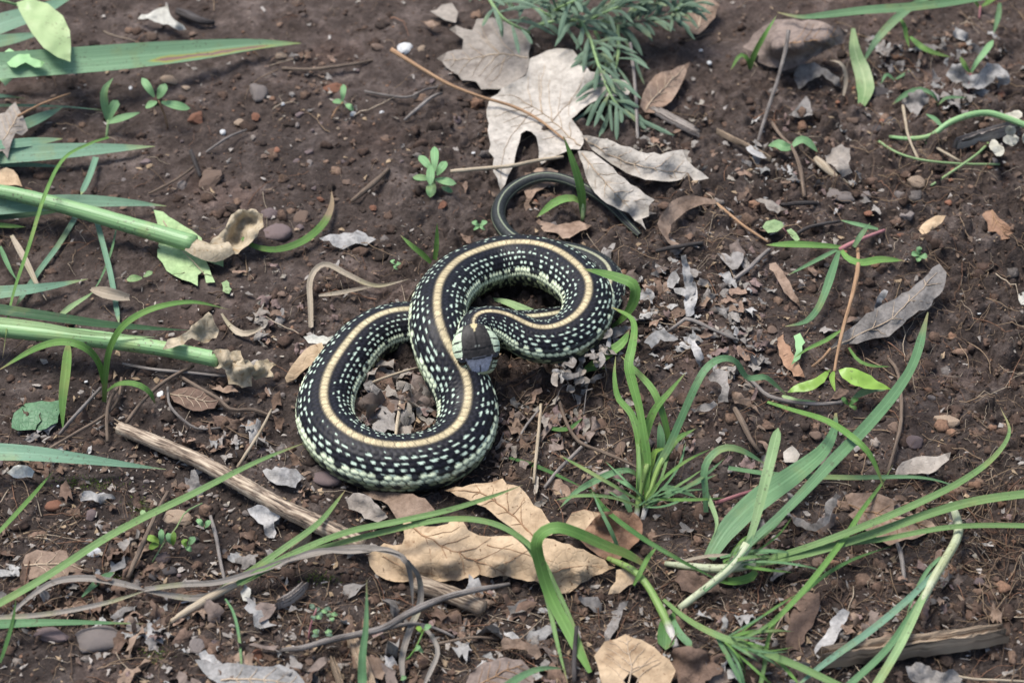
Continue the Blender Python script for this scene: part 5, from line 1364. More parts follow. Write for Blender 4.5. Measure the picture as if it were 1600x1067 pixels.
dead_leaf("tan wavy leaf hidden under the snake's tail loop", [(820, 270, 1), (850, 262, 1.5), (872, 268, 2), (868, 290, 1), (838, 300, 1), (826, 318, 1), (845, 345, 1), (870, 352, 1), (905, 345, 1), (925, 352, 1.5), (890, 372, 1), (850, 362, 1), (822, 330, 1)], 'brownleaf', crumple=1.6, cw=0.009)
dead_leaf("pointed brown dead leaf beside the lavender tips", [(1000, 166, 3), (1004, 148, 5), (1012, 132, 7), (1024, 118, 8), (1033, 113, 9), (1050, 110, 9), (1078, 97, 6), (1068, 125, 6), (1055, 150, 5), (1040, 165, 3), (1022, 177, 2), (1008, 176, 2)], 'brownleaf', veins=[[(1008, 172), (1030, 145), (1070, 104)]], crumple=1.6, cw=0.015)
dead_leaf("brown leaf with straw ribs at the lavender's outer edge", [(1068, 38, 3), (1080, 8, 6), (1100, -8, 8), (1124, 8, 8), (1110, 35, 5), (1092, 54, 3), (1076, 52, 2)], 'brownleaf', veins=[[(1088, 48), (1100, 20), (1105, 0)]], crumple=2)
dead_leaf("large crumpled brown leaf arched over the soil", [(1160, 74, 3), (1176, 55, 10), (1192, 42, 16), (1214, 31, 20), (1240, 30, 22), (1264, 31, 22), (1290, 36, 20), (1310, 41, 16), (1325, 53, 10), (1318, 68, 7), (1288, 80, 8), (1262, 96, 8), (1240, 106, 6), (1225, 111, 5), (1200, 104, 5), (1184, 97, 5), (1186, 88, 8), (1178, 82, 7)], 'mauveleaf', ctrl=[(1250, 66, 30), (1215, 70, 26), (1285, 60, 24)], veins=[[(1225, 70, 25), (1255, 66, 27), (1310, 56, 14)]], vm='vein_brown', crumple=5, cw=0.014)
dead_leaf("grey shrivelled leaf under the large crumpled brown leaf", [(1240, 118, 3), (1250, 100, 8), (1272, 97, 10), (1292, 108, 10), (1312, 122, 6), (1314, 136, 2), (1300, 128, 3), (1285, 116, 8), (1262, 128, 4), (1248, 140, 2)], 'greyleaf', crumple=4.5, cw=0.006, grid=0.0018)
dead_leaf("curled grey leaf with stalk, rolled like a boat", [(1294, 548, 4), (1305, 535, 6), (1320, 519, 7), (1347, 497, 7), (1372, 480, 8), (1400, 466, 8), (1420, 455, 9), (1432, 443, 10), (1450, 428, 11), (1468, 412, 11), (1479, 426, 11), (1474, 453, 9), (1455, 478, 8), (1428, 492, 7), (1410, 508, 7), (1389, 526, 6), (1364, 529, 6), (1326, 537, 5)], 'greyleaf', ctrl=[(1400, 490, 11), (1350, 518, 9.5), (1440, 460, 12)], veins=[[(1298, 546), (1345, 522), (1400, 492), (1465, 425)]], petiole=([(1298, 545, 5), (1285, 560, 4), (1269, 573, 2)], [3, 2.2, 2.2]), crumple=2.6, cw=0.012)
dead_leaf("thin torn grey edge curling from the boat shaped leaf", [(1366, 486, 6), (1370, 465, 10), (1382, 452, 12), (1388, 455, 12), (1378, 470, 8), (1376, 482, 5)], 'greywhite', crumple=1, grid=0.0015, name="leaf_scrap", cat="leaf scrap")
# tan leaf in front of the snake
dead_leaf("large tan oak leaf rolled up in front of the snake", [(574, 866, 3), (578, 884, 2), (588, 897, 2), (603, 905, 2), (630, 909, 2), (672, 910, 2), (705, 906, 3), (740, 903, 4), (780, 899, 5), (815, 905, 5), (846, 912, 4), (878, 927, 2), (900, 918, 2), (918, 907, 2), (940, 896, 3), (962, 886, 4), (945, 874, 7), (922, 864, 10), (900, 856, 12), (878, 848, 13), (850, 840, 13), (833, 838, 13), (800, 837, 12), (765, 838, 11), (748, 836, 12), (732, 828, 12), (724, 815, 13), (717, 806, 13), (707, 806, 13), (700, 818, 12), (682, 822, 12), (664, 822, 12), (645, 816, 11), (629, 811, 10), (631, 830, 10), (628, 850, 10), (600, 848, 8)], 'tanleaf_dry', ctrl=[(700, 872, 14), (640, 880, 12), (780, 876, 14), (850, 885, 13), (910, 888, 9), (670, 850, 14)], veins=[[(640, 822), (685, 850), (740, 875), (790, 895)], [(850, 900), (900, 885), (950, 886)], [(760, 850), (810, 862), (870, 880)], [(600, 870), (640, 890), (690, 900)]], vm='vein_brown', crumple=2.2, cw=0.025)
dead_leaf("darker tan leaf lobe under the snake's lower coil", [(566, 768, 3), (590, 764, 4), (612, 768, 5), (645, 771, 6), (664, 778, 7), (676, 792, 7), (684, 803, 7), (655, 810, 5), (622, 814, 4), (612, 798, 4), (596, 782, 3)], 'brownleaf', crumple=1.2)
dead_leaf("tan leaf lobe with holly like point touching the snake's lower coil", [(694, 766, 5), (712, 760, 7), (742, 755, 8), (768, 753, 9), (785, 747, 10), (792, 756, 10), (812, 760, 10), (826, 776, 9), (846, 795, 8), (856, 812, 7), (868, 826, 6), (852, 838, 6), (836, 842, 5), (815, 838, 5), (790, 818, 6), (768, 800, 6), (735, 782, 6)], 'tanleaf_dry', veins=[[(835, 838), (795, 800), (750, 770), (700, 766)], [(800, 803), (820, 785)]], vm='vein_brown', crumple=1.6, cw=0.02)
dead_leaf("reddish brown curled leaf beside the grass clump base", [(884, 816, 8), (894, 800, 14), (914, 795, 17), (935, 800, 18), (962, 797, 16), (990, 800, 12), (1004, 818, 8), (998, 845, 4), (980, 862, 3), (960, 884, 3), (935, 868, 8), (908, 845, 10)], 'redleaf', ctrl=[(945, 830, 6), (920, 820, 9)], crumple=2, cw=0.014)
dead_leaf("tan folded leaf tip above the reddish curled leaf", [(884, 818, 12), (893, 802, 18), (912, 796, 20), (938, 802, 20), (922, 818, 20), (912, 830, 18), (896, 826, 14)], 'tanleaf_dry', crumple=0.8)
dead_leaf("small pointed tan leaf tip below the yellow bent stem", [(950, 928, 3), (962, 908, 5), (963, 890, 7), (980, 886, 7), (996, 892, 6), (1000, 908, 4), (982, 914, 4), (968, 926, 3)], 'tanleaf_dry', crumple=1, name="leaf_scrap", cat="leaf scrap")
dead_leaf("broad tan scalloped leaf at the border with grey hollow", [(928, 1024, 8), (938, 1012, 9), (944, 1002, 10), (962, 998, 10), (977, 990, 10), (990, 996, 10), (1003, 999, 9), (1022, 1010, 8), (1034, 1022, 8), (1046, 1030, 7), (1056, 1047, 5), (1048, 1066, 5), (1046, 1095, 5), (945, 1095, 6), (938, 1060, 7), (934, 1040, 7)], 'tanleaf_dry', holes=[[(974, 1062, 7), (984, 1050, 7), (996, 1058, 7), (1000, 1075, 7), (986, 1082, 7)]], veins=[[(985, 1090), (985, 1040), (978, 994)], [(985, 1045), (1030, 1030)], [(985, 1050), (945, 1025)]], crumple=1.8, cw=0.02)
dead_leaf("brown puckered leaf at the border beside the thick green blade", [(722, 1080, 3), (734, 1052, 5), (756, 1034, 8), (790, 1026, 10), (815, 1030, 9), (828, 1044, 7), (834, 1062, 5), (828, 1090, 4), (730, 1092, 3)], 'mauveleaf', veins=[[(730, 1080), (775, 1055), (820, 1036)]], vm='vein_brown', crumple=2.2)
dead_leaf("grey scrap of leaf between roots and the tan scalloped leaf", [(780, 1018, 3), (785, 988, 6), (800, 998, 6), (822, 1003, 6), (838, 1006, 5), (846, 1024, 3), (838, 1030, 2), (822, 1014, 4), (800, 1012, 3)], 'brownleaf', crumple=1.5, grid=0.002, name="leaf_scrap", cat="leaf scrap")
dead_leaf("ashy white flat leaf at the border near small stones", [(304, 1030, 2), (322, 1030, 3), (342, 1038, 5), (370, 1036, 6), (402, 1040, 6), (436, 1037, 6), (462, 1048, 5), (474, 1062, 4), (485, 1095, 3), (345, 1098, 3), (338, 1065, 4), (318, 1050, 3)], 'greywhite', crumple=3, cw=0.012, veins=[[(345, 1062), (400, 1060), (470, 1070)]])
dead_leaf("grey oak leaf with pointed lobes lying on wet litter", [(33, 884, 2), (40, 866, 4), (58, 858, 5), (84, 862, 5), (104, 860, 4), (108, 874, 4), (122, 882, 3), (150, 891, 1), (128, 893, 2), (108, 893, 3), (104, 906, 2), (88, 906, 2), (66, 900, 2), (46, 905, 1)], 'brownleaf', veins=[[(38, 885), (75, 880), (140, 890)]], crumple=1.6)
dead_leaf("grey torn leaf with twig draped over the strap leaves", [(-20, 180, 14), (8, 176, 16), (24, 160, 17), (30, 172, 16), (38, 186, 15), (44, 204, 13), (34, 212, 12), (24, 208, 14), (18, 222, 13), (12, 248, 8), (4, 236, 11), (-20, 240, 12)], 'paleleaf_dull', veins=[[(5, 220), (28, 180), (40, 172)]], petiole=([(28, 182, 17), (60, 165, 18), (85, 155, 16), (110, 146, 14)], [2, 1.6, 1.3]), crumple=3, cw=0.012)
dead_leaf("tan leaf fragment below the grey torn leaf", [(-10, 270, 4), (10, 262, 6), (28, 275, 6), (35, 292, 3), (15, 290, 3), (-10, 288, 3)], 'tanleaf_dry', crumple=2, name="leaf_scrap", cat="leaf scrap")
dead_leaf("tan leaf with a round hole under the long sedge blades", [(1320, 774, 5), (1340, 770, 7), (1362, 769, 8), (1386, 776, 9), (1405, 785, 8), (1397, 790, 8), (1396, 799, 7), (1402, 806, 7), (1416, 808, 7), (1445, 811, 6), (1463, 823, 3), (1446, 834, 2), (1415, 842, 2), (1390, 852, 2), (1368, 838, 4), (1347, 824, 5), (1325, 804, 6), (1337, 796, 6), (1326, 788, 6)], 'brownleaf', veins=[[(1325, 790), (1380, 805), (1450, 824)]], vm='vein_brown', crumple=2, cw=0.016)
dead_leaf("curled pale edged brown leaf above the holed tan leaf", [(1396, 748, 2), (1402, 730, 5), (1420, 718, 7), (1442, 712, 8), (1465, 713, 8), (1486, 706, 9), (1483, 718, 9), (1462, 736, 6), (1440, 739, 5), (1420, 740, 3)], 'paleleaf_dull', crumple=1.6, cw=0.012)
dead_leaf("grey curled strip of leaf standing near the holed tan leaf", [(1222, 790, 4), (1245, 808, 6), (1268, 818, 8), (1288, 808, 10), (1290, 785, 12), (1306, 770, 12), (1314, 775, 11), (1302, 795, 9), (1296, 815, 6), (1275, 830, 3), (1245, 822, 3)], 'greyleaf', crumple=3, cw=0.008, grid=0.002)
dead_leaf("dry folded straw coloured leaf strip near the pink stemmed seedling", [(1202, 412, 3), (1212, 410, 5), (1222, 422, 6), (1234, 440, 6), (1242, 460, 5), (1250, 480, 2), (1236, 468, 3), (1222, 450, 4), (1212, 432, 3)], 'brownleaf', crumple=1.2, grid=0.002)
dead_leaf("round mottled leaf piece on brown crumbly soil", [(1534, 336, 2), (1540, 330, 3), (1551, 328, 3), (1560, 340, 3), (1574, 350, 3), (1586, 362, 2), (1580, 372, 2), (1566, 375, 2), (1556, 362, 2), (1544, 362, 2)], 'redleaf', veins=[[(1550, 330), (1562, 355), (1575, 374)]], vm='vein_brown', crumple=1)
dead_leaf("tan husk lying on brown crumbly soil", [(1435, 360, 2), (1448, 345, 4), (1462, 337, 5), (1478, 337, 4), (1472, 348, 3), (1456, 360, 3), (1442, 368, 2)], 'tanleaf_dry', crumple=1, ctrl=[(1456, 352, 6)], grid=0.002)
dead_leaf("grey blue shrivelled shreds on soil behind the snake", [(498, 372, 2), (515, 366, 5), (545, 364, 5), (565, 362, 4), (588, 374, 2), (572, 384, 2), (556, 380, 4), (536, 390, 2), (520, 384, 3)], 'greywhite', crumple=3.5, cw=0.005, grid=0.0018)
dead_leaf("brown oval ribbed leaf partly under twigs near the stick", [(264, 615, 2), (280, 607, 3), (305, 605, 4), (330, 612, 4), (342, 625, 3), (335, 638, 2), (315, 642, 2), (290, 637, 2), (272, 628, 2)], 'umberleaf', veins=[[(266, 616), (300, 622), (340, 628)]], crumple=0.8)
dead_leaf("tan bark like chip leaning against the snake's coil", [(445, 590, 3), (455, 572, 6), (468, 556, 8), (485, 540, 9), (503, 535, 8), (507, 546, 7), (494, 562, 6), (478, 576, 5), (462, 592, 3), (448, 598, 2)], 'tanleaf_dry', crumple=1.2, cw=0.006, th=0.0015, name="bark_chip", cat="bark chip")
dead_leaf("whitish dry leaf strip at the lower coil's outer side", [(474, 526, 4), (490, 522, 5), (520, 524, 5), (528, 530, 4), (500, 538, 4), (482, 536, 3)], 'paper_white', crumple=0.8, grid=0.002)
rc = random.Random(21)
lobes = []
for k in range(30):
    t = rc.random()
    cx, cy = 872 + 78 * t + rc.gauss(0, 9), 596 - 62 * t + rc.gauss(0, 11)
    a = rc.uniform(0, 6.28); L = rc.uniform(14, 30); h = rc.uniform(5, 16) + 9 * t
    q = [(cx + L * (s - .5) * math.cos(a + s * b), cy + L * (s - .5) * math.sin(a + s * b) * .8, max(1, h + rc.uniform(-2.5, 2.5))) for b in [rc.uniform(-1.2, 1.2)] for s in (0, .33, .66, 1)]
    lobes.append(("leaf_lobe", ribbon(q, rc.uniform(9, 19), prof=[rc.uniform(.1, .6), rc.uniform(.6, 1.1), rc.uniform(.5, 1), rc.uniform(.1, .7)], fold=rc.uniform(-.3, .7), tilt=rc.uniform(-.6, .6), wave=0.35), M[rc.choice(['paleleaf_dull', 'greyleaf', 'greywhite'])]))
for k in range(8):
    cx, cy = 905 + rc.gauss(0, 24), 575 + rc.gauss(0, 16)
    lobes.append(("leaf_stalk", tube([(cx, cy, rc.uniform(5, 14)), (cx + rc.uniform(-14, 14), cy + rc.uniform(0, 22), 8), (cx + rc.uniform(-24, 24), cy + rc.uniform(14, 44), 2)], [1.3, 0.9], 5), M['twig_grey']))
thing("dead_leaf", "crumpled grey leaf heaped against the snake's neck coil", "dead leaf", lobes)
# curled brown leaf forming a ring
thing("dead_leaf", "brown curled leaf standing as an open ring beside the tail tip", "dead leaf", [("leaf_blade", ribbon([(1118, 316, 6), (1090, 314, 8), (1062, 322, 9), (1042, 342, 9), (1036, 362, 8), (1046, 378, 6), (1066, 388, 4)], 26, nrm=(0.7, -0.2, 0.65), prof=[0.3, 0.7, 1, 1.1, 1, 0.8, 0.3], fold=0.1, wave=0.3), M['brownleaf'])])
# crumpled grey leaf pressed against the snake, and its neighbours
for lab, ol, m, kw in (
    ("torn dark leaf scrap stuck to the snake's flank", [(918, 492, 20), (926, 485, 22), (930, 498, 20), (945, 505, 18), (940, 512, 16), (925, 506, 18)], 'umberleaf', dict(crumple=2, cw=0.005, grid=0.0014)),
    ("grey brown folded leaf between grass blades beside the snake", [(928, 520, 8), (950, 512, 12), (975, 508, 12), (988, 510, 10), (975, 522, 8), (950, 530, 8), (935, 532, 6)], 'greyleaf', dict(crumple=4, cw=0.006, grid=0.0016)),
    ("hanging grey leaf with stalk below the crumpled heap", [(905, 600, 5), (925, 590, 7), (950, 577, 7), (938, 592, 5), (918, 604, 3), (908, 625, 2), (902, 640, 1), (898, 620, 3)], 'greyleaf', dict(crumple=2.5, cw=0.007, grid=0.0016)),
    ("dusty grey shrivelled leaf beside the tall arching blade", [(1106, 590, 4), (1122, 575, 10), (1138, 580, 11), (1140, 605, 9), (1138, 628, 5), (1122, 630, 3), (1128, 605, 8)], 'greyleaf', dict(crumple=6, cw=0.006, grid=0.0018)),
    ("pointed brown shrivelled leaf below the dusty grey one", [(1138, 606, 6), (1150, 612, 6), (1172, 622, 5), (1188, 648, 2), (1168, 634, 3), (1148, 630, 3)], 'brownleaf', dict(crumple=3, cw=0.007, grid=0.0018)),
    ("thin shrivelled leaf trailing from the dusty grey one", [(1078, 638, 2), (1095, 632, 5), (1115, 626, 6), (1122, 632, 4), (1108, 642, 3), (1085, 644, 1)], 'greyleaf', dict(crumple=2, cw=0.006, grid=0.0018)),
    ("pair of upright pale grey leaf shreds behind the snake's coil", [(1042, 440, 4), (1050, 425, 9), (1062, 418, 12), (1058, 440, 9), (1052, 450, 5), (1072, 452, 5), (1066, 425, 13), (1064, 400, 18), (1072, 398, 18), (1078, 425, 13), (1086, 450, 6), (1082, 470, 3), (1055, 458, 3)], 'greywhite', dict(crumple=3, cw=0.006, grid=0.0018)),
    ("tall grey leaf shred leaning on the forked twig", [(1068, 470, 4), (1076, 448, 9), (1086, 440, 10), (1090, 465, 7), (1085, 490, 3), (1072, 495, 2)], 'greywhite', dict(crumple=3, cw=0.006, grid=0.0018)),
    ("white crumpled flake beside the folded bright blade", [(998, 462, 4), (1010, 450, 9), (1022, 458, 8), (1020, 475, 4), (1004, 474, 3)], 'greywhite', dict(crumple=4, cw=0.005, grid=0.0015)),
    ("torn whitish flake with points below the forked twig", [(1006, 535, 4), (1020, 520, 8), (1038, 512, 9), (1048, 522, 7), (1060, 530, 4), (1045, 533, 4), (1032, 530, 5), (1018, 545, 3)], 'greywhite', dict(crumple=4, cw=0.005, grid=0.0015)),
    ("pale flake hanging on the root below the forked twig", [(1074, 530, 5), (1082, 515, 7), (1090, 540, 5), (1100, 560, 3), (1092, 575, 2), (1084, 555, 4)], 'greywhite', dict(crumple=3, cw=0.005, grid=0.0015)),
    ("heart shaped grey leaf piece near the curled leaf ring", [(1120, 396, 3), (1134, 396, 5), (1142, 402, 5), (1152, 393, 5), (1162, 396, 4), (1158, 412, 3), (1144, 422, 2), (1136, 414, 3)], 'greyleaf', dict(crumple=1.6, cw=0.008, grid=0.0018)),
    ("grey shredded leaf curls on the far brown soil", [(1478, 118, 4), (1488, 100, 10), (1502, 98, 12), (1512, 118, 8), (1530, 115, 9), (1542, 98, 13), (1560, 100, 12), (1574, 112, 10), (1578, 130, 5), (1560, 140, 3), (1556, 120, 9), (1545, 132, 4), (1528, 140, 3), (1505, 135, 3), (1490, 130, 3)], 'greywhite', dict(crumple=8, cw=0.007, grid=0.0018)),
    ("ragged grey leaf beneath the low arching sprout", [(1408, 160, 3), (1420, 145, 8), (1440, 140, 10), (1452, 152, 7), (1440, 170, 3), (1430, 185, 1), (1420, 172, 3)], 'greyleaf', dict(crumple=5, cw=0.006, grid=0.0018)),
    ("curled tan brown leaf roll by the yellow seed husk", [(1290, 245, 3), (1300, 232, 9), (1315, 225, 11), (1328, 232, 9), (1326, 255, 6), (1332, 270, 3), (1316, 278, 2), (1305, 262, 6)], 'paleleaf_dull', dict(crumple=6, cw=0.006, grid=0.0018)),
    ("grey ragged leaf edge near the thin grey twig", [(1232, 180, 2), (1248, 165, 6), (1260, 150, 6), (1266, 160, 5), (1270, 180, 3), (1252, 185, 2)], 'greyleaf', dict(crumple=4, cw=0.006, grid=0.0018)),
    ("dry whitish leaf strip on soil beside the thin grey twig", [(1160, 222, 2), (1175, 228, 4), (1190, 238, 4), (1200, 248, 2), (1185, 246, 2), (1168, 236, 2)], 'greywhite', dict(crumple=1.5, cw=0.006, grid=0.0016)),
    ("flat pale leaf shred beside the brown pebble", [(1180, 312, 2), (1195, 311, 4), (1212, 318, 4), (1232, 328, 2), (1215, 334, 2), (1198, 326, 3)], 'paleleaf_dull', dict(crumple=1.5, cw=0.006, grid=0.0016)),
    ("pale forked dead leaf curl far behind the scalded leaf", [(215, 30, 3), (238, 18, 8), (255, 12, 10), (262, 8, 10), (266, 24, 8), (280, 36, 6), (291, 47, 3), (280, 48, 3), (262, 38, 6), (240, 34, 5)], 'paper_white', dict(crumple=4, cw=0.007, grid=0.002)),
    ("small brown folded leaf under the bark stick end", [(540, 780, 3), (552, 770, 6), (570, 772, 8), (592, 790, 8), (606, 808, 5), (590, 816, 3), (565, 802, 3), (545, 795, 2)], 'paleleaf_dull', dict(crumple=2, cw=0.01, grid=0.002)),
    ("shaggy grey leaf remains hanging from the bark stick", [(386, 795, 3), (402, 788, 6), (425, 792, 6), (440, 805, 4), (428, 815, 3), (432, 832, 1), (420, 840, 1), (412, 820, 3), (398, 810, 3)], 'greywhite', dict(crumple=4, cw=0.006, grid=0.0018)),
    ("bluish white leaf remains between bark stick and snake", [(410, 735, 2), (430, 728, 5), (460, 732, 5), (475, 745, 4), (462, 762, 2), (440, 758, 3), (420, 750, 2)], 'greywhite', dict(crumple=4, cw=0.006, grid=0.0018)),
    ("torn whitish leaf piece under the wide dark leaf by a stone", [(10, 738, 2), (22, 728, 5), (42, 727, 5), (54, 736, 4), (50, 746, 2), (28, 747, 2)], 'paper_white', dict(crumple=2.5, cw=0.006, grid=0.0018)),
    ("pale papery piece above the withered grey stems", [(375, 924, 2), (382, 912, 4), (392, 920, 4), (390, 940, 2), (380, 938, 2)], 'paper_white', dict(crumple=1.5, cw=0.006, grid=0.0016)),
    ("yellowed papery petal at the border of the soil", [(1590, 460, 2), (1605, 455, 4), (1625, 470, 3), (1610, 480, 2), (1596, 476, 2)], 'paper_white', dict(crumple=1.5, cw=0.006, grid=0.0016)),
    ("pinkish dead leaf half sunk beside the tall arching blade", [(1213, 530, 1), (1224, 522, 3), (1236, 548, 3), (1250, 572, 3), (1258, 590, 2), (1240, 588, 1), (1222, 562, 1)], 'redleaf', dict(crumple=1.2, cw=0.01, grid=0.002)),
    ("tan leaf corner between the broad grass blades", [(1224, 706, 2), (1238, 696, 5), (1250, 710, 4), (1245, 722, 2), (1226, 722, 2)], 'paleleaf', dict(crumple=1, cw=0.01, grid=0.002)),
    ("mauve leaf piece showing beneath the long broad blade", [(1258, 724, 2), (1280, 705, 4), (1294, 690, 4), (1302, 712, 3), (1285, 725, 2)], 'mauveleaf', dict(crumple=1, cw=0.01, grid=0.002)),
    ("large grey brown leaf scrap under the white based stalk", [(1052, 905, 2), (1060, 890, 5), (1085, 892, 6), (1115, 905, 5), (1125, 920, 3), (1095, 928, 2), (1065, 922, 2)], 'umberleaf', dict(crumple=1.5, cw=0.01, grid=0.002)),
    ("torn bluish grey leaf pieces near the pale wood splinter", [(1290, 990, 3), (1300, 965, 6), (1318, 950, 7), (1328, 956, 6), (1318, 975, 5), (1306, 1000, 3), (1290, 1015, 2), (1275, 1035, 2), (1272, 1015, 3)], 'greywhite', dict(crumple=4, cw=0.008, grid=0.0018)),
    ("tattered grey leaf below the pale wood splinter", [(1415, 1040, 3), (1440, 1035, 6), (1470, 1050, 6), (1490, 1045, 6), (1504, 1060, 4), (1480, 1075, 3), (1440, 1072, 2), (1420, 1058, 2)], 'greyleaf', dict(crumple=5, cw=0.007, grid=0.0018)),
    ("dark slate leaf half buried near the split bladed grass", [(1227, 1000, 2), (1235, 960, 3), (1258, 925, 4), (1280, 925, 4), (1280, 950, 3), (1262, 985, 2), (1248, 1015, 1), (1232, 1018, 1)], 'umberleaf', dict(crumple=1.5, cw=0.012, grid=0.002)),
    ("mossy dark hollow leaf beside the tan scalloped leaf", [(1046, 1030, 2), (1052, 1012, 8), (1075, 1008, 10), (1100, 1015, 9), (1112, 1030, 4), (1130, 1045, 4), (1100, 1070, 2), (1060, 1068, 2)], 'umberleaf', dict(crumple=5, cw=0.007, grid=0.0018)),
    ("long grey leaf shred draped near the yellow bent stem", [(955, 955, 3), (968, 942, 6), (982, 938, 6), (972, 960, 5), (962, 985, 3), (952, 1005, 1), (945, 1000, 2)], 'greyleaf', dict(crumple=3, cw=0.008, grid=0.0018))):
    dead_leaf(lab, ol, m, **kw)

# ------------------------------------------------------------------ wood, twigs and straws
def flat_wood(pts, w, thick, m, label, seed, name="wood_splinter"):
    """a split piece of wood, broken ends"""
    P = np.array([at(*p) for p in pts])
    C, s = spline(P, 24)
    T = norm(np.gradient(C, axis=0)); S = norm(np.cross(T, [0, 0, 1.0])); N = np.cross(S, T)
    r = np.random.default_rng(seed)
    k = pxm(P[0]) * w / 2
    xs = np.array([-1, -.75, -.4, -.1, .2, .5, .8, 1.0])
    prof = np.clip(1 - 0.25 * (np.abs(np.linspace(-1, 1, 24)) ** 3), 0, 1)
    hgt = 0.35 + 0.4 * r.random(8); hgt[[0, -1]] = 0.1
    jit = r.normal(0, 0.05, (24, 8))
    ends = r.uniform(-1, 1, 8) * k * 0.9
    top = C[:, None] + S[:, None] * (xs[None] * prof[:, None] * k)[..., None] * 0.6 + N[:, None] * ((hgt[None] + jit) * thick / 1000)[..., None]
    top = top + T[:, None] * (np.linspace(-1, 1, 24)[:, None] ** 5 * ends[None])[..., None]
    bot = top.copy(); bot[..., 2] -= thick / 1000 * (0.3 + hgt)[None]
    n = 24
    A = np.stack([np.broadcast_to(xs[None], (n, 8)), np.broadcast_to(s[:, None], (n, 8)), np.zeros((n, 8))], -1).reshape(-1, 3)
    V = np.vstack([top.reshape(-1, 3), bot.reshape(-1, 3)])
    F = [tuple(f) for f in np.vstack([grid_faces(n, 8, flip=True), grid_faces(n, 8, n * 8)]).tolist()]
    o = n * 8
    for i in range(n - 1):
        F += [(i * 8, (i + 1) * 8, o + (i + 1) * 8, o + i * 8), (i * 8 + 7, o + i * 8 + 7, o + (i + 1) * 8 + 7, (i + 1) * 8 + 7)]
    for j in range(7):
        F += [(j + 1, j, o + j, o + j + 1), ((n - 1) * 8 + j, (n - 1) * 8 + j + 1, o + (n - 1) * 8 + j + 1, o + (n - 1) * 8 + j)]
    ob = thing(name, label, "wood", [("w", (V, F, np.vstack([A, A])), M[m])])
    ob.data.polygons.foreach_set("use_smooth", np.zeros(len(ob.data.polygons), bool))
    return ob
st = tube([(186, 668, 5), (240, 690, 5), (300, 715, 6), (370, 752, 7), (440, 792, 8), (500, 820, 8), (566, 852, 8)], [9.5, 11, 11.5, 12, 13, 14, 14], 18, 0.03, seg=0.0015)
spl = [("splinter", tube([(190 + dx, 668 + dy, 5), (178 + dx * .4, 660 + dy * 1.0, 6)], [2.5, 0.8], 5), M['wood']) for dx, dy in ((0, -6), (2, 1), (-1, 7))]
thing("bark_stick", "thick ridged bark stick lying before the snake's lower coil", "stick", [("shaft", st, M['bark'])] + spl)
thing("bark_stick", "short bark stick end poking out below the tan leaf", "stick", [("shaft", tube([(650, 912, 5), (700, 928, 5), (755, 950, 5)], [14, 14, 13], 14, 0.04, seg=0.002), M['bark'])])
flat_wood([(1290, 1028, 4), (1380, 1015, 5), (1470, 1005, 6), (1560, 992, 6)], 44, 9, 'wood', "pale broken wood splinter lying behind the border grass", 3)
flat_wood([(1498, 226, 3), (1540, 213, 4), (1586, 200, 5)], 22, 6, 'greywood', "grey wood splinter beside the white flower", 4)
flat_wood([(545, 988, 2), (562, 1025, 3), (584, 1085, 4)], 34, 5, 'wood', "flat wooden splinter under the upright pale blade", 5)
flat_wood([(520, 1035, 2), (528, 1055, 3), (538, 1090, 4)], 18, 5, 'wood', "narrow wooden splinter at the border by the tiny herb", 6)
flat_wood([(437, 945, 3), (455, 935, 4), (475, 918, 4)], 20, 4, 'greywood', "short grey wood chip by the withered stems", 7)
flat_wood([(1022, 172, 2), (1055, 190, 3), (1090, 208, 3)], 22, 3, 'greywood', "weathered wood strip behind the long bleached leaf lobe", 8)
flat_wood([(1125, 208, 2), (1160, 226, 3), (1202, 248, 2)], 13, 3, 'wood', "narrow fibrous wood strip beside the dry whitish leaf strip", 9)
flat_wood([(448, 1064, 2), (440, 1045, 3), (462, 862, 4)][:2], 10, 3, 'wood', "tiny wood sliver at the border", 10)
flat_wood([(455, 862, 3), (480, 842, 4), (486, 836, 4)], 10, 3, 'straw', "flat pale straw piece beside the bark stick", 11)
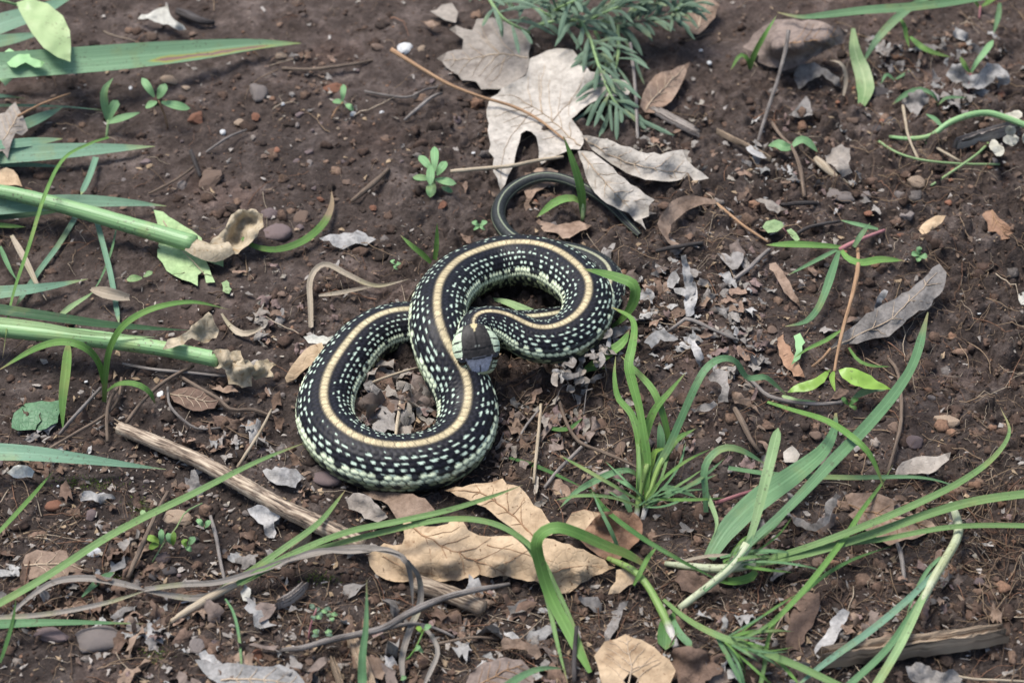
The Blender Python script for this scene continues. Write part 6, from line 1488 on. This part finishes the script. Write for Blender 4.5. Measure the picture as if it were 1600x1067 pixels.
TW = [
    ("pale straw lying across the big oak leaf's slot", [(704, 268, 3), (760, 263, 6), (800, 259, 9), (845, 250, 9), (880, 245, 8)], [3, 3.2, 3, 2.4], 'straw'),
    ("thick grey twig crossing the withered stems before the tan leaf", [(437, 1015, 3), (475, 1011, 6), (512, 1000, 8), (560, 990, 10), (600, 980, 12), (640, 957, 14), (690, 935, 14), (740, 922, 12), (796, 912, 8)], [3, 4.5, 5, 5, 5.5, 6, 5, 4.5, 3], 'twig_grey'),
    ("side branch of grey twig among root fibres", [(598, 984, 8), (630, 975, 8), (660, 975, 6), (690, 985, 4), (710, 995, 2)], [3, 2.4, 2], 'twig_grey'),
    ("dark wiry twig ending in the tan leaf scrap", [(668, 1010, 4), (700, 1002, 6), (740, 995, 6), (780, 998, 3)], [2.2, 2], 'twig'),
    ("thin twig leaning on the large crumpled brown leaf", [(1232, 48, 32), (1226, 85, 24), (1212, 135, 14), (1200, 170, 8), (1184, 222, 2)], [3.2, 3, 2.8, 2.6], 'twig_grey'),
    ("short dark twig with split end on bare soil", [(549, 315, 2), (575, 294, 4), (592, 279, 4), (608, 264, 3)], [3, 4.2, 4, 2.5], 'twig'),
    ("long pale straw standing on soil below the snake's head", [(845, 632, 2), (842, 670, 5), (838, 710, 5), (834, 755, 2)], [2.6, 3, 2.6], 'straw'),
    ("brown stem piece above the grey oak leaf", [(200, 902, 3), (213, 872, 6), (228, 838, 8), (245, 800, 6), (262, 768, 2)], [3.6, 4, 3.4, 2.8], 'twig'),
    ("thin grey stem standing by the pebbles and bark stick", [(329, 806, 4), (338, 840, 4), (344, 875, 3), (351, 906, 2)], [2.6, 2.8, 2.4], 'twig_grey'),
    ("pale twig leaning across the dark green round leaf", [(93, 678, 3), (112, 655, 6), (135, 630, 7), (157, 606, 4)], [2.8, 3, 2.6], 'twig_grey'),
    ("long brown twig running past the arching grass plant", [(78, 700, 3), (120, 675, 5), (165, 648, 5), (185, 622, 4), (190, 590, 4)], [2.2, 2.6, 2.4], 'twig'),
    ("curved brown twig above the bark stick end", [(169, 690, 1), (182, 660, 4), (168, 690, 2), (167, 650, 6), (172, 625, 7), (186, 604, 4)][2:], [3, 2.8, 2.4], 'twig'),
    ("forked brown twig crossing the oval ribbed leaf", [(197, 661, 3), (220, 630, 6), (245, 605, 8), (275, 585, 8), (302, 572, 5)], [3.4, 3, 3, 2.4], 'twig'),
    ("straight grey twig below the lower green stalk", [(192, 568, 3), (240, 577, 5), (295, 582, 5), (352, 588, 3)], [2.2, 2.6, 2], 'twig_grey'),
    ("wavy dark twig trailing towards the snake's coil", [(282, 588, 5), (310, 605, 5), (340, 622, 5), (362, 640, 4), (395, 640, 3), (430, 652, 2)], [2.6, 2.8, 2.4], 'twig'),
    ("curved twig loop around the oval ribbed leaf", [(262, 605, 3), (265, 632, 4), (285, 655, 4), (310, 670, 2), (345, 668, 2)], [2.2, 2.2, 1.6], 'twig_grey'),
    ("pale straw leaning beside the long green blade and snake", [(371, 730, 2), (390, 700, 5), (410, 668, 6), (424, 640, 3)], [3, 3, 2.2], 'straw'),
    ("forked grey twig among pale leaf shreds", [(1154, 532, 3), (1115, 515, 6), (1075, 498, 8), (1058, 508, 6), (1040, 520, 3)], [2.2, 2.6, 3, 2.6, 2], 'twig_grey'),
    ("broken tan twig with splinters beside the broad grass blades", [(1148, 638, 3), (1160, 660, 5), (1172, 685, 5), (1186, 706, 3)], [4, 4.6, 4, 2.6], 'twig'),
    ("brown twig running from the neck coil to the grass clump", [(872, 620, 2), (885, 660, 4), (905, 690, 5), (940, 705, 5), (975, 720, 5), (1010, 738, 4)], [2.6, 3, 2.8, 2.2], 'twig'),
    ("grey stick lying below the brown twig near the clump", [(851, 762, 2), (872, 735, 4), (895, 712, 5), (916, 692, 3)], [2.8, 3.2, 2.8], 'twig_grey'),
    ("brown root looping under the long broad blade", [(1388, 560, 1), (1402, 580, 4), (1408, 620, 5), (1408, 660, 4), (1400, 695, 3), (1387, 738, 1)], [2.6, 3, 3, 2.4], 'twig'),
    ("grey stick on soil below the heart shaped leaf piece", [(1148, 436, 2), (1170, 420, 4), (1188, 402, 4), (1202, 390, 2)], [3.4, 3.6, 3], 'twig_grey'),
    ("thin dark stalk reaching the pink stemmed seedling", [(1246, 365, 2), (1262, 356, 4), (1285, 350, 5), (1313, 346, 3)], [3.4, 3, 2.4], 'twig_dark'),
    ("dark smooth twig lying on soil below the pebble", [(1220, 320, 2), (1245, 318, 4), (1262, 317, 4), (1280, 318, 2)], [2.6, 4, 3], 'twig_dark'),
    ("long dark wavy twig on bare soil behind the snake", [(441, 107, 1), (480, 109, 3), (515, 106, 4), (550, 101, 3), (582, 95, 1)], [2.2, 2.6, 2.2], 'twig'),
    ("upright grey twig behind the lavender's hanging stem", [(985, 68, 14), (990, 110, 12), (994, 160, 8), (997, 234, 2)], [2.6, 2.6, 2.4], 'twig_grey'),
    ("dark bent twig under the lime sprig", [(1158, 582, 1), (1180, 600, 3), (1200, 618, 4), (1235, 628, 4), (1280, 631, 4), (1320, 628, 5)], [2, 3.2, 3.6, 3.2, 2.6], 'twig_grey'),
    ("black twig end against the curled leaf ring", [(1025, 393, 3), (1045, 388, 5), (1070, 384, 6), (1098, 380, 4)], [3, 3.6, 3], 'twig_dark'),
    ("pinkish brown root trailing past the curled leaf ring", [(1120, 318, 2), (1140, 335, 3), (1165, 355, 3), (1200, 378, 1)], [2, 2.2, 1.6], 'petiole'),
    ("charred black twig far behind the scalded leaf", [(278, 18, 3), (295, 25, 4), (315, 33, 4), (335, 36, 2)], [6, 7, 6, 4], 'twig_dark'),
    ("thin dark twig on soil near the white grit", [(322, 238, 2), (345, 222, 4), (362, 212, 4), (385, 203, 2)], [1.6, 2.2, 1.6], 'twig_grey'),
    ("dark slanting twig on soil below the white grit", [(298, 236, 2), (305, 255, 4), (313, 276, 2)], [3.4, 3.4, 2.6], 'twig_dark'),
    ("thin brown twig on soil beside the broad strap leaf tip", [(232, 303, 1), (255, 292, 3), (280, 278, 4), (302, 262, 2)], [1.6, 2, 1.6], 'twig'),
    ("slender twig with spikelets on the dug earth", [(632, 188, 1), (655, 168, 5), (675, 152, 6), (690, 146, 4)], [2, 2.8, 2.2], 'twig_grey'),
    ("wavy root along the dug earth behind the snake", [(570, 143, 1), (610, 150, 3), (640, 152, 3), (665, 140, 3), (690, 136, 1)], [1.8, 2, 1.6], 'twig_grey'),
    ("red stem segment among the grass blades", [(1118, 786, 6), (1140, 778, 8), (1172, 768, 6), (1200, 762, 3)], [3, 3, 2.6], 'redstem'),
    ("pale brown stem leaning in the dark soil by holed leaf", [(1402, 848, 6), (1408, 868, 5), (1414, 908, 1)], [3, 3.6, 3], 'twig_grey'),
    ("thin straw among soil by the uprooted onion grass", [(1498, 930, 1), (1508, 942, 2), (1523, 953, 1)], [2.4, 2.6, 2], 'twig'),
    ("long pale root line at the border near the wood splinter", [(1480, 1052, 3), (1520, 1060, 4), (1560, 1062, 4), (1640, 1066, 2)], [1.6, 1.8, 1.6], 'straw'),
    ("two pale straws on brown soil by the winding stem", [(1411, 165, 3), (1415, 190, 4), (1420, 215, 4), (1436, 252, 1)], [2.6, 2.4, 2.2], 'straw'),
    ("pale straw lying beside the fine yellow stem", [(1442, 216, 2), (1465, 232, 3), (1500, 252, 1)], [2.4, 2.4, 2], 'straw'),
    ("dead black twig stub by the folded wide blade", [(898, 1065, 2), (898, 1020, 6), (901, 978, 12)], [3.6, 3.8, 3], 'twig_dark'),
    ("pale straw inside the snake's lower coil", [(618, 690, 3), (620, 665, 5), (624, 640, 6), (625, 625, 4)], [2.4, 2.6, 2], 'straw'),
    ("slender slanting twig inside the snake's lower coil", [(563, 606, 3), (590, 594, 6), (625, 582, 8), (655, 574, 6)], [2, 2.2, 1.8], 'straw'),
    ("dark twig stub under the tan leaf's upper lobe", [(808, 690, 1), (822, 665, 3), (842, 640, 4)], [1.8, 2, 1.6], 'twig_grey'),
    ("yellow seed husk beside the curled tan brown leaf roll", [(1275, 248, 3), (1285, 258, 4), (1300, 272, 3), (1326, 288, 1)], [5, 7, 5, 2], 'straw')]
for lab, p, r, m in TW:
    thing("straw" if m == 'straw' else "twig", lab, "straw" if m == 'straw' else "twig", [("t", tube(p, r, 8, 0.06), M[m])])
thing("dry_stem", "looped pale dry grass stem on soil behind the lower coil", "dry stem", [("strand", ribbon([(486, 512, 2), (485, 475, 5), (484, 442, 8), (494, 421, 10), (512, 414, 9), (546, 431, 6), (588, 447, 3), (640, 436, 2)], 10, base=0.8, peak=0.4, k=3, fold=0.5), M['dry_blade']), ("strand", ribbon([(498, 462, 2), (530, 458, 3), (560, 452, 4), (588, 447, 3)], 8, fold=0.4), M['dry_blade'])])

# ------------------------------------------------------------------ where the small things lie
HERO = [(np.array(o.location[:2]), o["label"]) for o in COL.objects if o.parent is None and "label" in o and o.get("kind") is None and 4 <= len(o["label"].split()) <= 9 and "snake" != o.name]
HXY = np.array([h[0] for h in HERO])
PENDING = []
def beside(o, what, size, cat):
    k = int(np.argmin(((HXY - np.array(o.location[:2])) ** 2).sum(1)))
    PENDING.append((o, what, HERO[k][1], size, cat))
def settle():
    sets = {}
    for q in PENDING:
        sets.setdefault((q[1], q[2]), []).append(q)
    for (what, near), qs in sets.items():
        qs.sort(key=lambda q: -q[3])
        adj = {1: [""], 2: ["larger ", "smaller "], 3: ["largest ", "middling ", "smallest "]}.get(len(qs), [""] * len(qs))
        for q, a in zip(qs, adj):
            near_s = near.split(",")[0]
            tag(q[0], ("%s%s beside the %s" % (a, what, near_s)), q[4], "%ss beside the %s" % (what, near_s))

# ------------------------------------------------------------------ stones
def stone_mesh(seed, m, sub=2, angular=0.5):
    r = np.random.default_rng(seed)
    V, F = ICO[sub]
    V = V.copy()
    for _ in range(9):
        n = norm(r.normal(0, 1, 3)); c = r.uniform(0.45, 0.9)
        d = V @ n
        V = V - n[None] * (np.clip(d - c, 0, None) * angular * 1.8)[:, None]
    V = V * (1 + r.normal(0, 0.035, len(V)))[:, None]
    return mk_mesh("stone", V, F, M[m], smooth=False)
def smooth_by(me, on):
    me.polygons.foreach_set("use_smooth", np.full(len(me.polygons), on))
SM = {}
def put_stone(name, label, px, py, rx, ry, m, seed, h=None, cat="stone", group=None, flat=0.6, rot=None):
    key = (m, seed % 5)
    if key not in SM:
        SM[key] = stone_mesh(sum(map(ord, m)) + seed % 5, m)
        smooth_by(SM[key], seed % 2 == 0)
    p = at(px, py)
    k = pxm(p)
    o = link(name, SM[key], None, (p[0], p[1], p[2] + min(rx, ry) * k * (0.12 if h is None else h)))
    o.scale = (rx * k, ry * k * 1.25, min(rx, ry) * k * flat * 1.3)
    o.rotation_euler = (random.uniform(-.15, .15), random.uniform(-.15, .15), random.uniform(-.3, .3) if rot is None else rot)
    return tag(o, label, cat, group)
for lab, px, py, rx, ry, m, sd in (
    ("red brown angular stone near the four leaved seedling", 308, 188, 16, 13, 'stone_red', 1), ("pinkish flat stone under the scalded leaf's middle", 268, 127, 18, 8, 'stone_tan', 2),
    ("small buff stone beside the pinkish flat stone", 290, 138, 8, 6, 'stone_tan', 3), ("dark grey green stone on bare soil beside scalded leaf tip", 404, 145, 15, 20, 'stone_grey', 4),
    ("two toned brown clod below the thin brown twig", 330, 283, 22, 20, 'stone_brown', 1), ("brown cube stone at the end of the oak leaf stalk", 589, 76, 11, 9, 'stone_brown', 2),
    ("cream stone beside the oak leaf stalk's tip", 632, 77, 13, 10, 'stone_white', 3), ("red flat stone by the small pale seedling", 524, 138, 20, 9, 'stone_red', 0),
    ("tan angular stone near the brown tipped blade", 472, 341, 18, 11, 'stone_brown', 3), ("broad flat soil stone beside the papery sheath", 432, 365, 24, 16, 'stone_purple', 0),
    ("brown stone touching the papery sheath", 421, 335, 16, 12, 'stone_purple', 4), ("white round grit stone beside forked brown twig", 251, 616, 6, 7, 'stone_white', 0),
    ("white rough stone below the long straight blade", 147, 864, 13, 9, 'stone_white', 2), ("flat tan leaf like stone above the bright weed", 277, 812, 24, 14, 'stone_tan', 1),
    ("flat grey brown slate under the straight green leaf", 155, 1000, 56, 20, 'stone_grey', 2), ("mauve flat slate beside the larger grey slate", 85, 995, 34, 16, 'stone_purple', 3),
    ("rounded brown pebble beside the bright weed", 206, 850, 14, 9, 'stone_tan', 4), ("dark reddish pebble below the bright weed", 255, 872, 13, 11, 'stone_purple', 1),
    ("purple grey slate pebble below the bright weed", 265, 893, 16, 7, 'stone_dark', 2), ("brown grey pebble below the brown stem piece", 241, 889, 10, 9, 'stone_brown', 0),
    ("grey pointed stone on dark soil near the ashy leaf", 307, 1010, 13, 14, 'stone_grey', 3), ("dark smooth stone touching the grey pointed stone", 333, 1006, 15, 8, 'stone_purple', 4),
    ("rusty square stone near the stray green blade", 400, 1025, 13, 10, 'stone_red', 3), ("orange clay lump on soil by the grey shredded litter", 85, 790, 15, 9, 'stone_red', 4),
    ("large grey tan rock on brown crumbly soil", 1317, 308, 30, 15, 'stone_grey', 0), ("small grey tan stone touching the large rock", 1353, 305, 10, 8, 'stone_grey', 1),
    ("grey flat stone by the pale root straw", 1412, 305, 18, 7, 'stone_grey', 4), ("orange brown stone below the large rock", 1358, 334, 8, 8, 'stone_red', 2),
    ("rounded brown pebble near the pale leaf shred", 1163, 309, 14, 9, 'stone_brown', 1), ("tan triangular stone beside the pale root straw", 1432, 287, 16, 11, 'stone_tan', 0),
    ("tan stone beneath the brown root by the bare patch", 1478, 658, 22, 12, 'stone_tan', 3), ("mauve stone above the curled pale edged leaf", 1428, 692, 16, 11, 'stone_purple', 2),
    ("brown flat stone half under the brown seed husk stem", 1335, 188, 13, 9, 'stone_brown', 4), ("dark slate stone near the brown straw pair", 1390, 190, 12, 7, 'stone_dark', 0),
    ("dark stone next to the other dark slate stone", 1372, 203, 10, 8, 'stone_dark', 3), ("blackish bark piece at the pale hanging blade's end", 1372, 146, 26, 9, 'stone_dark', 1),
    ("orange tan stone under the uprooted onion grass", 1455, 942, 11, 10, 'stone_brown', 2), ("dark brown clod inside the grass clump base", 970, 702, 12, 11, 'stone_brown', 3),
    ("orange ball shaped pebble beside the grass clump", 1032, 592, 6, 5, 'stone_red', 0), ("dark brown bark lump below the snake's lower coil", 510, 748, 26, 13, 'stone_purple', 0),
    ("red brown stone at the grey dead leaf's tip", 472, 800, 8, 6, 'stone_red', 1), ("brown stone beside the bark stick's far end", 300, 760, 12, 8, 'stone_brown', 4),
    ("pinkish pebble near the long green blade and bark stick", 412, 705, 14, 7, 'stone_purple', 1), ("small tan clay pebble beside the rosette seedling", 690, 322, 10, 8, 'stone_red', 3)):
    put_stone("stone", lab, px, py, rx, ry, m, sd)
ZONES = [
    ("lying on the open soil behind the snake", 90, lambda x, y: blob(x, y, 520, 210, 260, 170), [('stone_brown', 4), ('stone_purple', 3), ('stone_tan', 1), ('stone_red', 1), ('stone_grey', 1)]),
    ("scattered over the brown crumbly soil by the white flower", 60, lambda x, y: blob(x, y, 1430, 250, 190, 140), [('stone_brown', 4), ('stone_tan', 2), ('stone_red', 2), ('stone_grey', 1)]),
    ("among the damp litter around the bark stick", 60, lambda x, y: blob(x, y, 260, 850, 260, 170), [('stone_brown', 3), ('stone_purple', 3), ('stone_dark', 2), ('stone_grey', 2), ('stone_red', 1)]),
    ("in the dark soil around the long grass blades", 50, lambda x, y: blob(x, y, 1350, 700, 280, 220), [('stone_brown', 4), ('stone_purple', 2), ('stone_dark', 2), ('stone_grey', 1)])]
for where, n, w, mats in ZONES:
    ms = [m for m, c in mats for _ in range(c)]
    for i, (px, py) in enumerate(scatter_px(n, w, (-20, -20), (1620, 1085))):
        m = random.choice(ms)
        r = 2.6 + 6.5 * random.random() ** 2.2
        cn = {'stone_brown': 'brown', 'stone_purple': 'dull mauve', 'stone_tan': 'tan', 'stone_red': 'reddish', 'stone_grey': 'grey', 'stone_dark': 'dark'}[m]
        o = put_stone("pebble", None, px, py, r * random.uniform(.9, 1.4), r, m, random.randrange(5), cat=None, rot=random.uniform(0, 6))
        beside(o, cn + " pebble", r, "pebble")
for px, py, r in ((204, 139, 4), (348, 208, 6), (442, 164, 4), (552, 180, 6), (597, 178, 5), (687, 20, 7), (732, 224, 3.5), (740, 240, 4), (91, 760, 3), (135, 597, 4), (1240, 283, 6), (727, 76, 4), (72, 843, 3.5), (1108, 100, 5), (1095, 80, 4), (105, 932, 4), (1015, 598, 3), (1530, 490, 4), (1000, 350, 3), (660, 318, 4)):
    put_stone("white_grit", "tiny white grit grain on dark soil", px, py, r * .85, r * .7, 'stone_white', int(px), cat="grit", group="white grit grains", h=0.3, flat=0.8)

# ------------------------------------------------------------------ loose leaf scraps
def scrap_mesh(seed, m):
    r = random.Random(seed)
    n = r.randint(10, 17)
    asp = r.uniform(0.3, 0.7)
    ol = []
    for i in range(n):
        a = 2 * math.pi * i / n
        q = 0.0062 * r.uniform(0.38, 1.1)
        ol.append((q * math.cos(a), q * asp * math.sin(a), r.uniform(0.3, 3.2)))
    V, F, A = sheet(ol, grid=0.0014, crumple=r.uniform(2, 5.5), cw=0.0045, jag=0.6, seed=seed, world=True, th=0.0002)
    return mk_mesh("leaf_scrap", V, F, M[m])
SCR = {m: [scrap_mesh(k * 7 + i, m) for i in range(5)] for k, m in enumerate(('greyleaf', 'greywhite', 'brownleaf', 'umberleaf', 'mauveleaf', 'tanleaf_dry', 'paleleaf_dull'))}
CN = {'greyleaf': 'grey', 'greywhite': 'whitish grey', 'brownleaf': 'brown', 'umberleaf': 'dark brown', 'mauveleaf': 'mauve brown', 'tanleaf_dry': 'tan', 'paleleaf_dull': 'pale buff'}
SZ = [
    ("inside the snake's lower coil", 44, (560, 585, 690, 688), ['brownleaf', 'mauveleaf', 'paleleaf_dull', 'greyleaf', 'umberleaf'], 1.0, 2.3, None),
    ("between the snake and the forked twig", 62, (940, 390, 1190, 590), ['greyleaf', 'greywhite', 'greyleaf', 'brownleaf', 'mauveleaf'], 0.5, 1.5, None),
    ("in the damp litter by the bark stick", 75, (-10, 600, 480, 1000), ['umberleaf', 'umberleaf', 'greyleaf', 'greywhite', 'umberleaf', 'brownleaf'], 0.5, 1.7, None),
    ("at the front edge below the tan leaf", 80, (180, 930, 1180, 1080), ['umberleaf', 'greyleaf', 'mauveleaf', 'brownleaf', 'greywhite'], 0.6, 2.1, None),
    ("between the snake's neck and the tan leaf", 42, (770, 590, 1010, 790), ['umberleaf', 'brownleaf', 'mauveleaf', 'paleleaf_dull'], 0.5, 1.5, None),
    ("on the brown soil near the reddish stemmed sprout", 44, (1350, 60, 1600, 200), ['greyleaf', 'greywhite', 'brownleaf', 'greyleaf'], 0.5, 1.5, None),
    ("on the soil around the lime sprig and pink stem", 40, (1040, 330, 1340, 740), ['greyleaf', 'brownleaf', 'mauveleaf', 'paleleaf_dull'], 0.4, 1.2, None),
    ("on the soil along the winding green stem", 30, (1180, 170, 1400, 340), ['greyleaf', 'greywhite', 'brownleaf', 'mauveleaf'], 0.4, 1.1, None),
    ("under the grass at the splinter's side", 44, (1060, 780, 1580, 1075), ['umberleaf', 'mauveleaf', 'greyleaf', 'brownleaf'], 0.5, 1.6, None),
    ("on the open soil behind the snake's coils", 34, (300, 10, 760, 470), ['paleleaf_dull', 'greyleaf', 'brownleaf', 'umberleaf'], 0.3, 0.8, None),
    ("between the long bleached lobe and the curled ring", 24, (1000, 150, 1200, 330), ['greyleaf', 'brownleaf', 'paleleaf_dull'], 0.4, 1.1, None),
    ("beside the snake's lower coil and straw loop", 26, (410, 410, 530, 720), ['greyleaf', 'mauveleaf', 'paleleaf_dull', 'brownleaf'], 0.5, 1.3, None)]
places = []
for where, n, (x0, y0, x1, y1), mats, s0, s1, _ in SZ:
    hubs = [(random.uniform(x0, x1), random.uniform(y0, y1)) for _h in range(max(4, n // 6))]
    for _k in range(int(n * 2.6)):
        if random.random() < 0.65:
            hx, hy = random.choice(hubs)
            qx, qy = random.gauss(hx, 22), random.gauss(hy, 14)
        else:
            qx, qy = random.uniform(x0, x1), random.uniform(y0, y1)
        places.append((s0 * 0.8 + (s1 - s0) * 0.85 * random.random() ** 2.2, min(max(qx, x0), x1), min(max(qy, y0), y1), random.choice(mats)))
places.sort(key=lambda q: -q[0])
rest = []
for i, (s, px, py, m) in enumerate(places):
    p = at(px, py)
    rot = (random.gauss(0, .4), random.gauss(0, .4), random.uniform(0, 6.28))
    scl = (s, s * random.uniform(.7, 1.1), s * random.uniform(.7, 1.2))
    me = random.choice(SCR[m])
    if i < 285:
        o = link("leaf_scrap", me, None, (p[0], p[1], p[2] - 0.0002))
        o.rotation_euler, o.scale = rot, scl
        beside(o, CN[m] + " leaf scrap", s, "leaf scrap")
    else:
        rest.append((me, m, Matrix.LocRotScale(Vector((p[0], p[1], p[2] + 0.0006)), Euler(rot), Vector(scl))))
settle()
TINT = {'greyleaf': (.22, .2, .18), 'greywhite': (.31, .3, .28), 'brownleaf': (.22, .15, .11), 'umberleaf': (.13, .085, .06), 'mauveleaf': (.19, .135, .12), 'tanleaf_dry': (.4, .29, .17), 'paleleaf_dull': (.27, .24, .2)}
Vs, Fs_, Cs, off = [], [], [], 0
for me, m, mx in rest:
    V = np.empty(len(me.vertices) * 3, np.float32); me.vertices.foreach_get("co", V); V = V.reshape(-1, 3)
    F = np.empty(len(me.polygons) * 3, np.int32); me.polygons.foreach_get("vertices", F)
    mm = np.array(mx)
    Vs.append(V @ mm[:3, :3].T + mm[:3, 3]); Fs_.append(F.reshape(-1, 3) + off); off += len(V)
    Cs.append(np.tile(np.array(TINT[m]) * random.uniform(.7, 1.25), (len(V), 1)))
tag(link("leaf_crumbs", mk_mesh("leaf_crumbs", np.vstack(Vs), np.vstack(Fs_), M['flake'], col=np.vstack(Cs))), "small crumbled bits of dead leaf all over the soil", "leaf litter", kind="stuff")

# ------------------------------------------------------------------ fine litter: flakes, root fibres, moss
def lit_w(px, py):
    w = 0.10 + 0.8 * blob(px, py, 1080, 480, 140, 110) + 0.8 * blob(px, py, 625, 640, 60, 45) + 0.75 * blob(px, py, 850, 700, 160, 90) + 0.8 * blob(px, py, 700, 1000, 560, 90)
    w += 0.75 * blob(px, py, 200, 780, 280, 200) + 0.5 * blob(px, py, 1480, 120, 150, 80) + 0.5 * blob(px, py, 1280, 880, 280, 180) + 0.3 * blob(px, py, 1300, 350, 250, 150) + 0.25 * blob(px, py, 480, 480, 90, 120)
    return min(w, 1.0)
pl = scatter_px(10500, lit_w)
n = len(pl)
P = np.array([at(a, b) for a, b in pl])
P[:, 2] += np.maximum(relief(P[:, 0], P[:, 1]), 0) + 0.0004
R = 0.0005 + 0.0021 * rng.random(n) ** 2.2
ang = np.sort(rng.uniform(0, 2 * math.pi, (n, 6)), 1)
q = np.stack([np.cos(ang) * rng.uniform(.5, 1.3, (n, 6)), np.sin(ang) * rng.uniform(.2, .7, (n, 6)), rng.uniform(-.15, .4, (n, 6))], -1) * R[:, None, None]
th_ = rng.uniform(0, 6.28, n); ca, sa = np.cos(th_), np.sin(th_)
qx = q[..., 0] * ca[:, None] - q[..., 1] * sa[:, None]; qy = q[..., 0] * sa[:, None] + q[..., 1] * ca[:, None]
ring = np.stack([qx, qy, q[..., 2]], -1) + P[:, None]
cen = P[:, None] + np.array([0, 0, 1.0]) * (R * 0.35)[:, None, None]
V = np.concatenate([ring, cen], 1).reshape(-1, 3)
i6 = np.arange(6)
F = (np.stack([i6, (i6 + 1) % 6, np.full(6, 6)], 1)[None] + (np.arange(n) * 7)[:, None, None]).reshape(-1, 3)
fp = np.array([[0.28, 0.25, 0.22], [0.16, 0.115, 0.085], [0.32, 0.29, 0.26], [0.30, 0.22, 0.14], [0.10, 0.07, 0.055], [0.36, 0.32, 0.26]])
Cc = fp[rng.choice(6, n, p=[.28, .30, .07, .1, .23, .02])] * rng.uniform(.7, 1.2, (n, 1))
tag(link("leaf_litter", mk_mesh("leaf_litter", V, F, M['flake'], col=np.repeat(Cc, 7, 0), smooth=False)), "fine crumbled leaf flakes strewn over the soil", "leaf litter", kind="stuff")

def fibre_w(px, py):
    w = 0.06 + 0.9 * blob(px, py, 1540, 840, 110, 130) + 0.7 * blob(px, py, 700, 990, 420, 90) + 0.5 * blob(px, py, 1250, 900, 250, 130) + 0.5 * blob(px, py, 850, 690, 150, 90) + 0.6 * blob(px, py, 960, 640, 60, 60)
    w += 0.4 * blob(px, py, 1460, 520, 180, 130) + 0.5 * blob(px, py, 60, 370, 80, 40) + 0.4 * blob(px, py, 60, 880, 150, 150) + 0.35 * blob(px, py, 1050, 420, 130, 90) + 0.3 * blob(px, py, 520, 460, 90, 60) + 0.35 * blob(px, py, 1400, 200, 200, 120)
    return min(w, 1.0)
Vs, Fs_, Cs, off = [], [], [], 0
for k, (px, py) in enumerate(scatter_px(5800, fibre_w)):
    p = at(px, py)
    thick = random.random() < 0.16
    L = random.uniform(0.012, 0.034) if thick else random.uniform(0.003, 0.016)
    a = random.uniform(0, 6.28)
    m = 8
    da = np.cumsum(rng.normal(0, 0.16 if thick else 0.45, m))
    stp = np.stack([np.cos(a + da), np.sin(a + da), np.zeros(m)], 1) * (L / m)
    C = p + np.vstack([[0, 0, 0], np.cumsum(stp, 0)])[:m]
    zz = np.maximum(relief(C[:, 0], C[:, 1]), -0.0005)
    C[:, 2] = G(C[:, 0], C[:, 1]) + zz + 0.0005 + np.abs(np.sin(np.linspace(0, 3.1, m))) * random.uniform(0, .003) + rng.normal(0, .0003, m)
    r = (random.uniform(0.0002, 0.0004) if thick else random.uniform(0.00007, 0.0002)) * np.linspace(1, .5, m)
    T = norm(np.gradient(C, axis=0)); S = norm(np.cross(T, [0, 0, 1.0])); N = np.cross(S, T)
    tri = np.array([[0, 1], [-.87, -.5], [.87, -.5]])
    Vv = C[:, None] + (S[:, None] * tri[None, :, :1] + N[:, None] * tri[None, :, 1:]) * r[:, None, None]
    Vs.append(Vv.reshape(-1, 3)); Fs_.append(grid_faces(m, 3, off, wrap=True)); off += m * 3
    c = np.array([[0.24, 0.17, 0.11], [0.14, 0.095, 0.065], [0.36, 0.29, 0.21], [0.20, 0.11, 0.07]])[rng.choice(4, p=[.35, .35, .12, .18])] * random.uniform(.7, 1.2)
    Cs.append(np.tile(c, (m * 3, 1)))
tag(link("root_fibres", mk_mesh("root_fibres", np.vstack(Vs), np.vstack(Fs_), M['fibre'], col=np.vstack(Cs))), "tangled fine brown root fibres on the soil", "roots", kind="stuff")

def moss_w(px, py):
    return min(1, sum(blob(px, py, *q) for q in ((215, 785, 14, 9), (225, 800, 16, 10), (245, 1022, 14, 12), (140, 755, 40, 8), (440, 795, 14, 8), (405, 770, 10, 7), (500, 905, 18, 8), (190, 900, 10, 7), (1078, 1040, 18, 14))))
pl = scatter_px(1500, moss_w, (0, 600), (1200, 1067))
P = np.array([at(a, b) for a, b in pl]); n = len(P)
P[:, 2] += np.maximum(relief(P[:, 0], P[:, 1]), 0)
d = rng.normal(0, 1, (n, 3)); d[:, 2] = np.abs(d[:, 2]) + .6; d = norm(d)
sd = norm(np.cross(d, rng.normal(0, 1, (n, 3))))
L = rng.uniform(.0007, .0016, n)[:, None]
V = np.stack([P - sd * .00018, P + sd * .00018, P + d * L], 1).reshape(-1, 3)
F = np.arange(n * 3).reshape(-1, 3)
Cc = np.repeat(np.array([0.11, 0.16, 0.025])[None] * rng.uniform(.5, 1.4, (n, 1)), 3, 0)
tag(link("moss", mk_mesh("moss", V, F, M['moss'], col=Cc)), "small patches of yellow green moss on damp soil", "moss", kind="stuff")
